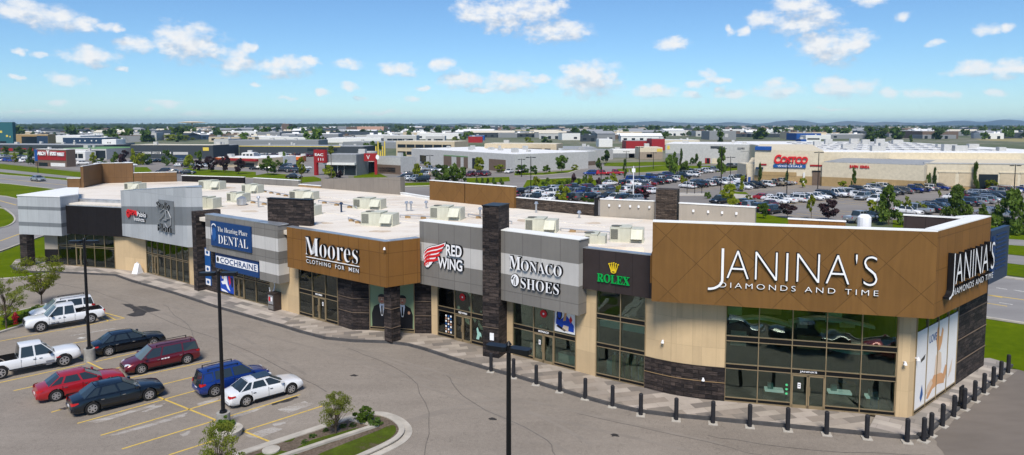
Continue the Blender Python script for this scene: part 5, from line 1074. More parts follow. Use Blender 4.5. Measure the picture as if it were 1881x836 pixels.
def make_car(kind, col, label, cat, loc, rz, sc=.95, group=None, fine=True, flip=False, rack=False, lod=0):
    """loc: centre of the car on the ground; rz: heading of its front"""
    k = KINDS[kind]; L, W, H = k['L'], k['W'], k['H']; P = PAINT[col]
    t = thing({'pickup': 'pickup_truck', 'suv': 'suv', 'minivan': 'minivan', 'sedan': 'sedan'}[kind], label, cat, (loc[0], loc[1], loc[2] if len(loc) > 2 else .005), rz, group, world=False); t.scale = (sc, sc, sc)
    ox = -L / 2
    def part(name, key, fn, mats, at=(0, 0, 0), parent=None, rz=0, sm=None):
        me = getmesh((kind, fine) + key, lambda: tomesh(fn(), mats, sm)); return mk(name, me, parent or t, (at[0] + (ox if parent is None else 0), at[1], at[2]), rz, mats)
    bm = getmesh((kind, fine, 'body'), lambda: body_mesh(kind, fine)); bo = mk('body', bm, t, (ox, 0, 0), 0, [P, ARCH])
    cb, gl = cabin(k)
    part('cabin', ('cabin',), lambda: cb, [P], sm=35)
    if lod >= 1:
        def gg():
            g = MB()
            for nm, q in gl: g.add(q, [tuple(range(len(q)))] if len(q) == 4 else [(0, 1, 4, 5), (1, 2, 3, 4)])
            return g
        part('window', ('allglass',), gg, [WG])
    else:
        for i, (nm, q) in enumerate(gl): part(nm, ('gl', i), (lambda q=q: (lambda g: g.add(q, [tuple(range(len(q)))] if len(q) == 4 else [(0, 1, 4, 5), (1, 2, 3, 4)]))(MB())), [WGL if nm == 'windscreen' else WG])
    wm = getmesh((kind, 'wheel', lod), lambda: (lambda a: (tomesh(a[0], [TYRE], 40), tomesh(a[1], [RIM, ARCH])))(wheel(k['wh'], .24 if kind == 'pickup' else .21, lod == 0)))
    for wx in k['wx']:
        for s in (-1, 1):
            at = (ox + wx * L, s * (W / 2 - .115), k['wh'])
            if lod >= 1:
                w_ = mk('wheel', wm[0], t, at)
                if lod == 1: mk('rim', wm[1], w_)
            else:
                w_ = bpy.data.objects.new('wheel', None); COL.objects.link(w_); w_.parent = t; w_.location = at; mk('tyre', wm[0], w_); mk('rim', wm[1], w_)
    if lod >= 2: return t
    zf, wf = lvl(k, .955); zr_, wr_ = lvl(k, .02); zf = zf
    def lamp(x0, x1, y0, y1, z0, z1, sl=.1):
        g = MB(); g.add([(x0, y1, z0), (x1, y0, z0), (x1 - .05, y0, z1), (x0 - sl, y1 - .02, z1), (x0 - .15, y1 - .1, z0), (x1 - .2, y0, z0), (x1 - .25, y0, z1), (x0 - .2, y1 - .12, z1)], [(0, 1, 2, 3), (3, 2, 6, 7), (0, 3, 7, 4), (1, 5, 6, 2), (4, 5, 1, 0)]); return g
    def mir(g): m2 = MB(); m2.v = [(x, -y, z) for x, y, z in g.v]; m2.f = [f[::-1] for f in g.f]; m2.m = g.m; return m2
    hw = W / 2
    if kind == 'pickup': fl = lambda: lamp(.985 * L + .02, L + .02, hw * .6, hw * .93, .78, .98)
    elif kind == 'sedan': fl = lambda: lamp(.95 * L + .02, .99 * L + .03, hw * .52, hw * .9, .56, .7, .16)
    else: fl = lambda: lamp(.955 * L + .03, .99 * L + .03, hw * .55, hw * .92, .66, .82, .14)
    part('headlight', ('hl', 0), fl, [HL]); part('headlight', ('hl', 1), lambda: mir(fl()), [HL])
    def rl():
        g = MB()
        if kind == 'pickup': g.box(-.02, .12, hw * .88, hw * .965, .78, 1.1)
        elif kind == 'sedan': g.add([(-.012, hw * .5, .7), (-.005, hw * .8, .68), (.1, hw * .93, .7), (.34, hw * .985, .78), (.32, hw * .97, .86), (.1, hw * .9, .84), (.03, hw * .76, .84), (.02, hw * .5, .82)], [(0, 7, 6, 1), (1, 6, 5, 2), (2, 5, 4, 3)])
        else: g.add([(-.015, hw * .62, .82), (-.01, hw * .86, .8), (.1, hw * .965, .82), (.32, hw * .995, .88), (.3, hw * .975, .98), (.1, hw * .95, .98), (.03, hw * .84, .98), (.02, hw * .62, .96)], [(0, 7, 6, 1), (1, 6, 5, 2), (2, 5, 4, 3)])
        return g
    part('tail_light', ('tl', 0), rl, [TL]); part('tail_light', ('tl', 1), lambda: mir(rl()), [TL])
    zg = {'pickup': (.6, .98, .55), 'sedan': (.34, .58, .4), 'suv': (.5, .72, .45), 'minivan': (.45, .68, .45)}[kind]
    part('grille', ('gr',), lambda: (lambda g: (g.box(L - .06, L + .022, -hw * zg[2], hw * zg[2], zg[0] + .03, zg[1]), g.box(L - .06, L + .03, -hw * zg[2], hw * zg[2], zg[1] - .07, zg[1] - .04, 1), g)[-1])(MB()), [ARCH, CHR])
    part('number_plate', ('np',), lambda: (lambda g: g.box(-.03, .03, -.16, .16, zg[0] + .1, zg[0] + .25))(MB()), [PLT])
    part('bumper', ('bp', 0), lambda: (lambda g: g.box(.0 - .035, .1, -hw * .78, hw * .78, k['zb'] + .12, k['zb'] + .3))(MB()), [CHR if kind == 'pickup' else P] if kind != 'sedan' else [P])
    mx = (k['cab'][3] - .055) * L; mz = lvl(k, .7)[0] + .03
    for s in (1, -1): part('door_mirror', ('mr', s), lambda s=s: (lambda g: (g.box(mx - .07, mx + .07, s * (hw - .06) - .0, s * (hw + .14), mz, mz + .14) if s > 0 else g.box(mx - .07, mx + .07, -(hw + .14), -(hw - .06), mz, mz + .14)))(MB()), [P if col != 'white' else BLACK if kind == 'pickup' else P])
    for s in (1, -1):
        for xi, x in enumerate((k['cab'][1] + .02, k['cab'][2] + .02)):
            if kind == 'pickup': x += (.13, .02)[xi] - .02 * (xi == 0)
            x *= L; z = lvl(k, .5)[0] - .2
            part('door_handle', ('dh', s, xi), lambda s=s, x=x, z=z: (lambda g: g.box(x, x + .17, min(s * (hw - .03), s * (hw + .015)), max(s * (hw - .03), s * (hw + .015)), z, z + .035))(MB()), [BLACK if col == 'white' else CHR])
    def seams():
        g = MB(); z0 = k['zb'] + .16; z1 = lvl(k, .5)[0] - .05
        for s in (1, -1):
            y0, y1 = sorted((s * (hw - .035), s * (hw + .003)))
            for x in (k['cab'][1] + (0 if kind != 'pickup' else .01), k['cab'][2], k['cab'][3] - .02): g.box(x * L, x * L + .014, y0, y1, z0 + (.3 if x < .27 and kind != 'pickup' else 0), z1)
            g.box(k['wx'][0] * L + .5, k['wx'][1] * L - .5, min(s * (hw - .05), s * (hw + .012)), max(s * (hw - .05), s * (hw + .012)), k['zb'] + .05, k['zb'] + .13)
        return g
    part('door_seam', ('sm',), seams, [ARCH])
    if rack or kind in ('suv', 'minivan'):
        y = hw - .42
        for s in (1, -1): part('roof_rail', ('rr', s), lambda s=s: (lambda g: (g.box(k['top'][0] * L + .3, k['top'][3] * L - .25, min(s * y, s * (y + .04)), max(s * y, s * (y + .04)), H + .02, H + .055), g.box(k['top'][0] * L + .3, k['top'][0] * L + .36, min(s * y, s * (y + .04)), max(s * y, s * (y + .04)), H - .09, H + .02), g.box(k['top'][3] * L - .31, k['top'][3] * L - .25, min(s * y, s * (y + .04)), max(s * y, s * (y + .04)), H - .09, H + .02))[-1])(MB()), [BLACK])
    return t
def at_px(u1, v1, u2, v2, kind, sc, side):
    """centre and heading from the two visible wheel contact points; rear wheel first; side=+1 if they are the left wheels"""
    a = G(u1, v1); c = G(u2, v2); d = (c - a); d.z = 0; d.normalize(); k = KINDS[kind]
    m = (a + c) / 2; n = Vector((-d.y, d.x, 0)); m = m - n * side * (k['W'] / 2 - .11) * sc
    cx = sum(k['wx']) / 2 - .5; return m - d * cx * k['L'] * sc, math.atan2(d.y, d.x)
HEAD = R(42.5)
def near_car(kind, col, label, cat, rear, front, side, sc=.95, flip=False, **kw):
    p, h = at_px(*rear, *front, kind, sc, side); h = HEAD if not flip else HEAD + math.pi
    return make_car(kind, col, label, cat, (p.x, p.y, .006), h, sc, **kw)
WT = near_car('pickup', 'white', 'white crew cab pickup parked by the planted island, farthest row, facing left', 'pickup truck', (167, 594), (76, 610), 1, .93, flip=True)
p2 = WT.location + Vector((-math.sin(HEAD), math.cos(HEAD), 0)) * 2.7 + Vector((math.cos(HEAD), math.sin(HEAD), 0)) * .3
make_car('suv', 'white', 'white car half hidden behind the white pickup in the farthest row', 'car', (p2.x, p2.y, .006), HEAD + math.pi, 1.0, rack=True)
near_car('pickup', 'white', 'white crew cab pickup cut by the left photo edge, facing right', 'pickup truck', (6, 697), (118, 672), -1, .95)
near_car('sedan', 'black', 'black saloon parked just right of the left lamp post', 'car', (205, 654), (281, 637), -1, .97)
near_car('minivan', 'maroon', 'dark red people carrier with roof rails facing lower left', 'minivan', (342, 669), (262, 687), 1, .9, flip=True, rack=True)
near_car('sedan', 'red', 'bright red saloon behind the dark slate saloon', 'car', (116, 735), (195, 715), -1, .95)
near_car('sedan', 'navy', 'dark slate saloon with alloy wheels in front of the red saloon', 'car', (175, 760), (269, 737), -1, .99)
near_car('suv', 'blue', 'bright blue compact suv parked behind the middle lamp post', 'car', (396, 727), (470, 710), -1, .93)
near_car('sedan', 'white', 'white saloon with dark glass roof beside the blue suv', 'car', (457, 745), (529, 726), -1, .92)
o = MB(); o.box(-.62, .38, -.5, .5, 1.462, 1.475); 
wc = [x for x in COL.objects if x.get('label', '').startswith('white saloon with dark')][0]; sr = o.build('sunroof', WG, base=(0, 0, 0)); sr.parent = wc
for lab, pos, sz in (('dark red people', (-3.0, .0), 0),): pass
# small liveries
def livery(lab, fn):
    c = [x for x in COL.objects if x.get('label', '').startswith(lab)][0]; mb = MB(); fn(mb); q = mb.build('livery', [M('decal_grey', (.2, .2, .22)), LRED, LWHT], base=(0, 0, 0)); q.parent = c
livery('white crew cab pickup cut', lambda mb: (mb.box(.75, 1.2, -.995, -.985, .6, .68), mb.box(.6, 1.35, -.995, -.985, .48, .56), mb.box(.75, 1.1, -.995, -.985, .38, .44), mb.box(1.35, 1.6, -.995, -.985, .75, .8, 1)))
livery('white crew cab pickup parked', lambda mb: (mb.box(.55, .75, .985, .995, .58, .66), mb.box(.8, 1.1, .985, .995, .58, .66)))
livery('dark red people', lambda mb: (mb.box(-.35, -.2, .968, .978, .78, .86, 2), mb.box(-.15, 0, .968, .978, .78, .86, 2), mb.box(.05, .2, .968, .978, .78, .86, 2)))
pr = G(70, 333); make_car('sedan', 'silver', 'silver car driving alone on the road at the far left', 'car', (pr.x, pr.y, .03), R(-32), 1.15, lod=1)
# ------------------------------------------------------------------ street furniture
BP = [(902, 683), (943.5, 694), (985, 706.6), (1028.5, 720), (1075, 733), (1125, 747), (1177, 763), (1242, 772), (1309.5, 778), (1377, 784.5), (1446.7, 791), (1518, 798.5), (1592, 805.6), (1666, 812.7), (1696.5, 811), (1710, 801), (1731, 783.6), (1752, 766.6), (1771, 752.5), (1790, 737.6), (1807, 723), (1824, 710), (1838, 699), (1851.6, 686)]
b0 = MB(); b0.cyl((0, 0), .115, .115, .03, 1.2, 14); b0.cyl((0, 0), .115, .07, 1.2, 1.25, 14)
b1 = MB(); b1.box(-.24, .24, -.24, .24, 0, .045)
m0 = tomesh(b0, [BOLL], 40); m1 = tomesh(b1, [CONC])
for i, p in enumerate(BP):
    q = G(*p); q.z = .0
    if i < 14: lab = Ord(i) + ' bollard from the left in the front row along the sidewalk kerb'
    else: lab = Ord(i - 14) + ' bollard from the corner along the right side of the corner shop'
    t = thing('bollard', lab, 'bollard', q, R(-14 if i < 14 else 38), 'dark bollards around the shops', world=False)
    mk('post', m0, t); mk('base_plate', m1, t)
def sign_stand():
    p = G(1765, 744, .15); mb = MB(); T = Matrix.Translation(p) @ Matrix.Rotation(R(40), 4, 'Z'); mb.box(-.3, .3, -.04, .04, .1, 1.1, 0, T); mb.box(-.35, .35, -.2, .2, 0, .1, 0, T)
    return tag(mb.build('sign_stand', BLACK, base=p), 'black upright sign stand among the bollards on the right side', 'sign stand')
sign_stand()
p = G(1696, 800, .15); mb = MB(); mb.cyl(p, .3, .3, .15, .19, 14); tag(mb.build('drain_cover', BLACK, base=p), 'black round cover by the corner bollards', 'drain cover')
def lamp(p, h, label, base=True, rz=R(0), heads=2, arm=.55):
    t = thing('lamp_post', label, 'lamp post', (p[0], p[1], 0), rz, world=False)
    if base:
        b = MB(); b.cyl((0, 0), .36, .34, 0, .82, 20); b.build('concrete_base', CONCG, t, base=(0, 0, 0), smooth=40)
    b = MB(); z0 = .82 if base else 0; b.cyl((0, 0), .2, .17, z0, z0 + .12, 12); b.cyl((0, 0), .105, .08, z0, h, 12); b.cyl((0, 0), .12, .03, h, h + .12, 10); b.build('pole', BLACK, t, base=(0, 0, 0), smooth=40)
    for s in ((-1, 1) if heads == 2 else (1,)):
        k = MB(); a = sorted((s * .06, s * arm)); k.box(a[0], a[1], -.03, .03, h - .2, h - .13); x0, x1 = sorted((s * (arm - .15), s * (arm + .65))); k.prism([(x0, -.14), (x0 + .1, -.2), (x1 - .1, -.2), (x1, -.14), (x1, .14), (x1 - .1, .2), (x0 + .1, .2), (x0, .14)], h - .24, h - .07); k.build('lamp_head', BLACK, t, base=(0, 0, 0))
    return t
lamp(G2(165, 662), 8.3, 'tall black lamp post on a concrete drum between the white pickup and the black saloon', rz=R(2), arm=.3)
lamp(G2(411, 785), 8.4, 'tall black lamp post on a concrete drum beside the white saloon', rz=R(2), arm=.3)
lamp((-.12, 24.0), 8.1, 'black lamp post in the foreground with its foot below the photo edge', rz=R(-24), arm=.2)
# far lamp posts: u, foot v, top v, label
for u, vb, vt, lab in ((1324, 352, 272, 'double headed lamp post in the far car park left of the warehouse store entrance'), (1341, 341, 288, 'lamp post just right of the tallest double lamp in the far car park'), (1502, 347, 279, 'lamp post in front of the right end of the red store lettering'), (1862, 364, 303, 'lamp post at the far right before the warehouse doors'), (1445, 360, 298, 'lamp post below the red store lettering'), (1174, 330, 270, 'lamp post near the red roofed shop'), (1150, 312, 278, 'lamp post beside the white petrol canopy'),
                       (975, 357, 288, 'grey lamp post rising behind the bronze parapet'), (1104, 345, 300, 'dark lamp post behind the low brown stone parapet'), (610, 318, 278, 'lamp post beside the red restaurant tower'), (1200, 310, 280, 'lamp post on the grass left of the grey superstore'), (958, 325, 292, 'lamp post left of the brown shop tower'), (790, 322, 285, 'dark lamp post among the trees left of the brown shop front'), (112, 305, 272, 'thin lamp post in front of the red gallery building'), (70, 318, 298, 'pale short post on the verge below the red gallery sign')):
    g_ = G(u, vb); lamp((g_.x, g_.y), hpx(u, vb, vt), lab, base=False, arm=.5)
g_ = G(1163, 372); mb = MB(); mb.cyl(g_, .1, .08, 0, hpx(1163, 372, 305), 8); mb.box(g_.x - .35, g_.x + .35, g_.y - .05, g_.y + .05, 6.2, 7.0); tag(mb.build('flag_pole', LWHT, base=g_), 'white pole behind the beige parapet', 'pole')
g_ = G(1338, 373); mb = MB(); mb.cyl(g_, .05, .05, 0, 2.6, 8); mb.box(g_.x - .25, g_.x + .25, g_.y - .02, g_.y + .02, 1.6, 2.3); tag(mb.build('road_sign', GALV, base=g_), 'small grey road sign on the lot behind the beige parapet', 'road sign')
for i, u in enumerate((1262, 1276, 1289)): g_ = G(u, 357 - i * .3); mb = MB(); mb.cyl(g_, .07, .07, .1, 3.0, 8); tag(mb.build('marker_post', BLACK, base=g_), Ord(i) + ' black post from the left on the pale traffic island', 'post', 'posts on the traffic island')
# waste box, sandwich board, hydrant, boulder
p = G(502, 571, .15); T = Matrix.Translation((p.x, p.y + .4, .15)) @ Matrix.Rotation(R(-37), 4, 'Z'); t = thing('kiosk_cabinet', 'dark steel cabinet with a red and white front standing against the cream wall', 'cabinet', (p.x, p.y + .4, .15))
mb = MB(); mb.box(-.45, .45, -.35, .35, 0, 1.45, 0, T); mb.box(-.48, .48, -.38, .38, 1.45, 1.52, 0, T); mb.build('housing', flat('cabinet_brown', (.04, .03, .028)), t)
mb = MB(); mb.box(-.4, .3, -.365, -.35, .55, 1.3, 0, T); mb.box(-.3, -.1, -.38, -.366, .8, 1.15, 1, T); mb.box(.0, .2, -.38, -.366, .8, 1.15, 2, T); mb.box(-.4, .3, -.365, -.35, .1, .45, 3, T); mb.build('front_panel', [GALV, LRED, LWHT, GR1], t)
p = G(253, 502, .15); T = Matrix.Translation((p.x, p.y, .15)) @ Matrix.Rotation(R(-20), 4, 'Z'); mb = MB()
mb.add([T @ Vector(q) for q in ((-.38, -.42, 0), (.38, -.42, 0), (.3, -.06, 1.05), (-.3, -.06, 1.05), (-.38, .42, 0), (.38, .42, 0), (.3, .06, 1.05), (-.3, .06, 1.05))], [(0, 1, 2, 3), (5, 4, 7, 6), (3, 2, 6, 7), (1, 5, 6, 2), (4, 0, 3, 7)]); mb.box(-.07, .07, -.06, .06, 1.05, 1.2, 0, T)
tag(mb.build('sandwich_board', LWHT, base=p), 'white sandwich board on the pavement near the left glass doors', 'sandwich board')
p = G(29, 597); t = thing('fire_hydrant', 'red fire hydrant on the grass island beside the white pickup', 'fire hydrant', p); mb = MB(); mb.cyl(p, .2, .2, .1, .2, 12); mb.cyl(p, .15, .14, .2, .85, 12); mb.cyl(p, .18, .18, .8, .87, 12); mb.cyl(p, .16, .05, .87, 1.05, 12); mb.build('barrel', LRED, t, smooth=40)
mb = MB(); mb.tube((p.x - .28, p.y, .65), (p.x + .28, p.y, .65), .075, 8); mb.tube((p.x, p.y, .6), (p.x, p.y - .27, .6), .09, 8); mb.build('nozzle', LRED, t)
# pylon-like cable on the cream wall
p = fpt(frame((-21.1, 58.5), (-17.7, 55.9)), .9, .05, 1.5); mb = MB()
for a, c in (((0, 1.0), (0, .55)), ((0, .55), (-.1, .2)), ((-.1, .2), (-.4, 0)), ((-.4, 0), (-.45, .5))): mb.tube(p + Vector((a[0], -.1, a[1])), p + Vector((c[0], -.1, c[1])), .045, 6)
mb.box(p.x - .1, p.x + .1, p.y - .2, p.y, 2.4, 2.8); tag(mb.build('wall_hose', LWHT, base=p), 'white hose and reel hanging on the cream wall left of the menswear shop', 'hose')
# ------------------------------------------------------------------ plants
BARK = M('bark', (.09, .065, .045), .9, var=.3, vs=6, bump=.5)
LF = dict(yel=leafmat('leaf_yellow_green', (.17, .22, .012), (.34, .37, .03), (.42, .38, .05), .45), grn=leafmat('leaf_green', (.06, .115, .012), (.13, .2, .025), None, .3), drk=leafmat('leaf_dark', (.035, .07, .012), (.08, .13, .02), None, .15), con=leafmat('leaf_conifer', (.042, .085, .01), (.12, .18, .022), None, .15), pur=leafmat('leaf_purple', (.03, .016, .02), (.075, .04, .045), None, .15), oli=leafmat('leaf_olive', (.15, .19, .025), (.3, .33, .05), (.38, .24, .06), .45))
def crown_mesh(shape, n, seed, ls, key, mat, clumps=14):
    """leaf cards on twigs spread through an uneven crown of unit height and unit radius"""
    rnd = random.Random(seed); mb = MB(); C = []
    for _ in range(clumps):
        z = rnd.random(); 
        if shape == 'round': rr = math.sqrt(max(0, 1 - (2 * z - 1) ** 2)); rmax = .78 * (.35 + .65 * rr)
        elif shape == 'cone': rmax = .9 * (1 - z) ** .75 + .05
        elif shape == 'column': rmax = .6 * (1 - .55 * z) * (.6 if z < .08 else 1)
        elif shape == 'egg': rmax = .75 * math.sin(math.pi * (.12 + .82 * z)) ** .8
        else: rmax = .8
        a = rnd.uniform(0, 2 * math.pi); r = rmax * math.sqrt(rnd.uniform(.05, 1)); C.append((r * math.cos(a), r * math.sin(a), z, rnd.uniform(.16, .34) * (.65 + .5 * rmax) * (.72 if clumps > 50 else 1), rmax))
    for _ in range(n):
        c = rnd.choice(C); v = Vector((rnd.gauss(0, 1), rnd.gauss(0, 1), rnd.gauss(0, 1))); v.normalize(); q = rnd.uniform(.25, 1.) ** .5 * c[3]
        p = Vector((c[0] + v.x * q, c[1] + v.y * q, c[2] * .86 + .07 + v.z * q * .42))
        if p.z < 0: p.z = rnd.uniform(0, .1)
        s = ls * rnd.uniform(.6, 1.4); d = Vector((rnd.gauss(0, 1), rnd.gauss(0, 1), rnd.gauss(0, .5))).normalized(); e = d.cross(Vector((rnd.gauss(0, 1), rnd.gauss(0, 1), rnd.gauss(0, 1)))).normalized()
        mb.add([p - d * s, p - e * s * .5, p + d * s, p + e * s * .5], [(0, 1, 2, 3)])
    mb.C = C
    return mb
CR = {}
def tree(u, vb, vt, w, kind, label, near=0, shape='round', trunk=.25, name='tree', group=None, sc=1., pos=None, vs=None):
    """u, vb: foot; vt: top; w: crown width in photo pixels"""
    g_ = G(u, vb) if pos is None else Vector(pos); h = hpx(u, vb, vt) if pos is None else vt; Rw = (w / 2) * g_.y / F * 1.02 if pos is None else w / 2
    if vs is None: vs = random.randrange(3)
    n, ls = {0: (650, .15), 1: (2000, .085), 2: (6500, .023), 3: (130, .34)}[near]
    key = (kind, shape, near, vs)
    if key not in CR: mbx = crown_mesh(shape, n, hash(str(key)) % 1000 if False else (vs * 17 + near * 5 + len(kind) + ord(kind[0]) + len(shape)), ls, key, LF[kind], {0: 14, 1: 26, 2: 60, 3: 8}[near]); CR[key] = (tomesh(mbx, [LF[kind]]), mbx.C)
    me, C = CR[key]
    t = thing(name, label, {'tree': 'tree', 'shrub': 'shrub'}.get(name, name), (g_.x, g_.y, g_.z), random.uniform(0, 6.28) if near < 2 else 0, group, world=False)
    c = mk('crown', me, t, (0, 0, h * trunk)); Rw *= 1.3 if shape in ('cone', 'column') else 1.28; c.scale = (Rw, Rw, h * (1 - trunk) / .98)
    if near == 3: return t
    k = ('trunk', near, vs, shape, kind); tr = max(.035, h * .011)
    mb = MB(); ht = h * (trunk + (1 - trunk) * (.75 if shape in ('cone', 'column') else .45)); mb.cyl((0, 0), tr * 1.3, tr * .5, 0, ht, 7)
    for (cx, cy, cz, rr, rm) in C[:(40 if near == 2 else 7 if near == 1 else 3)]:
        z1 = h * trunk + (cz * .86 + .07) * h * (1 - trunk); z0 = min(ht * .95, max(h * trunk * .7, z1 - Rw * .9)); mb.tube((0, 0, z0), (cx * Rw, cy * Rw, z1), tr * .45, 5, tr * .12)
    mb.build('trunk', BARK, t, base=(0, 0, 0), smooth=50)
    return t
tree(77, 562, 470, 80, 'yel', 'young yellow-green tree with open branches behind the white pickup', 2, 'round', .3, vs=0)
tree(12, 607, 508, 66, 'oli', 'young tree with reddish leaves at the left photo edge', 2, 'round', .3, vs=1)
tree(617, 800, 718, 62, 'oli', 'small round tree in the planted island at the photo bottom', 2, 'egg', .2, vs=2)
tree(404, 905, 774, 92, 'oli', 'leafy tree top rising over the bottom photo edge below the middle lamp', 2, 'egg', .15, vs=0)
tree(668, 777, 750, 34, 'grn', 'low spreading shrub at the tip of the planted island', 1, 'round', .0, 'shrub', vs=1)
tree(688, 783, 768, 26, 'drk', 'small dark shrub right of the spreading one in the island', 1, 'round', .0, 'shrub', vs=0)
tree(412, 797, 765, 34, 'grn', 'leafy shrub in the round planter at the foot of the middle lamp', 1, 'egg', .0, 'shrub', vs=2)
for i, (u, v) in enumerate(((630, 787), (648, 786), (598, 795), (575, 806), (560, 817))): tree(u, v, v - 9, 13, 'drk', Ord(i) + ' tiny dark bush from the right in the planted island', 1, 'round', 0, 'shrub', vs=i % 3)
p = G(416, 800); mb = MB(); mb.cyl(p, .72, .8, 0, .35, 24); tag(mb.build('planter', CONC, base=p), 'pale round planter ring at the foot of the middle lamp post', 'planter')
for i, (u, v) in enumerate(((18, 597), (42, 590), (52, 583), (66, 574))): tree(u, v, v - 13, 24, 'grn', Ord(i) + ' low bush from the left on the grass island by the white pickup', 1, 'round', 0, 'shrub')
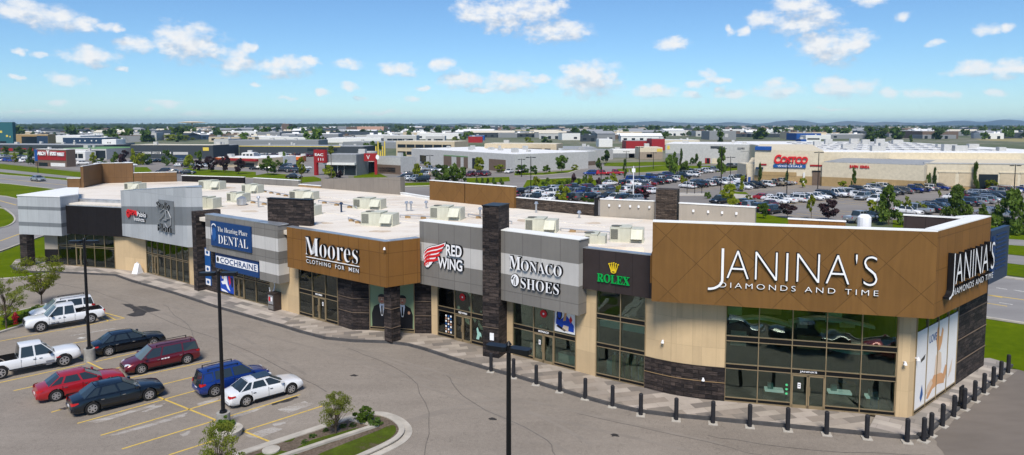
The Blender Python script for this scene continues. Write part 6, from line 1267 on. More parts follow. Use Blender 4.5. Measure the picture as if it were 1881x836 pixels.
# right side conifers and lot trees: u, vb, vt, w, kind, shape, trunk, label
TL_ = [(1632, 413, 341, 42, 'con', 'cone', .03, 'large conifer left of the dark roof parapet in the far car park', 1), (1756, 404, 340, 40, 'con', 'cone', .03, 'large conifer above the dark roof parapet', 1), (1858, 428, 346, 58, 'con', 'cone', .03, 'largest conifer at the right photo edge', 1), (1806, 404, 376, 18, 'grn', 'cone', .05, 'small conifer between the two large ones at the right', 0),
 (1604, 403, 368, 20, 'yel', 'round', .45, 'small yellow-green tree left of the large conifer', 0), (1522, 405, 366, 32, 'pur', 'egg', .15, 'dark purple-brown tree standing alone in the far car park', 1), (1446, 401, 374, 28, 'pur', 'round', .3, 'dark purple tree near the parked cars above the brown parapet', 1), (1490, 403, 360, 15, 'yel', 'egg', .35, 'slim bright green tree on a white stem in the far car park', 0),
 (1402, 402, 369, 19, 'grn', 'egg', .2, 'small green tree beside the dark car above the lawn', 0), (1341, 381, 340, 30, 'yel', 'round', .1, 'bushy yellow-green tree above the right beige parapet', 1), (1364, 352, 322, 12, 'yel', 'column', .1, 'slim light tree near the middle of the far car park', 0), (1243, 352, 322, 12, 'yel', 'egg', .1, 'small bright tree among the cars above the brown stone pier', 0) if False else (1254, 341, 323, 13, 'yel', 'egg', .2, 'small bright tree between the red car and the grey cars', 0),
 (1180, 367, 345, 26, 'pur', 'round', .1, 'purple shrub just left of the brown stone pier', 0), (1136, 366, 340, 15, 'yel', 'column', .05, 'bright green pointed tree behind the left beige parapet', 0), (1034, 370, 340, 26, 'yel', 'egg', .0, 'bright green leafy tree behind the low brown stone parapet', 1),
 (1396, 340, 302, 9, 'drk', 'column', .05, 'narrow dark cypress at the left corner of the warehouse store', 0), (1445, 340, 310, 8, 'drk', 'column', .05, 'narrow dark cypress under the red store lettering', 0), (1512, 341, 310, 7, 'drk', 'column', .02, 'narrow dark cypress right of the warehouse entrance', 0), (1568, 347, 310, 10, 'drk', 'column', .05, 'narrow dark cypress below the small red lettering', 0), (1642, 348, 325, 8, 'drk', 'column', .1, 'thin small cypress on the brown base of the annex', 0), (1705, 349, 313, 10, 'drk', 'column', .1, 'left of the two dark cypresses at the annex corner', 0), (1716, 349, 309, 9, 'drk', 'column', .05, 'right of the two dark cypresses at the annex corner', 0), (1792, 350, 301, 14, 'con', 'column', .02, 'tall narrow conifer left of the dark warehouse doors', 0), (1819, 351, 331, 20, 'yel', 'round', .0, 'bright bush in front of the dark warehouse doors', 0), (1864, 350, 327, 7, 'grn', 'column', .05, 'thin green cypress at the far right lamp post', 0),
 (1474, 345, 327, 12, 'yel', 'round', .1, 'bright young plant left of the warehouse entrance', 0), (1547, 347, 333, 16, 'yel', 'round', 0, 'bright bush on the brown base right of the entrance', 0), (1601, 347, 335, 12, 'yel', 'round', 0, 'small bright bush below the annex', 0), (1671, 349, 331, 16, 'grn', 'round', 0, 'green bush at the right end of the brown annex base', 0), (1682, 349, 334, 20, 'drk', 'round', 0, 'dark round bush at the annex corner', 0), (1725, 366, 350, 6, 'yel', 'egg', .3, 'tiny sapling standing in the right part of the far car park', 0), (1690, 392, 371, 24, 'yel', 'round', 0, 'bright loose bush between the large conifers', 0), (1664, 400, 362, 14, 'oli', 'round', .5, 'thin tree with blue balloons beside the large conifer', 0),
 (1230, 322, 286, 24, 'grn', 'cone', 0, 'broad green conifer on the lawn left of the tall dark cypress', 0), (1238, 318, 280, 16, 'grn', 'cone', 0, 'narrower conifer just behind the broad green one', 0), (1250, 320, 273, 11, 'drk', 'column', .02, 'tallest dark cypress on the lawn by the grey superstore', 0), (1259, 321, 295, 18, 'con', 'cone', .0, 'dark conifer right of the tallest cypress', 0), (1284, 311, 294, 9, 'grn', 'egg', .1, 'small round tree on the lawn before the grey superstore', 0), (1263, 296, 280, 8, 'drk', 'cone', 0, 'small dark conifer against the grey superstore wall', 0), (1279, 301, 282, 9, 'drk', 'cone', 0, 'second small dark conifer against the grey superstore wall', 0), (1271, 302, 287, 9, 'drk', 'cone', 0, 'squat dark conifer between the two at the grey wall', 0),
 (1355, 300, 286, 10, 'drk', 'cone', 0, 'left of three conifers at the right end of the grey superstore', 0), (1364, 300, 285, 9, 'drk', 'cone', 0, 'middle of three conifers at the right end of the grey superstore', 0), (1374, 300, 283, 9, 'drk', 'cone', 0, 'right of three conifers at the right end of the grey superstore', 0), (1325, 335, 274, 20, 'con', 'column', .3, 'tall open conifer entwined with the double lamp post', 0), (1300, 300, 288, 12, 'drk', 'round', 0, 'dark bush left of the store door in the grey wall', 0),
 (1100, 322, 291, 12, 'drk', 'cone', .35, 'dark small tree on a thin stem at the road bend', 0), (1147, 327, 292, 9, 'drk', 'column', .1, 'thin dark tree left of the big parked cars', 0), (1032, 318, 286, 24, 'grn', 'egg', .2, 'bright tree in front of the brown shop tower', 1), (1004, 319, 304, 14, 'grn', 'egg', .1, 'small bright tree left of the shop tower logo', 0), (982, 320, 303, 14, 'drk', 'round', .1, 'round dark green tree left of the brown tower', 0), (958, 322, 304, 24, 'drk', 'round', .15, 'wide clipped tree at the lamp post by the red striped shop', 0), (1055, 313, 303, 12, 'yel', 'round', .1, 'small bush near the red signs', 0), (1114, 300, 275, 16, 'drk', 'cone', .1, 'dark pine beside the pale shed gable', 0),
 (880, 322, 289, 24, 'yel', 'egg', .2, 'bright poplar in front of the brown shop front', 1), (917, 318, 303, 20, 'yel', 'round', .1, 'rounded bright tree at the right end of the brown shop front', 0), (765, 332, 301, 20, 'yel', 'cone', .05, 'bright pointed tree left of the dark trees', 0), (812, 334, 303, 34, 'drk', 'round', .0, 'left of the dense dark trees above the bronze parapet', 1), (832, 336, 300, 30, 'grn', 'round', .0, 'middle of the dense trees above the bronze parapet', 1), (848, 336, 308, 22, 'grn', 'round', 0, 'right of the dense trees above the bronze parapet', 0), (740, 310, 279, 18, 'drk', 'round', .1, 'dark tree at the right end of the grey restaurant', 0), (784, 310, 297, 12, 'yel', 'round', 0, 'small light bush left of the parked white cars', 0),
 (876, 339, 326, 6, 'drk', 'cone', 0, 'leftmost tiny conifer on the grass strip behind the bronze parapet', 0), (886, 339, 324, 6, 'drk', 'cone', 0, 'second tiny conifer on the grass strip behind the bronze parapet', 0), (896, 340, 327, 7, 'drk', 'cone', 0, 'third tiny conifer on the grass strip behind the bronze parapet', 0), (907, 341, 326, 9, 'drk', 'cone', 0, 'fourth conifer on the grass strip behind the bronze parapet', 0), (920, 341, 328, 10, 'grn', 'cone', 0, 'rightmost small conifer on the grass strip behind the bronze parapet', 0),
 (554, 345, 289, 15, 'yel', 'egg', .45, 'slim yellow-green tree on a tall stem above the roof gap', 1), (605, 328, 304, 22, 'yel', 'egg', .02, 'bright shrub tree in front of the grey restaurant', 0), (622, 327, 314, 14, 'pur', 'round', 0, 'purple bush before the grey restaurant', 0), (609, 330, 269, 12, 'oli', 'round', .75, 'thin tree with a small round top by the red tower', 0), (492, 322, 287, 26, 'grn', 'egg', .2, 'dense green tree on the round lawn', 1), (502, 320, 308, 14, 'grn', 'round', .1, 'smaller tree right of the dense one on the round lawn', 0), (523, 303, 279, 14, 'grn', 'cone', .05, 'green tree by the orange building', 0), (514, 308, 294, 14, 'grn', 'round', 0, 'bushy tree left of the green pointed one', 0),
 (438, 320, 291, 20, 'pur', 'round', .15, 'rightmost of three purple trees on the long lawn', 1), (413, 317, 286, 18, 'pur', 'round', .15, 'middle of three purple trees on the long lawn', 1), (389, 316, 287, 22, 'pur', 'round', .15, 'leftmost of three purple trees on the long lawn', 1), (363, 314, 295, 18, 'pur', 'round', .1, 'small purple tree beside the bright green one', 0), (348, 309, 284, 20, 'yel', 'cone', .02, 'bright green tree at the left end of the long lawn', 1), (365, 300, 273, 12, 'grn', 'egg', .1, 'tall green tree before the dark warehouse', 0), (306, 305, 278, 16, 'drk', 'round', .1, 'dark tree at the left car park', 0), (318, 303, 288, 12, 'grn', 'round', .05, 'small green tree right of the dark one at the left car park', 0),
 (247, 303, 274, 16, 'yel', 'egg', 0, 'yellow-green tree behind the tall brown parapet, left one', 0), (258, 303, 281, 14, 'yel', 'round', 0, 'yellow-green tree behind the tall brown parapet, right one', 0), (272, 303, 285, 14, 'drk', 'round', 0, 'dark bush behind the tall brown parapet', 0), (228, 298, 277, 20, 'pur', 'round', 0, 'purple tree above the tall brown parapet', 0), (213, 300, 280, 14, 'grn', 'cone', 0, 'green tree left of the purple one above the brown parapet', 0), (172, 300, 280, 14, 'yel', 'cone', 0, 'bright pointed tree right of the gallery building', 0), (184, 301, 290, 18, 'grn', 'round', 0, 'low bush right of the bright pointed tree', 0),
 (57, 303, 271, 14, 'drk', 'egg', .05, 'dark green tree left of the red gallery sign', 0), (38, 285, 270, 18, 'drk', 'round', .05, 'round dark tree at the far left car park', 0), (10, 287, 269, 12, 'drk', 'egg', .05, 'dark tree at the left photo edge', 0), (27, 300, 281, 9, 'yel', 'cone', .1, 'bright sapling at the far left car park', 0), (92, 303, 288, 18, 'drk', 'round', 0, 'dark green bush under the red gallery sign', 0), (108, 304, 290, 18, 'pur', 'round', 0, 'dark purple bush under the red gallery sign', 0), (117, 304, 291, 12, 'oli', 'round', 0, 'olive bush at the right end of the red gallery sign', 0),
 (690, 284, 260, 20, 'drk', 'round', .02, 'broad dark tree behind the grey restaurant, right one', 0), (673, 284, 262, 16, 'drk', 'egg', .02, 'dark tree behind the grey restaurant, left one', 0), (418, 285, 270, 14, 'grn', 'round', 0, 'green tree by the white kiosk', 0), (432, 284, 271, 12, 'oli', 'round', 0, 'olive tree by the white kiosk', 0), (405, 287, 279, 10, 'yel', 'round', 0, 'small yellow bush below the dark building', 0), (415, 287, 278, 9, 'yel', 'round', 0, 'second small yellow bush below the dark building', 0),
 (313, 256, 232, 26, 'grn', 'round', .02, 'left of the big tree group on the skyline', 1), (330, 252, 230, 15, 'drk', 'round', .02, 'middle of the big tree group on the skyline', 1), (349, 250, 229, 20, 'grn', 'round', .02, 'right of the big tree group on the skyline', 1), (320, 258, 247, 30, 'yel', 'round', 0, 'light bushes under the big tree group', 0), (344, 258, 249, 24, 'oli', 'round', 0, 'olive bushes right under the big tree group', 0),
 (1074, 257, 239, 13, 'drk', 'round', .02, 'single dark round tree beyond the sheds', 0), (1603, 262, 238, 21, 'drk', 'round', .02, 'broad dark tree behind the warehouse roof', 1), (1672, 261, 245, 8, 'drk', 'column', .0, 'narrow dark tree behind the warehouse roof', 0), (1715, 255, 244, 7, 'drk', 'egg', .0, 'small dark tree right of the narrow one behind the warehouse', 0), (1000, 262, 250, 12, 'drk', 'round', 0, 'dark tree beyond the beige offices', 0), (972, 264, 252, 15, 'yel', 'round', 0, 'light tree beyond the beige offices', 0), (1010, 264, 258, 12, 'grn', 'round', 0, 'low green bush beyond the beige offices', 0), (593, 262, 251, 12, 'grn', 'cone', 0, 'green tree between the white roofs', 0), (623, 250, 239, 10, 'drk', 'round', 0, 'dark tree on the skyline left of the pink building', 0), (639, 251, 240, 10, 'drk', 'round', 0, 'second dark tree left of the pink building', 0), (513, 246, 234, 12, 'drk', 'round', 0, 'dark tree beside the far tower block', 0), (402, 249, 240, 11, 'drk', 'round', 0, 'dark tree among the white roofs', 0), (432, 247, 238, 18, 'drk', 'round', 0, 'wider dark tree among the white roofs', 0), (1265, 242, 229, 7, 'drk', 'egg', 0, 'pointed dark tree on the skyline above the grey superstore', 0), (835, 262, 252, 16, 'oli', 'round', 0, 'olive tree beyond the white roof', 0)]
for (u, vb, vt, w, kind, shape, tr, lab, near) in TL_: tree(u, vb, vt, w, kind, lab, near, shape, tr, 'shrub' if ('bush' in lab or 'shrub' in lab or 'plant' in lab) else 'tree')
# hedges and planting between the lots
rr = random.Random(5); k = 0
for (u0, v0, u1, v1, n, h, kinds) in ((985, 345, 1130, 338, 14, 16, ('yel', 'grn', 'drk', 'pur')), (1060, 368, 1090, 371, 5, 8, ('grn',)), (1300, 366, 1450, 370, 5, 8, ('grn', 'oli'))):
    for i in range(n):
        f = i / max(1, n - 1); u = u0 + (u1 - u0) * f + rr.uniform(-3, 3); v = v0 + (v1 - v0) * f + rr.uniform(-2, 2)
        row = {985: 'in the planted strip behind the low brown stone parapet', 1060: 'in the clipped hedge just behind the low brown stone parapet', 1300: 'on the pale island in the far car park'}[u0]
        tree(u, v, v - h * rr.uniform(.6, 1.5), rr.uniform(8, 15), kinds[rr.randrange(len(kinds))], Ord(i) + ' plant from the left ' + row, 0, 'egg' if rr.random() < .5 else 'round', 0, 'shrub')
# ------------------------------------------------------------------ buildings of the shopping district
CW = dict(cream=M('far_cream', (.6, .53, .4), .85), tan=M('far_tan', (.36, .25, .12), .85), white=M('far_white', (.68, .68, .66), .7), lgrey=M('far_light_grey', (.45, .45, .44), .8), grey=M('far_grey', (.22, .23, .24), .8), dark=M('far_dark_grey', (.04, .05, .058), .7), navy=M('far_navy', (.02, .045, .09), .7), teal=M('far_teal', (.025, .11, .13), .6), red=M('far_red', (.3, .015, .018), .6), brown=M('far_brown', (.14, .1, .075), .8), pink=M('far_pink', (.5, .3, .22), .85), beige=M('far_beige', (.52, .43, .3), .85), glass=M('far_glass', (.015, .022, .028), .1), yellow=M('far_yellow', (.65, .5, .08), .7), roofw=M('far_roof_white', (.74, .74, .74), .7), roofg=M('far_roof_grey', (.3, .31, .32), .7, var=.2), blue=M('far_blue', (.01, .07, .28), .6), orange=M('far_orange', (.65, .15, .03), .7), green=M('far_green', (.12, .25, .1), .8), black=BLACK, stone=M('far_stone', (.3, .25, .2), .9), rfe=M('far_roof_cream', (.6, .55, .45), .8))
def bfr(u0, v0, u1, v1): return frame(G2(u0, v0), G2(u1, v1))
def bld(u0, v0, u1, v1, vt, depth, wall, roof, label, cat='building', parts=(), name='building', skew=0.):
    """front foot line in the photo, wall top row at its left end, depth behind; parts: (kind, s0, s1, z0, z1, mat) as fractions"""
    fr = bfr(u0, v0, u1, v1); h = PL(u0, vt, fr[0], fr[0] + fr[1]).z; L = fr[3]
    p = fr[0] + fr[1] * L / 2; t = thing(name, label, cat, (p.x, p.y, 0))
    mb = MB(); fbox(mb, fr, 0, L, -depth, 0, 0, h); w_ = mb.build('wall', CW[wall], t)
    mb = MB(); fbox(mb, fr, .3, L - .3, -depth + .3, -.3, h + .002, h + .12)
    rnd = random.Random(int(u0 * 7 + v0)); mb.build('roof', CW[roof], t)
    for i in range(max(1, int(min(12, L * depth / 260)))):
        s = rnd.uniform(.08, .9) * L; d = rnd.uniform(.12, .88) * depth; a = rnd.uniform(1, 2.4); k = MB(); fbox(k, fr, s, s + a, -d - a * .7, -d, h + .12, h + rnd.uniform(.8, 1.7)); k.build('roof_unit', CW['lgrey'], t)
    for (nm, s0, s1, z0, z1, m) in parts:
        o_ = .06 + .04 * (nm in ('sign_panel', 'canopy')) + (1.2 if nm == 'canopy' else 0)
        k = MB()
        if nm == 'window' and (s1 - s0) * L > 9 * (z1 - z0) * h: 
            c = max(2, int((s1 - s0) * L / 4.5)); 
            for i in range(c): a = s0 + (s1 - s0) * i / c; fbox(k, fr, (a + .006) * L, (a + (s1 - s0) / c - .006) * L, -.05, o_, z0 * h, z1 * h)
        else: fbox(k, fr, s0 * L, s1 * L, -.05, o_ + (.003 * len(parts) if False else 0), z0 * h, z1 * h)
        k.build(nm, CW[m], t)
    return t, fr, h
B_ = [
 (-40, 268, 25, 268, 224.5, 3, 'teal', 'roofg', 'tall teal block at the left photo edge', [('window', .62, .7, .55, .64, 'yellow'), ('window', .8, .86, .38, .46, 'yellow'), ('window', .9, .93, .36, .42, 'yellow'), ('window', .55, .6, .3, .4, 'white'), ('window', .62, .8, .02, .2, 'glass')]),
 (28, 266, 89, 266, 247, 9, 'tan', 'rfe', 'low tan office block with dark glass right of the teal block', [('window', .2, .66, .05, .8, 'glass'), ('wall_panel', .66, .995, .0, .86, 'navy')]),
 (80, 262, 148, 262, 249.5, 120, 'white', 'roofw', 'long white roofed hall behind the tan office block', []),
 (116, 268, 195, 268, 253, 16, 'navy', 'roofw', 'dark blue hall with a white roof and small white windows', [('window', .25, .28, .55, .7, 'white'), ('window', .38, .41, .55, .7, 'white'), ('window', .5, .53, .55, .7, 'white'), ('window', .65, .68, .55, .7, 'white'), ('window', .76, .79, .55, .7, 'white'), ('window', .92, .95, .6, .8, 'white')]),
 (-60, 278, 190, 280, 265.5, 22, 'dark', 'roofg', 'long low dark arcade at the left with red posts', [('window', .05, .5, .1, .5, 'red'), ('window', .55, .95, .1, .6, 'glass')]),
 (65, 305, 123, 307, 274, 3.5, 'brown', 'roofw', 'gallery building with a red lettered wall and a curved white roof', [('sign_panel', .1, .985, .38, .92, 'red'), ('sign_panel', .0, .09, .3, .98, 'blue'), ('window', .12, .4, .0, .22, 'glass'), ('window', .5, .95, .02, .22, 'white')]),
 (123, 293, 157, 294, 278, 5, 'white', 'roofw', 'small white building with two dark windows right of the gallery building', [('window', .32, .58, .2, .75, 'glass'), ('window', .62, .88, .2, .75, 'glass')]),
 (108, 292, 196, 293, 273, 26, 'lgrey', 'green', 'grey glass fronted building behind the small white one', [('window', .58, .98, .1, .85, 'glass'), ('window', .6, .62, .1, .85, 'white')]),
 (188, 278, 214, 278, 256.5, 10, 'white', 'roofw', 'white cube shaped building with two small dark windows', [('window', .38, .46, .68, .78, 'glass'), ('window', .54, .62, .68, .78, 'glass')]),
 (214, 277, 228, 277, 263, 12, 'grey', 'roofg', 'grey block right of the white cube', []),
 (240, 291, 392, 292, 266.5, 14, 'dark', 'rfe', 'long dark grey warehouse with gold letters at its right end', [('window', .02, .5, .35, .5, 'white'), ('window', .03, .48, .36, .49, 'glass'), ('sign_panel', .88, .95, .6, .85, 'yellow'), ('window', .52, .7, .3, .5, 'lgrey'), ('door', .55, .72, .0, .25, 'navy')]),
 (392, 288, 412, 288, 268, 18, 'dark', 'roofg', 'dark block right of the long dark warehouse', []),
 (393, 268, 420, 268, 256, 22, 'lgrey', 'roofg', 'grey shed with sloping roof behind the dark block', []),
 (440, 285, 668, 287, 268, 20, 'dark', 'roofg', 'very long dark hall with a yellow edge', [('edge', .0, .82, .94, 1.01, 'yellow'), ('window', .55, .8, .5, .8, 'glass'), ('window', .1, .5, .02, .25, 'lgrey')]),
 (420, 268, 585, 268, 258, 26, 'grey', 'roofg', 'wide grey roofed hall behind the very long dark hall', []),
 (455, 260, 582, 260, 251.5, 40, 'white', 'roofw', 'wide white roofed hall beyond the grey one', []),
 (600, 262, 700, 262, 254, 40, 'white', 'roofw', 'white roofed hall right of the light green tree', []),
 (630, 272, 745, 273, 261, 30, 'grey', 'roofg', 'low grey hall behind the grey restaurant', []),
 (444, 291, 466, 291, 281, 6, 'white', 'roofw', 'small white kiosk with square windows', [('window', .1, .3, .4, .8, 'glass'), ('window', .4, .6, .4, .8, 'glass'), ('window', .7, .9, .4, .8, 'glass')]),
 (398, 306, 475, 309, 289, 12, 'beige', 'roofw', 'cream restaurant with a long red and orange canopy', [('canopy', .0, 1.0, .72, .95, 'red'), ('canopy', .0, .18, .73, .96, 'orange'), ('window', .5, .9, .05, .5, 'glass')]),
 (476, 303, 517, 304, 287, 9, 'white', 'roofw', 'white building with a red curved canopy beside the cream restaurant', [('canopy', .1, .9, .55, .85, 'red')]),
 (517, 298, 552, 298, 288, 8, 'orange', 'roofw', 'small orange and red building left of the red tower', [('window', .1, .9, .1, .4, 'glass')]),
 (597, 322, 655, 323, 284, 9, 'grey', 'roofg', 'grey restaurant with a white canopy line and glass front', [('canopy', .0, 1., .52, .62, 'white'), ('window', .02, .98, .03, .5, 'glass'), ('window', .2, .22, .03, .5, 'white'), ('window', .4, .43, .03, .5, 'white'), ('window', .6, .62, .03, .5, 'white')]),
 (690, 318, 736, 321, 288, 7, 'lgrey', 'roofg', 'right wing of the grey restaurant with a dark stone base', [('wall_panel', .0, 1., .0, .55, 'brown'), ('window', .1, .8, .1, .4, 'glass')]),
 (728, 290, 835, 292, 259.5, 16, 'beige', 'rfe', 'two storey beige office block with dark window bands, left one', [('window', .02, .95, .62, .82, 'glass'), ('window', .02, .95, .2, .4, 'glass')]),
 (756, 300, 945, 317, 273, 34, 'lgrey', 'roofw', 'large pale grey building with a broad white roof and brown entrance panels', [('wall_panel', .36, .44, .0, .66, 'brown'), ('wall_panel', .49, .53, .0, .66, 'brown'), ('wall_panel', .56, .6, .0, .66, 'brown'), ('window', .64, .68, .0, .64, 'glass'), ('wall_panel', .79, .93, .0, .66, 'brown'), ('edge', .36, .6, .66, .72, 'green'), ('door', .1, .17, .05, .6, 'glass')]),
 (890, 300, 1022, 302, 264, 14, 'beige', 'rfe', 'two storey beige office block with dark window bands, right one', [('window', .28, .8, .55, .78, 'glass'), ('window', .84, .92, .52, .78, 'glass'), ('window', .02, .2, .55, .78, 'glass')]),
 (940, 313, 996, 310, 288, 12, 'lgrey', 'roofw', 'low pale shop with red stripes left of the brown tower', [('edge', .0, 1., .93, 1.0, 'red'), ('edge', .0, 1., .3, .42, 'red')]),
 (994, 313, 1030, 309, 285, 10, 'brown', 'roofg', 'brown shop tower with a white square logo', [('sign_panel', .42, .62, .55, .86, 'white'), ('sign_panel', .49, .55, .62, .8, 'black')]),
 (1030, 308, 1095, 303, 281, 12, 'lgrey', 'roofw', 'pale shop with two red round signs right of the brown tower', [('sign_panel', .27, .33, .7, .85, 'red'), ('sign_panel', .49, .55, .7, .85, 'red'), ('window', .2, .62, .02, .3, 'red'), ('window', .24, .3, .02, .26, 'glass'), ('window', .45, .5, .02, .26, 'glass'), ('wall_panel', .72, .98, .0, .3, 'brown')]),
 (1095, 295, 1126, 293, 276, 30, 'lgrey', 'roofg', 'pale shed gable right of the pale shop', []),
 (1025, 285, 1096, 285, 272, 30, 'grey', 'roofg', 'long shed with a grey roof behind the pale shop', []),
 (1100, 270, 1125, 270, 256, 16, 'white', 'roofw', 'white block behind the sheds', []),
 (1125, 290, 1175, 290, 275, 10, 'white', 'roofw', 'white petrol station canopy building', [('window', .0, 1., .0, .55, 'grey'), ('door', .6, .8, .0, .5, 'white')]),
 (1175, 293, 1217, 293, 271, 12, 'cream', 'rfe', 'cream and stone shop with yellow signs', [('wall_panel', .0, 1., .0, .62, 'stone'), ('sign_panel', .75, .98, .65, .9, 'yellow'), ('window', .3, .55, .15, .45, 'glass')]),
 (1150, 274, 1198, 274, 259, 16, 'red', 'roofg', 'bright red block behind the cream shop, left part', []), (1197, 276, 1221, 276, 255.5, 16, 'red', 'roofg', 'taller bright red block behind the cream shop', []),
 (1222, 299, 1384, 302, 264, 30, 'lgrey', 'roofw', 'wide pale grey superstore left of the warehouse store', [('door', .46, .52, .0, .28, 'red'), ('door', .48, .51, .0, .27, 'glass'), ('door', .54, .6, .0, .27, 'cream'), ('sign_panel', .82, .9, .74, .84, 'grey'), ('sign_panel', .86, .95, .66, .9, 'lgrey'), ('sign_panel', .52, .66, .78, .9, 'dark'), ('wall_panel', .0, .18, .0, .5, 'grey'), ('sign_panel', .02, .05, .7, .9, 'yellow')]),
 (1220, 266, 1285, 266, 257.5, 20, 'cream', 'roofw', 'low cream hall beyond the pale grey superstore', []),
 (1303, 257, 1352, 257, 241, 30, 'grey', 'roofg', 'dark grey hall with pale round marks on the skyline side', [('sign_panel', .38, .52, .3, .75, 'lgrey'), ('sign_panel', .58, .7, .3, .7, 'lgrey')]),
 (1370, 326, 1394, 326, 302, 8, 'cream', 'rfe', 'low cream side wing of the warehouse store', [('wall_panel', .0, .5, .0, .25, 'tan')])]
for (u0, v0, u1, v1, vt, dp, wl, rf, lab, parts) in B_: bld(u0, v0, u1, v1, vt, dp, wl, rf, lab, parts=parts)
def farsign(name, label, u0, v0, u1, v1, txts, mats, o=.25, board=None, cat='sign'):
    fr = bfr(u0, v0, u1, v1); p = fr[0]; t = thing(name, label, cat, (p.x, p.y, 3)); mb = MB()
    for (tx, a, c, z0, z1, m, off_) in txts: put(mb, tx, fr, a * fr[3], c * fr[3], z0, z1, o, .3, off=off_, face=m, side=m)
    if board: q = MB(); a, c, z0, z1, m = board; fbox(q, fr, a * fr[3], c * fr[3], .05, o - .02, z0, z1, m); q.build('board', mats, t)
    mb.build('lettering', mats, t)
farsign('shop_sign', 'white lettering on the red gallery wall', 65, 305, 123, 307, [('ARCH', .12, .38, 4.2, 5.6, 0, .02), ('V', .42, .5, 4.1, 6.2, 0, .02), ('SPORT', .52, .72, 4.2, 5.6, 0, .02), ('MARKET', .75, .96, 4.1, 5.4, 0, .02)], LM, o=.2)
# restaurant tower, round bay
t = thing('sign_tower', 'bright red slab tower with white marks at the grey restaurant', 'tower', G(588, 323)); fr = bfr(577, 322, 598, 323); hT = PL(577, 275, fr[0], fr[0] + fr[1]).z
mb = MB(); fbox(mb, fr, 0, fr[3], -.9, 0, hT * .5, hT); fbox(mb, fr, 0, fr[3] * .22, -.9, 0, 0, hT * .5); mb.build('slab', CW['red'], t)
mb = MB(); put(mb, 'EAC', fr, fr[3] * .12, fr[3] * .85, hT * .76, hT * .86, .02, .05, off=.02); put(mb, 'III', fr, fr[3] * .4, fr[3] * .85, hT * .58, hT * .68, .02, .05, off=.02, space=1.6); mb.build('lettering', LM, t)
t = thing('restaurant_porch', 'round grey porch with a red panel and red post at the restaurant', 'porch', G(672, 322)); c_ = G(672, 318); s_ = c_.y / F
mb = MB(); mb.cyl((c_.x, c_.y + 3), 22 * s_ * .8, 22 * s_ * .8, 4.2, 7.0, 24, 0); mb.cyl((c_.x, c_.y + 3), 24 * s_ * .8, 24 * s_ * .8, 3.7, 4.2, 24, 1); mb.build('drum', [CW['lgrey'], CW['white']], t)
mb = MB(); mb.cyl((c_.x, c_.y + 4), 17 * s_ * .8, 17 * s_ * .8, 0, 3.7, 20, 0); mb.build('glazing', CW['glass'], t)
fr = bfr(669, 321, 693, 321); mb = MB(); fbox(mb, fr, 0, fr[3], -.4, 0, 4.3, 6.8); fbox(mb, fr, fr[3] * .8, fr[3], -.4, 0, 0, 4.3); mb.build('red_frame', CW['red'], t)
mb = MB(); put(mb, 'V', fr, fr[3] * .2, fr[3] * .45, 4.9, 6.2, .02, .05); poly_on(mb, fr, disc((fr[3] * 1.05, 5.6), .55, .8, 14), .3, 0); mb.build('lettering', LM, t)
for u, v, h_, lab in ((697, 300, 12, 'small yellow play tower behind the grey restaurant'),): 
    g_ = G(u, v); mb = MB(); 
    for i in range(6): mb.cyl((g_.x + (i - 2.5) * .9, g_.y), .35, .25, 0, 3 + 2 * (i % 3) + 2, 8)
    tag(mb.build('play_tower', CW['yellow'], base=g_), lab, 'play tower')
# warehouse store
CSD = thing('warehouse_store', 'huge cream warehouse store with a brown base and white skylight roof', 'building', G(1560, 345))
def cbox(nm, fr, s0, s1, n0, n1, z0, z1, m, par=None): mb = MB(); fbox(mb, fr, s0, s1, n0, n1, z0, z1); return mb.build(nm, CW[m], par or CSD, base=CSD['_b'])
fc = bfr(1392, 337.5, 1511, 341); Lc = fc[3]; hz = PL(1408, 276, fc[0], fc[0] + fc[1]).z
w1 = cbox('wall', fc, -Lc * .06, Lc, -60, 0, 2.3, hz, 'cream'); cbox('base_wall', fc, -Lc * .06, Lc, -60, .05, 0, 2.3, 'tan')
cbox('base_wall', fc, Lc * .0, Lc * .6, 0, .12, 2.3, 3.3, 'tan')
cbox('side_wing', fc, -Lc * .18, -Lc * .062, -40, -2, 0, 5.2, 'cream'); cbox('blue_edge', fc, -Lc * .06, Lc * .2, -8, .4, hz + .01, hz + .8, 'blue')
cbox('canopy', fc, -Lc * .04, Lc * .08, .1, 2.2, 4.1, 4.5, 'navy'); cbox('red_stripe', fc, Lc * .02, Lc * .13, .05, .15, hz * .55, hz * .6, 'red'); cbox('red_stripe', fc, Lc * .8, Lc, .05, .15, hz * .55, hz * .6, 'red')
cbox('door', fc, Lc * .84, Lc * .96, .06, .18, 0, 3.6, 'brown'); cbox('door_frame', fc, Lc * .835, Lc * .965, .06, .3, 3.6, 3.9, 'black'); cbox('downpipe', fc, Lc * .7, Lc * .73, .06, .3, .2, 3.3, 'white')
cbox('entrance_shutter', fc, -Lc * .16, -Lc * .12, -2, -1.8, 0, 1.6, 'blue')
fa = bfr(1511, 341, 1697, 350.5); La = fa[3]; ha = PL(1520, 298, fa[0], fa[0] + fa[1]).z
cbox('annex_wall', fa, 0, La, -25, 1.2, 2.4, ha, 'cream'); cbox('annex_base', fa, 0, La, -25, 1.26, 0, 2.4, 'tan'); cbox('annex_roof', fa, .3, La - .3, -24, .9, ha + .01, ha + .2, 'roofg')
fd = bfr(1697, 348, 1990, 353); Ld = fd[3]; hd = PL(1721, 301, fd[0], fd[0] + fd[1]).z
cbox('right_wall', fd, 0, Ld, -30, -.5, .8, hd, 'cream'); cbox('base_wall', fd, .1, Ld, -30, -.45, 0, .8, 'tan'); cbox('coping', fd, 0, Ld, -1.2, -.4, hd + .01, hd + .25, 'lgrey')
cbox('entrance_glass', fd, Ld * .355, Ld * .475, -.5, -.3, 0, 3.9, 'glass')
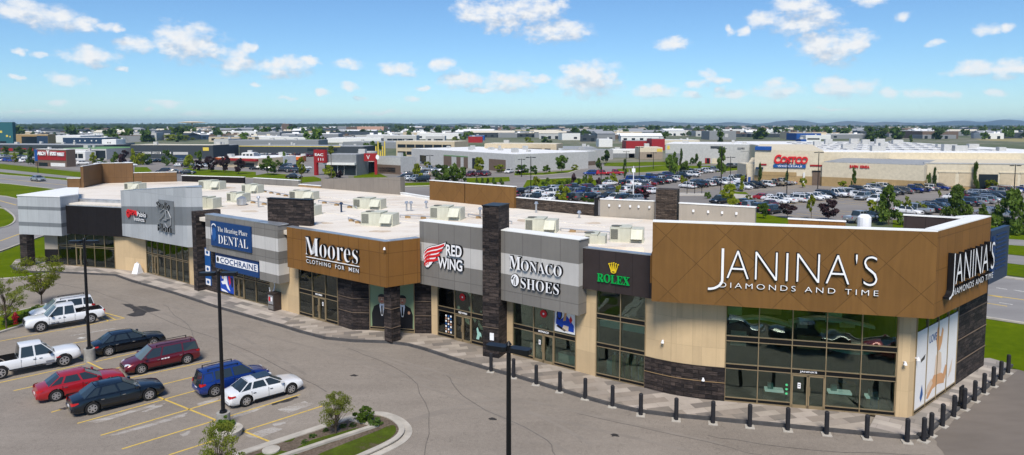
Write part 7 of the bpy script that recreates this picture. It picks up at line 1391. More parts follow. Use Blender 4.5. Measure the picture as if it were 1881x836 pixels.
for a, c in ((.1, .205), (.23, .335), (.49, .6), (.62, .72)): cbox('bay_recess', fd, Ld * a, Ld * c, -.5, -.42, .9, 4.2, 'beige'); cbox('bay_head', fd, Ld * a - .3, Ld * c + .3, -.5, -.3, 4.21, 4.5, 'cream')
fe = bfr(1470, 330, 1990, 336); Le = fe[3]; he = PL(1560, 280, fe[0], fe[0] + fe[1]).z
cbox('back_wall', fe, 0, Le, -120, 0, 0, he, 'cream'); rf = cbox('roof', fe, .5, Le - .5, -119, -.6, he + .01, he + .2, 'roofw')
mb = MB()
for i in range(13):
    for j in range(5):
        s = Le * (.12 + i * .055) + j * 2.5; d = 14 + j * 19
        if s + 4 < Le: fbox(mb, fe, s, s + 2.4, -d - 7, -d, he + .2, he + .45)
mb.build('skylight', CW['lgrey'], rf, base=CSD['_b'])
rnd = random.Random(3)
for i in range(16): mb = MB(); s = rnd.uniform(.03, .9) * Le; d = rnd.uniform(4, 90); fbox(mb, fe, s, s + rnd.uniform(1.5, 4), -d - 2, -d, he + .2, he + rnd.uniform(1, 2.4)); mb.build('roof_unit', CW['lgrey'], rf, base=CSD['_b'])
aw, _z = s_of(fc, 1421, 290); bw, _z = s_of(fc, 1483, 290)
t = thing('shop_sign', 'big red slanted lettering over a blue strip on the cream warehouse wall', 'shop sign', fpt(fc, aw, 0, 6)); mb = MB()
put(mb, 'C', fc, aw, aw + (bw - aw) * .2, 5.5, 7.95, .1, .3, off=.045, face=4, side=4, shear=.35); put(mb, 'OSTCO', fc, aw + (bw - aw) * .19, bw, 5.55, 7.5, .1, .3, off=.045, face=4, side=4, shear=.3, space=.92); mb.build('lettering', LM, t)
mb = MB(); fbox(mb, fc, aw, bw - .3, .08, .3, 4.5, 5.3, 6); mb.build('strip', LM, t); mb = MB(); put(mb, 'WHOLESALE', fc, aw + 1, bw - 1.2, 4.68, 5.12, .3, .06, off=.02, space=1.2); mb.build('small_lettering', LM, t)
a, _z = s_of(fa, 1561, 312, 1.2); c, _z = s_of(fa, 1597, 312, 1.2); t = thing('shop_sign', 'small red lettering on the cream annex wall', 'shop sign', fpt(fa, a, 0, 5)); mb = MB(); put(mb, 'BAEIN  KINEA', fa, a, c, 5.0, 5.7, 1.25, .15, off=.03, face=4, side=4); mb.build('lettering', LM, t)
# ------------------------------------------------------------------ parked cars of the far lots
rc = random.Random(21)
COLS = ['white'] * 7 + ['silver'] * 4 + ['grey'] * 4 + ['black'] * 5 + ['navy'] * 2 + ['maroon', 'red', 'blue', 'tan']
CN = dict(white='white', silver='silver', grey='grey', black='black', navy='dark slate', maroon='dark red', red='red', blue='blue', tan='beige', orange='orange', )
CACHE = {}
def far_car(p, rz, label, group, kind, col, lod, sc=1.):
    key = (kind, col, lod)
    if key not in CACHE: o = make_car(kind, col, label, 'car', (p.x, p.y, .03), rz, 1.0, group, fine=False, lod=lod); CACHE[key] = reg_tree(o)
    else: o = copy_tree(CACHE[key]); o['label'] = label; o['group'] = group; o.location = (p.x, p.y, .03); o.rotation_euler = (0, 0, rz)
    o['category'] = 'pickup truck' if kind == 'pickup' else 'car'; o.scale = (sc, sc, sc); return o
def row(u0, v0, u1, v1, n, desc, head, group, skip=.08, cols=COLS, lod=1, nose=0):
    a = G(u0, v0); c = G(u1, v1); k = 0
    for i in range(n):
        if rc.random() < skip: continue
        p = a + (c - a) * (i / max(1, n - 1)); p.x += rc.uniform(-.15, .15); p.y += rc.uniform(-.4, .4)
        col = rc.choice(cols); kind = rc.choice(['sedan', 'sedan', 'suv', 'suv', 'pickup', 'minivan']); lb = '%s %s, %s from the left in %s' % (CN[col], {'sedan': 'saloon', 'suv': 'suv', 'pickup': 'pickup', 'minivan': 'minivan'}[kind], Ord(k), desc)
        for a_, b_ in (('from the left in the', 'in the'), ('cars before the', 'cars by the'), (' low brown stone ', ' brown stone ')):
            if len(lb.split()) > 16: lb = lb.replace(a_, b_)
        far_car(p, R(head) + (math.pi if rc.random() < .4 else 0) + R(rc.uniform(-2, 2)), lb, group, kind, col, lod); k += 1
GPK = 'cars parked in the far car park'
H1 = -52
W_ = ['white'] * 8 + ['silver', 'grey', 'black']
row(1427, 374, 1560, 358.5, 10, 'the long row of mostly white cars before the warehouse store', H1, GPK, .0, W_)
row(1562, 356, 1640, 346, 6, 'the right continuation of the long white row', H1, GPK, .0, W_)
row(1350, 349, 1480, 335, 11, 'the row behind the long white row', H1, GPK, .05)
row(1395, 345, 1500, 332, 9, 'the row nearest the warehouse store wall', H1, GPK, .2, COLS)
row(1262, 346, 1345, 337, 8, 'the tight cluster left of the double lamp post', H1, GPK, .0)
row(1285, 341, 1370, 331, 7, 'the back line of the cluster by the double lamp', H1, GPK, .15)
row(1180, 343, 1240, 333, 6, 'the row above the brown stone pier', H1, GPK, .0, ['black', 'grey', 'maroon', 'navy', 'white'])
row(1165, 334, 1230, 326, 6, 'the back row above the brown stone pier', H1, GPK, .0, ['black', 'grey', 'maroon', 'navy', 'blue'])
row(1215, 336, 1270, 325, 4, 'the row by the bright small tree', H1, GPK, .1, ['maroon', 'black', 'navy', 'white'])
row(1255, 322, 1310, 316, 6, 'the row at the lawn before the grey superstore', H1, GPK, .0, ['white', 'white', 'black', 'silver'])
row(950, 372, 1085, 367, 9, 'the front row behind the low brown stone parapet', H1 + 90, GPK, .0)
row(990, 362, 1120, 356, 11, 'the second row behind the low brown stone parapet', H1 + 90, GPK, .0)
row(960, 356, 1080, 350, 10, 'the third row behind the low brown stone parapet', H1 + 90, GPK, .1)
row(1100, 366, 1165, 372, 5, 'the front row behind the left beige parapet', H1 + 90, GPK, .0, ['black', 'navy', 'silver', 'white', 'maroon'])
row(1110, 352, 1200, 356, 7, 'the second row behind the left beige parapet', H1 + 90, GPK, .1)
row(1120, 341, 1180, 342, 5, 'the third row behind the left beige parapet', H1 + 90, GPK, .1)
row(1322, 374, 1410, 381, 3, 'the short row above the right beige parapet', H1 + 90, GPK, .0, ['navy', 'black', 'maroon'])
row(1380, 384, 1418, 392, 3, 'the short row nearest the small lawn', H1 + 90, GPK, .0, ['black', 'silver', 'navy'])
row(1405, 368, 1435, 372, 3, 'the trio left of the long white row', H1, GPK, 0, ['red', 'white', 'maroon'])
row(1562, 362, 1610, 372, 3, 'the pair of white cars in the aisle', H1 + 90, GPK, .0, ['white', 'white', 'silver'])
row(1580, 365, 1700, 350, 9, 'the row left of the large conifer', H1, GPK, .05, ['navy', 'blue', 'grey', 'silver', 'orange', 'black', 'white'])
row(1640, 357, 1725, 349, 6, 'the row under the annex', H1, GPK, .1, ['black', 'silver', 'blue', 'grey'])
row(1665, 394, 1740, 385, 7, 'the row above the dark roof parapet', H1, GPK, .0, ['white', 'silver', 'navy', 'grey', 'black'])
row(1720, 388, 1790, 372, 7, 'the second row above the dark roof parapet', H1, GPK, .0, ['black', 'navy', 'white', 'silver', 'tan'])
row(1755, 368, 1850, 356, 9, 'the row before the dark warehouse doors', H1, GPK, .0, ['white', 'silver', 'white', 'maroon', 'grey'])
row(1775, 378, 1840, 366, 6, 'the second row before the dark warehouse doors', H1, GPK, .0, ['maroon', 'black', 'white', 'silver'])
row(1770, 362, 1880, 352, 9, 'the row right under the warehouse wall', H1, GPK, .1)
row(1575, 408, 1620, 404, 3, 'the row left of the large conifer near the brown parapet', H1 + 80, GPK, 0, ['navy', 'black', 'silver'])
row(1815, 396, 1835, 400, 2, 'the pair beside the largest conifer', H1, GPK, 0, ['silver', 'black'])
GPL = 'cars parked in the left and middle lots'
row(742, 330, 775, 334, 4, 'the row right of the grey restaurant', 20, GPL, 0, ['white', 'black', 'silver'], 1); row(738, 322, 800, 324, 6, 'the second row right of the grey restaurant', 20, GPL, .1, COLS, 1); row(775, 314, 830, 316, 5, 'the row by the white vans', 20, GPL, .1, ['white', 'silver'], 2)
row(865, 324, 895, 323, 3, 'the row at the brown shop entrance', 70, GPL, 0, ['maroon', 'black', 'white'], 1); row(935, 318, 960, 317, 2, 'the pair by the wide clipped tree', 70, GPL, 0, ['white'], 1)
row(520, 316, 552, 318, 3, 'the row on the restaurant drive', 10, GPL, 0, ['black', 'silver'], 1); row(525, 309, 560, 311, 4, 'the second row on the restaurant drive', 30, GPL, 0, ['silver', 'navy', 'white'], 1); row(472, 312, 492, 313, 2, 'the pair behind the round lawn', 10, GPL, 0, ['silver', 'black'], 1)
row(540, 328, 552, 329, 1, 'the drive left of the slim tree', 0, GPL, 0, ['black'], 1); row(0, 296, 55, 299, 7, 'the row at the far left edge', 30, GPL, 0, ['blue', 'grey', 'white', 'silver'], 1); row(0, 290, 60, 292, 8, 'the back row at the far left edge', 30, GPL, .1, COLS, 2)
row(142, 302, 240, 306, 10, 'the row behind the tall brown parapet', 30, GPL, .2, ['white', 'white', 'silver'], 2); row(250, 298, 330, 298, 9, 'the row before the dark warehouse', 60, GPL, .1, ['white', 'black', 'silver', 'navy'], 2); row(330, 307, 375, 308, 4, 'the row by the bright green tree', 10, GPL, 0, ['black', 'white', 'silver'], 1)
row(300, 318, 345, 320, 3, 'the drive above the low brown parapet', 10, GPL, 0, ['navy', 'black', 'white'], 1)
row(475, 289, 600, 288, 20, 'the dealer row before the very long dark hall', 60, GPL, .1, ['white', 'white', 'silver', 'orange', 'maroon'], 2); row(735, 298, 800, 302, 9, 'the row at the pale grey building', 60, GPL, .1, ['white', 'silver', 'tan'], 2)
row(1085, 322, 1130, 322, 3, 'the road bend behind the lot', 10, GPL, 0, ['red', 'blue', 'white'], 1)
row(1340, 309, 1380, 306, 4, 'the row at the corner of the warehouse store', 20, GPL, 0, ['black', 'silver', 'grey'], 2); row(740, 303, 755, 305, 1, 'the lane left of the white vans', 0, GPL, 0, ['black'], 2)

# unseen lawn, kerb, cars and trees added below the view for shop-window reflections
sheet('lawn', [[(-14, 4), (46, 4), (44, 16), (34, 20), (16, 21), (2, 20.5), (-12, 17)]], GRASS, .02)
b = MB(); ribbon(b, smooth([(-14, 5), (-12, 17), (2, 20.5), (16, 21), (34, 20), (44, 16)]), -.12, .12, 0, .14); struct(b.build('added_drive_kerb', CONC))
for i, (x, y, k_, c_) in enumerate(((4.5, 24.2, 'suv', 'white'), (10.2, 24.8, 'sedan', 'silver'), (15.6, 25.0, 'pickup', 'black'), (21.5, 24.6, 'sedan', 'red'), (27, 24, 'suv', 'grey'))):
    make_car(k_, c_, '%s car added unseen across the drive for reflections in the shop windows' % CN[c_], 'car', (x, y, .006), R(178), .95, 'unseen cars added for window reflections', fine=False, lod=1)
for i, (x, y) in enumerate(((0, 14), (8, 11), (17, 13), (26, 10))): tree(0, 0, 5.5, 4.5, 'yel', Ord(i) + ' young tree added unseen across the drive for reflections in the shop windows', 1, 'round', .3, pos=(x, y, 0))
# ------------------------------------------------------------------ town and land beyond
rt_ = random.Random(77)
WC_ = ['white', 'lgrey', 'grey', 'dark', 'lgrey', 'beige', 'brown', 'grey', 'lgrey', 'white', 'dark', 'grey', 'navy', 'white', 'grey']
def inplaza(x, y): return False
# halls: u, v, width m, depth m, height
k = 0; HM = {}
for band, (v0, v1, n, w0, w1, d0, d1, h0, h1) in enumerate(((262, 272, 30, 12, 40, 8, 16, 4, 7), (251, 262, 80, 12, 55, 10, 30, 4, 7.5), (243, 251, 90, 15, 75, 12, 40, 4, 7.5), (238, 243, 50, 25, 100, 15, 40, 4, 8))):
    for i in range(n):
        u = (i + rt_.random()) / n * 2000 - 60; v = rt_.uniform(v0, v1)
        if v > 262 and (u < 1220 and u > 20 or u > 1380): continue
        if v > 256 and (720 < u < 1030 or 1190 < u < 1900 or u < 200): continue
        g_ = G(u, v); w = rt_.uniform(w0, w1); d = rt_.uniform(d0, d1); h = rt_.uniform(h0, h1); c = rt_.choice(WC_); rc_ = rt_.choice(['roofw', 'roofw', 'roofg', 'roofg', 'rfe', 'dark', 'brown'])
        t = thing('industrial_hall', '', 'building', (g_.x, g_.y, 0), R(rt_.uniform(-6, 6)), 'flat roofed halls of the distant town', world=False)
        t['label'] = 'distant flat roofed hall in the hazy town below the skyline'
        mb = MB(); mb.box(-w / 2, w / 2, 0, d, 0, h); mb.build('wall', CW[c], t, base=(0, 0, 0))
        mb = MB(); gab = rt_.random() < .25
        if gab: mb.add([(-w / 2 - .5, -.5, h), (w / 2 + .5, -.5, h), (w / 2 + .5, d / 2, h + 2.5), (-w / 2 - .5, d / 2, h + 2.5), (-w / 2 - .5, d + .5, h), (w / 2 + .5, d + .5, h)], [(0, 1, 2, 3), (3, 2, 5, 4), (0, 3, 4), (1, 5, 2)])
        else: mb.box(-w / 2 + .3, w / 2 - .3, .3, d - .3, h + .01, h + .3); [mb.box(x, x + 3, y, y + 2.5, h + .3, h + 1.8) for x, y in [(rt_.uniform(-w / 2 + 1, w / 2 - 5), rt_.uniform(2, d - 4)) for _ in range(3)]]
        mb.build('roof', CW[rc_], t, base=(0, 0, 0))
        if v > 248:
            mb = MB(); nn = int(w / 7)
            for j in range(nn):
                if rt_.random() < .6: x = -w / 2 + w * (j + .3) / nn; mb.box(x, x + 3.2, -.08, .02, 1.2 if rt_.random() < .5 else 0, 3.2)
            if mb.f: mb.build('window', CW['glass'], t, base=(0, 0, 0))
# houses
HS = []
for c in ('white', 'beige', 'cream', 'brown', 'lgrey', 'pink'):
    for r_ in ('brown', 'dark', 'roofg', 'stone'):
        mb = MB(); mb.box(-5.5, 5.5, 0, 9, 0, 4.6, 0); mb.box(-3.8, -2.2, -.06, 0, 1, 2.3, 2); mb.box(1.2, 3.2, -.06, 0, 1, 2.3, 2); a = tomesh(mb, [CW[c], CW[r_], CW['glass']])
        mb = MB(); mb.add([(-6, -.6, 4.5), (6, -.6, 4.5), (6, 4.5, 7.6), (-6, 4.5, 7.6), (-6, 9.6, 4.5), (6, 9.6, 4.5)], [(0, 1, 2, 3), (3, 2, 5, 4), (0, 3, 4), (1, 5, 2)]); b = tomesh(mb, [CW[r_]]); HS.append((a, b))
for i in range(290):
    v = 232.2 + 13 * rt_.random() ** 1.3; u = rt_.uniform(-40, 1921)
    if v > 241 and rt_.random() < .5: v -= 6
    g_ = G(u, v); t = thing('house', 'small distant pitched roof house in the hazy suburb below the skyline', 'house', (g_.x, g_.y, 0), rt_.uniform(-.8, .8), 'small houses of the distant suburb', world=False)
    a, b = HS[rt_.randrange(len(HS))]; mk('wall', a, t); mk('roof', b, t); t.scale = (1.3, 1.3, 1.15)
# hand placed skyline buildings
for (u0, u1, vb, vt, dp, wl, rf, lab) in ((518, 531, 244, 227.5, 20, 'brown', 'roofg', 'single brown tower block on the skyline'), (620, 636, 244, 232, 20, 'grey', 'roofg', 'grey block left of the pink building on the skyline'), (655, 705, 246, 232.5, 40, 'pink', 'roofg', 'long pink building on the skyline'), (636, 656, 246, 233, 30, 'brown', 'roofg', 'brown block between the grey and pink buildings'), (793, 855, 244, 240, 60, 'white', 'roofw', 'white low building with pale roof beyond the trees'), (1010, 1075, 246, 242, 120, 'lgrey', 'roofw', 'very long pale roof far beyond the sheds'), (1463, 1508, 258, 245, 25, 'blue', 'roofg', 'deep blue hall behind the cream warehouse store'), (1480, 1508, 260, 249, 12, 'white', 'roofw', 'white block with four dark windows before the deep blue hall'), (1471, 1481, 266, 256, 10, 'blue', 'roofg', 'small bright blue block behind the warehouse roof'), (1694, 1760, 255, 241, 60, 'brown', 'roofw', 'wide brown hall with a bright white roof edge'), (1840, 1870, 252, 240, 10, 'white', 'roofw', 'white slab block at the right of the brown hall'), (0, 130, 246, 241, 200, 'beige', 'roofg', 'wide pale hall under the left treeline'), (862, 890, 258, 249, 15, 'blue', 'roofg', 'blue gabled hall beyond the white roof'), (860, 886, 262, 251, 10, 'red', 'roofg', 'red hall beyond the white roof'), (705, 765, 262, 249, 20, 'lgrey', 'roofw', 'pale blue grey hall with dark round windows'), (782, 817, 262, 250, 14, 'lgrey', 'roofw', 'pale hall with two dark doors'), (915, 950, 253, 245, 30, 'grey', 'roofw', 'grey hall with a white roof edge beyond the red hall'), (1040, 1100, 255, 250, 40, 'white', 'roofw', 'white low hall beyond the dark round tree')):
    bld(u0, vb, u1, vb, vt, dp, wl, rf, lab, parts=[('window', .1, .9, .3, .55, 'glass')] if wl in ('white', 'lgrey', 'brown') and vb > 250 else [])
g_ = G(354, 244); mb = MB(); mb.cyl((g_.x, g_.y), 1.2, 1, 0, 17, 8); mb.cyl((g_.x, g_.y), 4, 26, 17, 19, 24); mb.cyl((g_.x, g_.y), 26, 8, 19, 21, 24); tag(mb.build('water_tower', CW['cream'], base=g_), 'flat saucer shaped water tower on the skyline above the big trees', 'water tower')
# individual street trees of the town band
for i in range(280):
    v = rt_.uniform(238, 266) if i % 3 else rt_.uniform(236, 248); u = rt_.uniform(-40, 1921)
    if v > 258 and (720 < u < 1240 or u > 1360 or u < 130): v -= 14
    g_ = G(u, v); h = rt_.uniform(7, 13)
    tree(u, v, h, h * rt_.uniform(.8, 1.2), rt_.choice(['drk', 'drk', 'grn', 'con']), 'distant dark green tree between the hazy roofs of the town', 3, 'round', .05, 'tree', 'street trees of the distant town', pos=(g_.x, g_.y, 0))
# woodland belts: one object
WOOD = leafmat('woodland', (.014, .032, .012), (.04, .06, .02), (.07, .08, .025), .1)
mb = MB(); ico = [(0, 0, 1), (.89, 0, .45), (.28, .85, .45), (-.72, .53, .45), (-.72, -.53, .45), (.28, -.85, .45), (.89, .0, -.2), (.28, .85, -.2), (-.72, .53, -.2), (-.72, -.53, -.2), (.28, -.85, -.2)]
icf = [(0, 1, 2), (0, 2, 3), (0, 3, 4), (0, 4, 5), (0, 5, 1), (1, 6, 7, 2), (2, 7, 8, 3), (3, 8, 9, 4), (4, 9, 10, 5), (5, 10, 6, 1)]
def clump(x, y, r, h):
    a = rt_.uniform(0, 6); sx = rt_.uniform(.8, 1.2)
    mb.add([(x + r * sx * (p[0] * math.cos(a) - p[1] * math.sin(a)) * rt_.uniform(.8, 1.2), y + r * (p[0] * math.sin(a) + p[1] * math.cos(a)) * rt_.uniform(.8, 1.2), h * (.35 + p[2] * .65) * rt_.uniform(.85, 1.12)) for p in ico], icf)
# the long dark belt at the left
for i in range(2300):
    u = rt_.uniform(-60, 760); v = rt_.uniform(232.8, 240.5) if u < 300 else rt_.uniform(232.4, 236.5)
    g_ = G(u, v); clump(g_.x, g_.y, rt_.uniform(8, 15), rt_.uniform(11, 15) + max(0, g_.y - 2200) * .0038 * (1 if u < 300 else .75))
for (u0, u1, v0, v1, n) in ((760, 1200, 232, 238, 700), (1000, 1250, 233, 238.5, 330), (1410, 1850, 233, 241, 900), (1200, 1881, 231.5, 236, 700), (1600, 1900, 231, 234, 300), (560, 760, 236, 243, 160), (1250, 1420, 236, 243, 120)):
    for i in range(n):
        u = rt_.uniform(u0, u1); v = rt_.uniform(v0, v1); 
        if math.sin(u * .05 + v * .7) + math.sin(u * .013 + v * 1.3) < -.35: continue
        g_ = G(u, v); clump(g_.x, g_.y, rt_.uniform(5, 10), rt_.uniform(6, 11))
for i in range(1700):
    u = rt_.uniform(-40, 1921); v = rt_.uniform(234, 252)
    if math.sin(u * .09 + v * .9) + math.sin(u * .031 - v * 1.1) < .1: continue
    g_ = G(u, v); clump(g_.x, g_.y, rt_.uniform(2.5, 5.5), rt_.uniform(4, 9))
struct(mb.build('distant_woodland', WOOD), 'stuff')
# dry fields and far low hills
FIELD = noisy('far_field', [(.4, (.16, .17, .06)), (.55, (.3, .26, .12)), (.65, (.22, .2, .1))], [(.004, .6, 1), (.02, .4, 1)], bump=0)
sheet('fields', [zpoly([(1780, 251), (1920, 251), (1920, 262), (1800, 258)]), zpoly([(1450, 231), (1881, 231), (1950, 232.5), (1400, 232.5)]), zpoly([(160, 239.5), (320, 239.5), (320, 241), (100, 241.5)])], FIELD, .0)
HILL = noisy('hills', [(.4, (.06, .08, .05)), (.55, (.14, .14, .09)), (.65, (.2, .18, .12))], [(.001, .6, 1), (.006, .4, 1)], bump=0)
def ridge(u0, u1, d, hs, name='hills'):
    mb = MB(); n = 90; P = []
    for i in range(n + 1):
        u = u0 + (u1 - u0) * i / n; f = i / n; x = (u - 940.5) / F * d
        h = 0
        for (c, w, a) in hs: h = max(h, a * math.exp(-((u - c) / w) ** 2))
        h += 3 * math.sin(u * .09) + 2.2 * math.sin(u * .23 + 1) + 1.5 * math.sin(u * .51); h *= min(1, f * 12, (1 - f) * 12); P.append((x, max(.5, h)))
    prof = [(-1200, -1.0), (-500, .62), (0, 1), (600, .8), (1800, -1.0)]
    for (dy, k) in prof:
        for x, h in P: mb.v.append((x * (d + dy) / d, d + dy, h * k if k > 0 else -5))
    m = n + 1
    for j in range(len(prof) - 1):
        for i in range(n): a = j * m + i; mb.f.append((a, a + 1, a + m + 1, a + m)); mb.m.append(0)
    struct(mb.build(name, HILL, smooth=60))
px2h = lambda px, d: CAMZ + px * d / F
ridge(930, 2100, 9000, [(1110, 60, px2h(3, 9000)), (1200, 90, px2h(5, 9000)), (1340, 60, px2h(3, 9000)), (1455, 50, px2h(7.5, 9000)), (1560, 60, px2h(5, 9000)), (1640, 70, px2h(4, 9000)), (1760, 80, px2h(6, 9000)), (1850, 60, px2h(8, 9000)), (1950, 80, px2h(8, 9000)), (1300, 400, px2h(1, 9000))])
ridge(-200, 1000, 8000, [(-100, 150, px2h(2, 8000)), (200, 150, px2h(1.0, 8000)), (700, 200, px2h(1.4, 8000)), (500, 150, px2h(1, 8000)), (850, 90, px2h(.5, 8000))])
# ------------------------------------------------------------------ air
hz = MB(); hz.box(-13000, 13000, -200, 12500, -8, 85)
HZ = bpy.data.materials.new('haze'); HZ.use_nodes = True; nt = HZ.node_tree; nt.nodes.clear()
o_ = nt.nodes.new('ShaderNodeOutputMaterial'); pv = nt.nodes.new('ShaderNodeVolumePrincipled'); pv.inputs['Color'].default_value = (.42, .68, 1, 1); pv.inputs['Density'].default_value = HAZE_DENSITY if 'HAZE_DENSITY' in globals() else 8.5e-5; pv.inputs['Anisotropy'].default_value = .1
nt.links.new(pv.outputs[0], o_.inputs['Volume']); struct(hz.build('haze', HZ), 'stuff')
# ------------------------------------------------------------------ sun, sky, clouds
SUN_EL, SUN_AZ = 52, 184     # azimuth clockwise from the view direction (+Y)
sd = bpy.data.lights.new('sun', 'SUN'); sd.energy = 3.3; sd.angle = R(20); sd.color = (1, .93, .82)
so_ = bpy.data.objects.new('sun', sd); COL.objects.link(so_); az = R(SUN_AZ); el = R(SUN_EL)
vec = Vector((math.sin(az) * math.cos(el), math.cos(az) * math.cos(el), math.sin(el))); so_.rotation_euler = vec.to_track_quat('Z', 'Y').to_euler(); so_.location = vec * 80
w = bpy.data.worlds.new('World'); SC.world = w; w.use_nodes = True; nt = w.node_tree; N = nt.nodes; Lk = nt.links.new; N.clear()
out = N.new('ShaderNodeOutputWorld'); bg = N.new('ShaderNodeBackground'); sky = N.new('ShaderNodeTexSky'); sky.sky_type = 'NISHITA'; sky.sun_disc = False; sky.sun_elevation = el; sky.sun_rotation = az; sky.air_density = 1.0; sky.dust_density = .15; sky.ozone_density = 2.6; sky.altitude = 700
tn = N.new('ShaderNodeMix'); tn.data_type = 'RGBA'; tn.blend_type = 'MULTIPLY'; tn.inputs[0].default_value = 1; tn.inputs[7].default_value = (.62, .82, .99, 1); Lk(sky.outputs[0], tn.inputs[6]); Lk(tn.outputs[2], bg.inputs[0]); bg.inputs[1].default_value = .088
tc = N.new('ShaderNodeTexCoord'); sp = N.new('ShaderNodeSeparateXYZ'); Lk(tc.outputs['Generated'], sp.inputs[0])
at = N.new('ShaderNodeMath'); at.operation = 'ARCTAN2'; Lk(sp.outputs[0], at.inputs[0]); Lk(sp.outputs[1], at.inputs[1])
as_ = N.new('ShaderNodeMath'); as_.operation = 'ARCSINE'; Lk(sp.outputs[2], as_.inputs[0])
pos = N.new('ShaderNodeCombineXYZ'); Lk(at.outputs[0], pos.inputs[0]); Lk(as_.outputs[0], pos.inputs[1])
# cloud field as a group: position in azimuth and elevation -> density
CL = [(30, 15, 42, 20), (85, 33, 62, 22), (150, 45, 35, 13), (200, 52, 14, 7), (219, 52, 10, 7), (165, 104, 50, 17), (218, 126, 14, 6), (75, 102, 22, 6), (40, 98, 10, 5), (122, 149, 34, 10), (110, 188, 22, 6), (30, 141, 14, 4), (245, 82, 34, 15), (345, 78, 62, 32), (320, 68, 30, 24), (390, 96, 34, 12), (436, 115, 38, 20), (525, 124, 44, 18), (493, 117, 16, 12), (571, 111, 20, 7), (458, 87, 14, 9), (638, 117, 26, 9), (310, 189, 26, 6), (275, 200, 12, 4), (468, 158, 9, 4), (528, 180, 14, 4), (597, 170, 12, 5), (640, 159, 20, 8), (658, 182, 15, 5), (565, 200, 12, 3), (360, 208, 40, 4), (735, 128, 34, 12), (757, 180, 16, 6), (780, 161, 13, 5), (814, 117, 20, 12), (850, 146, 42, 15), (882, 166, 20, 6), (935, 151, 48, 18), (990, 143, 18, 7), (870, 22, 34, 20), (925, 30, 54, 26), (965, 22, 48, 22), (1000, 14, 40, 22), (1018, 56, 62, 20), (1052, 58, 28, 16), (930, 57, 12, 8), (1085, 148, 58, 30), (1060, 128, 34, 14), (1205, 168, 40, 12), (1235, 82, 30, 14), (1295, 134, 20, 8), (1313, 147, 22, 7), (1281, 156, 20, 8), (1350, 172, 34, 8), (1275, 176, 20, 6), (1325, 165, 10, 8), (1430, 166, 38, 16), (1465, 8, 50, 14), (1400, 35, 32, 14), (1475, 40, 66, 20), (1500, 28, 32, 20), (1530, 90, 56, 30), (1500, 78, 42, 22), (1575, 74, 30, 20), (1600, 2, 40, 10), (1660, 30, 14, 10), (1810, 55, 26, 9), (1850, 50, 12, 8), (1550, 160, 56, 18), (1510, 165, 24, 9), (1627, 170, 24, 9), (1680, 170, 22, 8), (1735, 175, 42, 7), (1790, 125, 44, 14), (1755, 133, 24, 8), (1850, 128, 40, 16), (1830, 170, 26, 7), (1720, 81, 14, 7), (1366, 58, 12, 9), (1342, 56, 10, 9), (60, 205, 60, 2.5), (700, 207, 50, 3), (1540, 200, 50, 2)]
CL += [(-300, 60, 90, 30), (2150, 60, 90, 30), (-500, 140, 90, 20), (2400, 150, 80, 20)]
grp = bpy.data.node_groups.new('cloud_field', 'ShaderNodeTree'); grp.interface.new_socket('P', in_out='INPUT', socket_type='NodeSocketVector'); grp.interface.new_socket('D', in_out='OUTPUT', socket_type='NodeSocketFloat')
gn = grp.nodes; gl = grp.links.new; gi = gn.new('NodeGroupInput'); go = gn.new('NodeGroupOutput')
n1 = gn.new('ShaderNodeTexNoise'); n1.inputs['Scale'].default_value = 38; n1.inputs['Detail'].default_value = 3; gl(gi.outputs[0], n1.inputs['Vector'])
sb = gn.new('ShaderNodeVectorMath'); sb.operation = 'SUBTRACT'; gl(n1.outputs['Color'], sb.inputs[0]); sb.inputs[1].default_value = (.5, .5, .5)
mu = gn.new('ShaderNodeVectorMath'); mu.operation = 'MULTIPLY'; gl(sb.outputs[0], mu.inputs[0]); mu.inputs[1].default_value = (.030, .016, 0)
ad = gn.new('ShaderNodeVectorMath'); ad.operation = 'ADD'; gl(gi.outputs[0], ad.inputs[0]); gl(mu.outputs[0], ad.inputs[1])
prev = None
def azel(u, v): r = ray(u, v); L = math.sqrt(sum(c * c for c in r)); return math.atan2(r[0], r[1]), math.asin(r[2] / L)
for (u, v, hw, hh) in CL:
    a, e = azel(u, v); a2, e2 = azel(u + hw, v); a3, e3 = azel(u, v - hh); ra = (a2 - a) * 1.2; re = (e3 - e) * 1.3
    m = gn.new('ShaderNodeVectorMath'); m.operation = 'MULTIPLY_ADD'; gl(ad.outputs[0], m.inputs[0]); m.inputs[1].default_value = (1 / ra, 1 / re, 0); m.inputs[2].default_value = (-a / ra, -e / re, 0)
    l = gn.new('ShaderNodeVectorMath'); l.operation = 'DOT_PRODUCT'; gl(m.outputs[0], l.inputs[0]); gl(m.outputs[0], l.inputs[1])
    if prev is None: prev = l.outputs['Value']
    else: q = gn.new('ShaderNodeMath'); q.operation = 'SMOOTH_MIN'; q.inputs[2].default_value = .25; gl(prev, q.inputs[0]); gl(l.outputs['Value'], q.inputs[1]); prev = q.outputs[0]
n2 = gn.new('ShaderNodeTexNoise'); n2.inputs['Scale'].default_value = 75; n2.inputs['Detail'].default_value = 7; n2.inputs['Roughness'].default_value = .58
st_ = gn.new('ShaderNodeVectorMath'); st_.operation = 'MULTIPLY'; st_.inputs[1].default_value = (.62, 1, 1); gl(gi.outputs[0], st_.inputs[0]); gl(st_.outputs[0], n2.inputs['Vector'])
d1 = gn.new('ShaderNodeMath'); d1.operation = 'SUBTRACT'; d1.inputs[0].default_value = .55; gl(prev, d1.inputs[1])
d2 = gn.new('ShaderNodeMath'); d2.operation = 'MULTIPLY_ADD'; d2.inputs[1].default_value = 2.9; gl(n2.outputs['Fac'], d2.inputs[0]); gl(d1.outputs[0], d2.inputs[2])
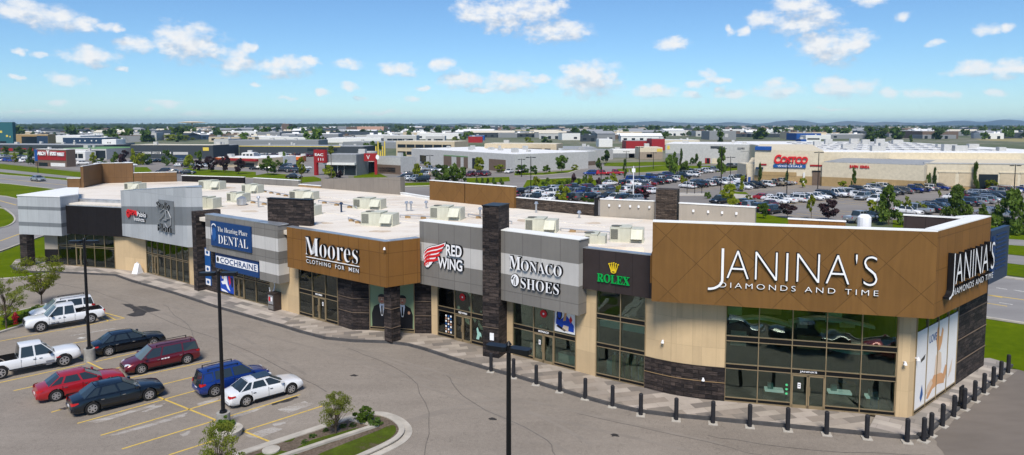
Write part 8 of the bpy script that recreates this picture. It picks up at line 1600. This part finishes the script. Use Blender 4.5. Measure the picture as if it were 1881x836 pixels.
d3 = gn.new('ShaderNodeMath'); d3.operation = 'SUBTRACT'; d3.inputs[1].default_value = 1.22; gl(d2.outputs[0], d3.inputs[0]); gl(d3.outputs[0], go.inputs[0])
def field(off):
    g_ = N.new('ShaderNodeGroup'); g_.node_tree = grp
    if off: a_ = N.new('ShaderNodeVectorMath'); a_.operation = 'ADD'; a_.inputs[1].default_value = off; Lk(pos.outputs[0], a_.inputs[0]); Lk(a_.outputs[0], g_.inputs[0])
    else: Lk(pos.outputs[0], g_.inputs[0])
    return g_.outputs[0]
f0 = field(None); f1 = field((-.007, .016, 0))
al = N.new('ShaderNodeMapRange'); al.interpolation_type = 'SMOOTHSTEP'; al.inputs[1].default_value = -.4; al.inputs[2].default_value = 1.05; Lk(f0, al.inputs[0])
df = N.new('ShaderNodeMath'); df.operation = 'SUBTRACT'; Lk(f0, df.inputs[0]); Lk(f1, df.inputs[1])
sh = N.new('ShaderNodeMapRange'); sh.inputs[1].default_value = -.85; sh.inputs[2].default_value = .45; sh.inputs[3].default_value = 0; sh.inputs[4].default_value = 1; Lk(df.outputs[0], sh.inputs[0])
cm = N.new('ShaderNodeMix'); cm.data_type = 'RGBA'; cm.inputs[6].default_value = (.5, .58, .7, 1); cm.inputs[7].default_value = (.93, .94, .95, 1); Lk(sh.outputs[0], cm.inputs[0])
bc = N.new('ShaderNodeBackground'); Lk(cm.outputs[2], bc.inputs[0]); bc.inputs[1].default_value = CLOUD_S if 'CLOUD_S' in globals() else .68
up = N.new('ShaderNodeMapRange'); up.inputs[1].default_value = .0; up.inputs[2].default_value = .06; up.inputs[3].default_value = .35; up.inputs[4].default_value = .97; Lk(as_.outputs[0], up.inputs[0])
am = N.new('ShaderNodeMath'); am.operation = 'MULTIPLY'; Lk(al.outputs[0], am.inputs[0]); Lk(up.outputs[0], am.inputs[1])
mx = N.new('ShaderNodeMixShader'); Lk(am.outputs[0], mx.inputs[0]); Lk(bg.outputs[0], mx.inputs[1]); Lk(bc.outputs[0], mx.inputs[2]); Lk(mx.outputs[0], out.inputs[0])
w.cycles.sampling_method = 'MANUAL'; w.cycles.sample_map_resolution = 512
for o in list(COL.objects):
    if '_b' in o: del o['_b']
SC.view_settings.view_transform = 'Standard'; SC.view_settings.look = 'None'; SC.view_settings.exposure = .55; SC.view_settings.gamma = 1; SC.view_settings.use_curve_mapping = False
SC.render.engine = 'CYCLES'; SC.cycles.use_denoising = True; SC.cycles.max_bounces = 6; SC.cycles.diffuse_bounces = 3; SC.cycles.glossy_bounces = 3; SC.cycles.transparent_max_bounces = 12; SC.cycles.volume_bounces = 0; SC.cycles.caustics_reflective = False; SC.cycles.caustics_refractive = False
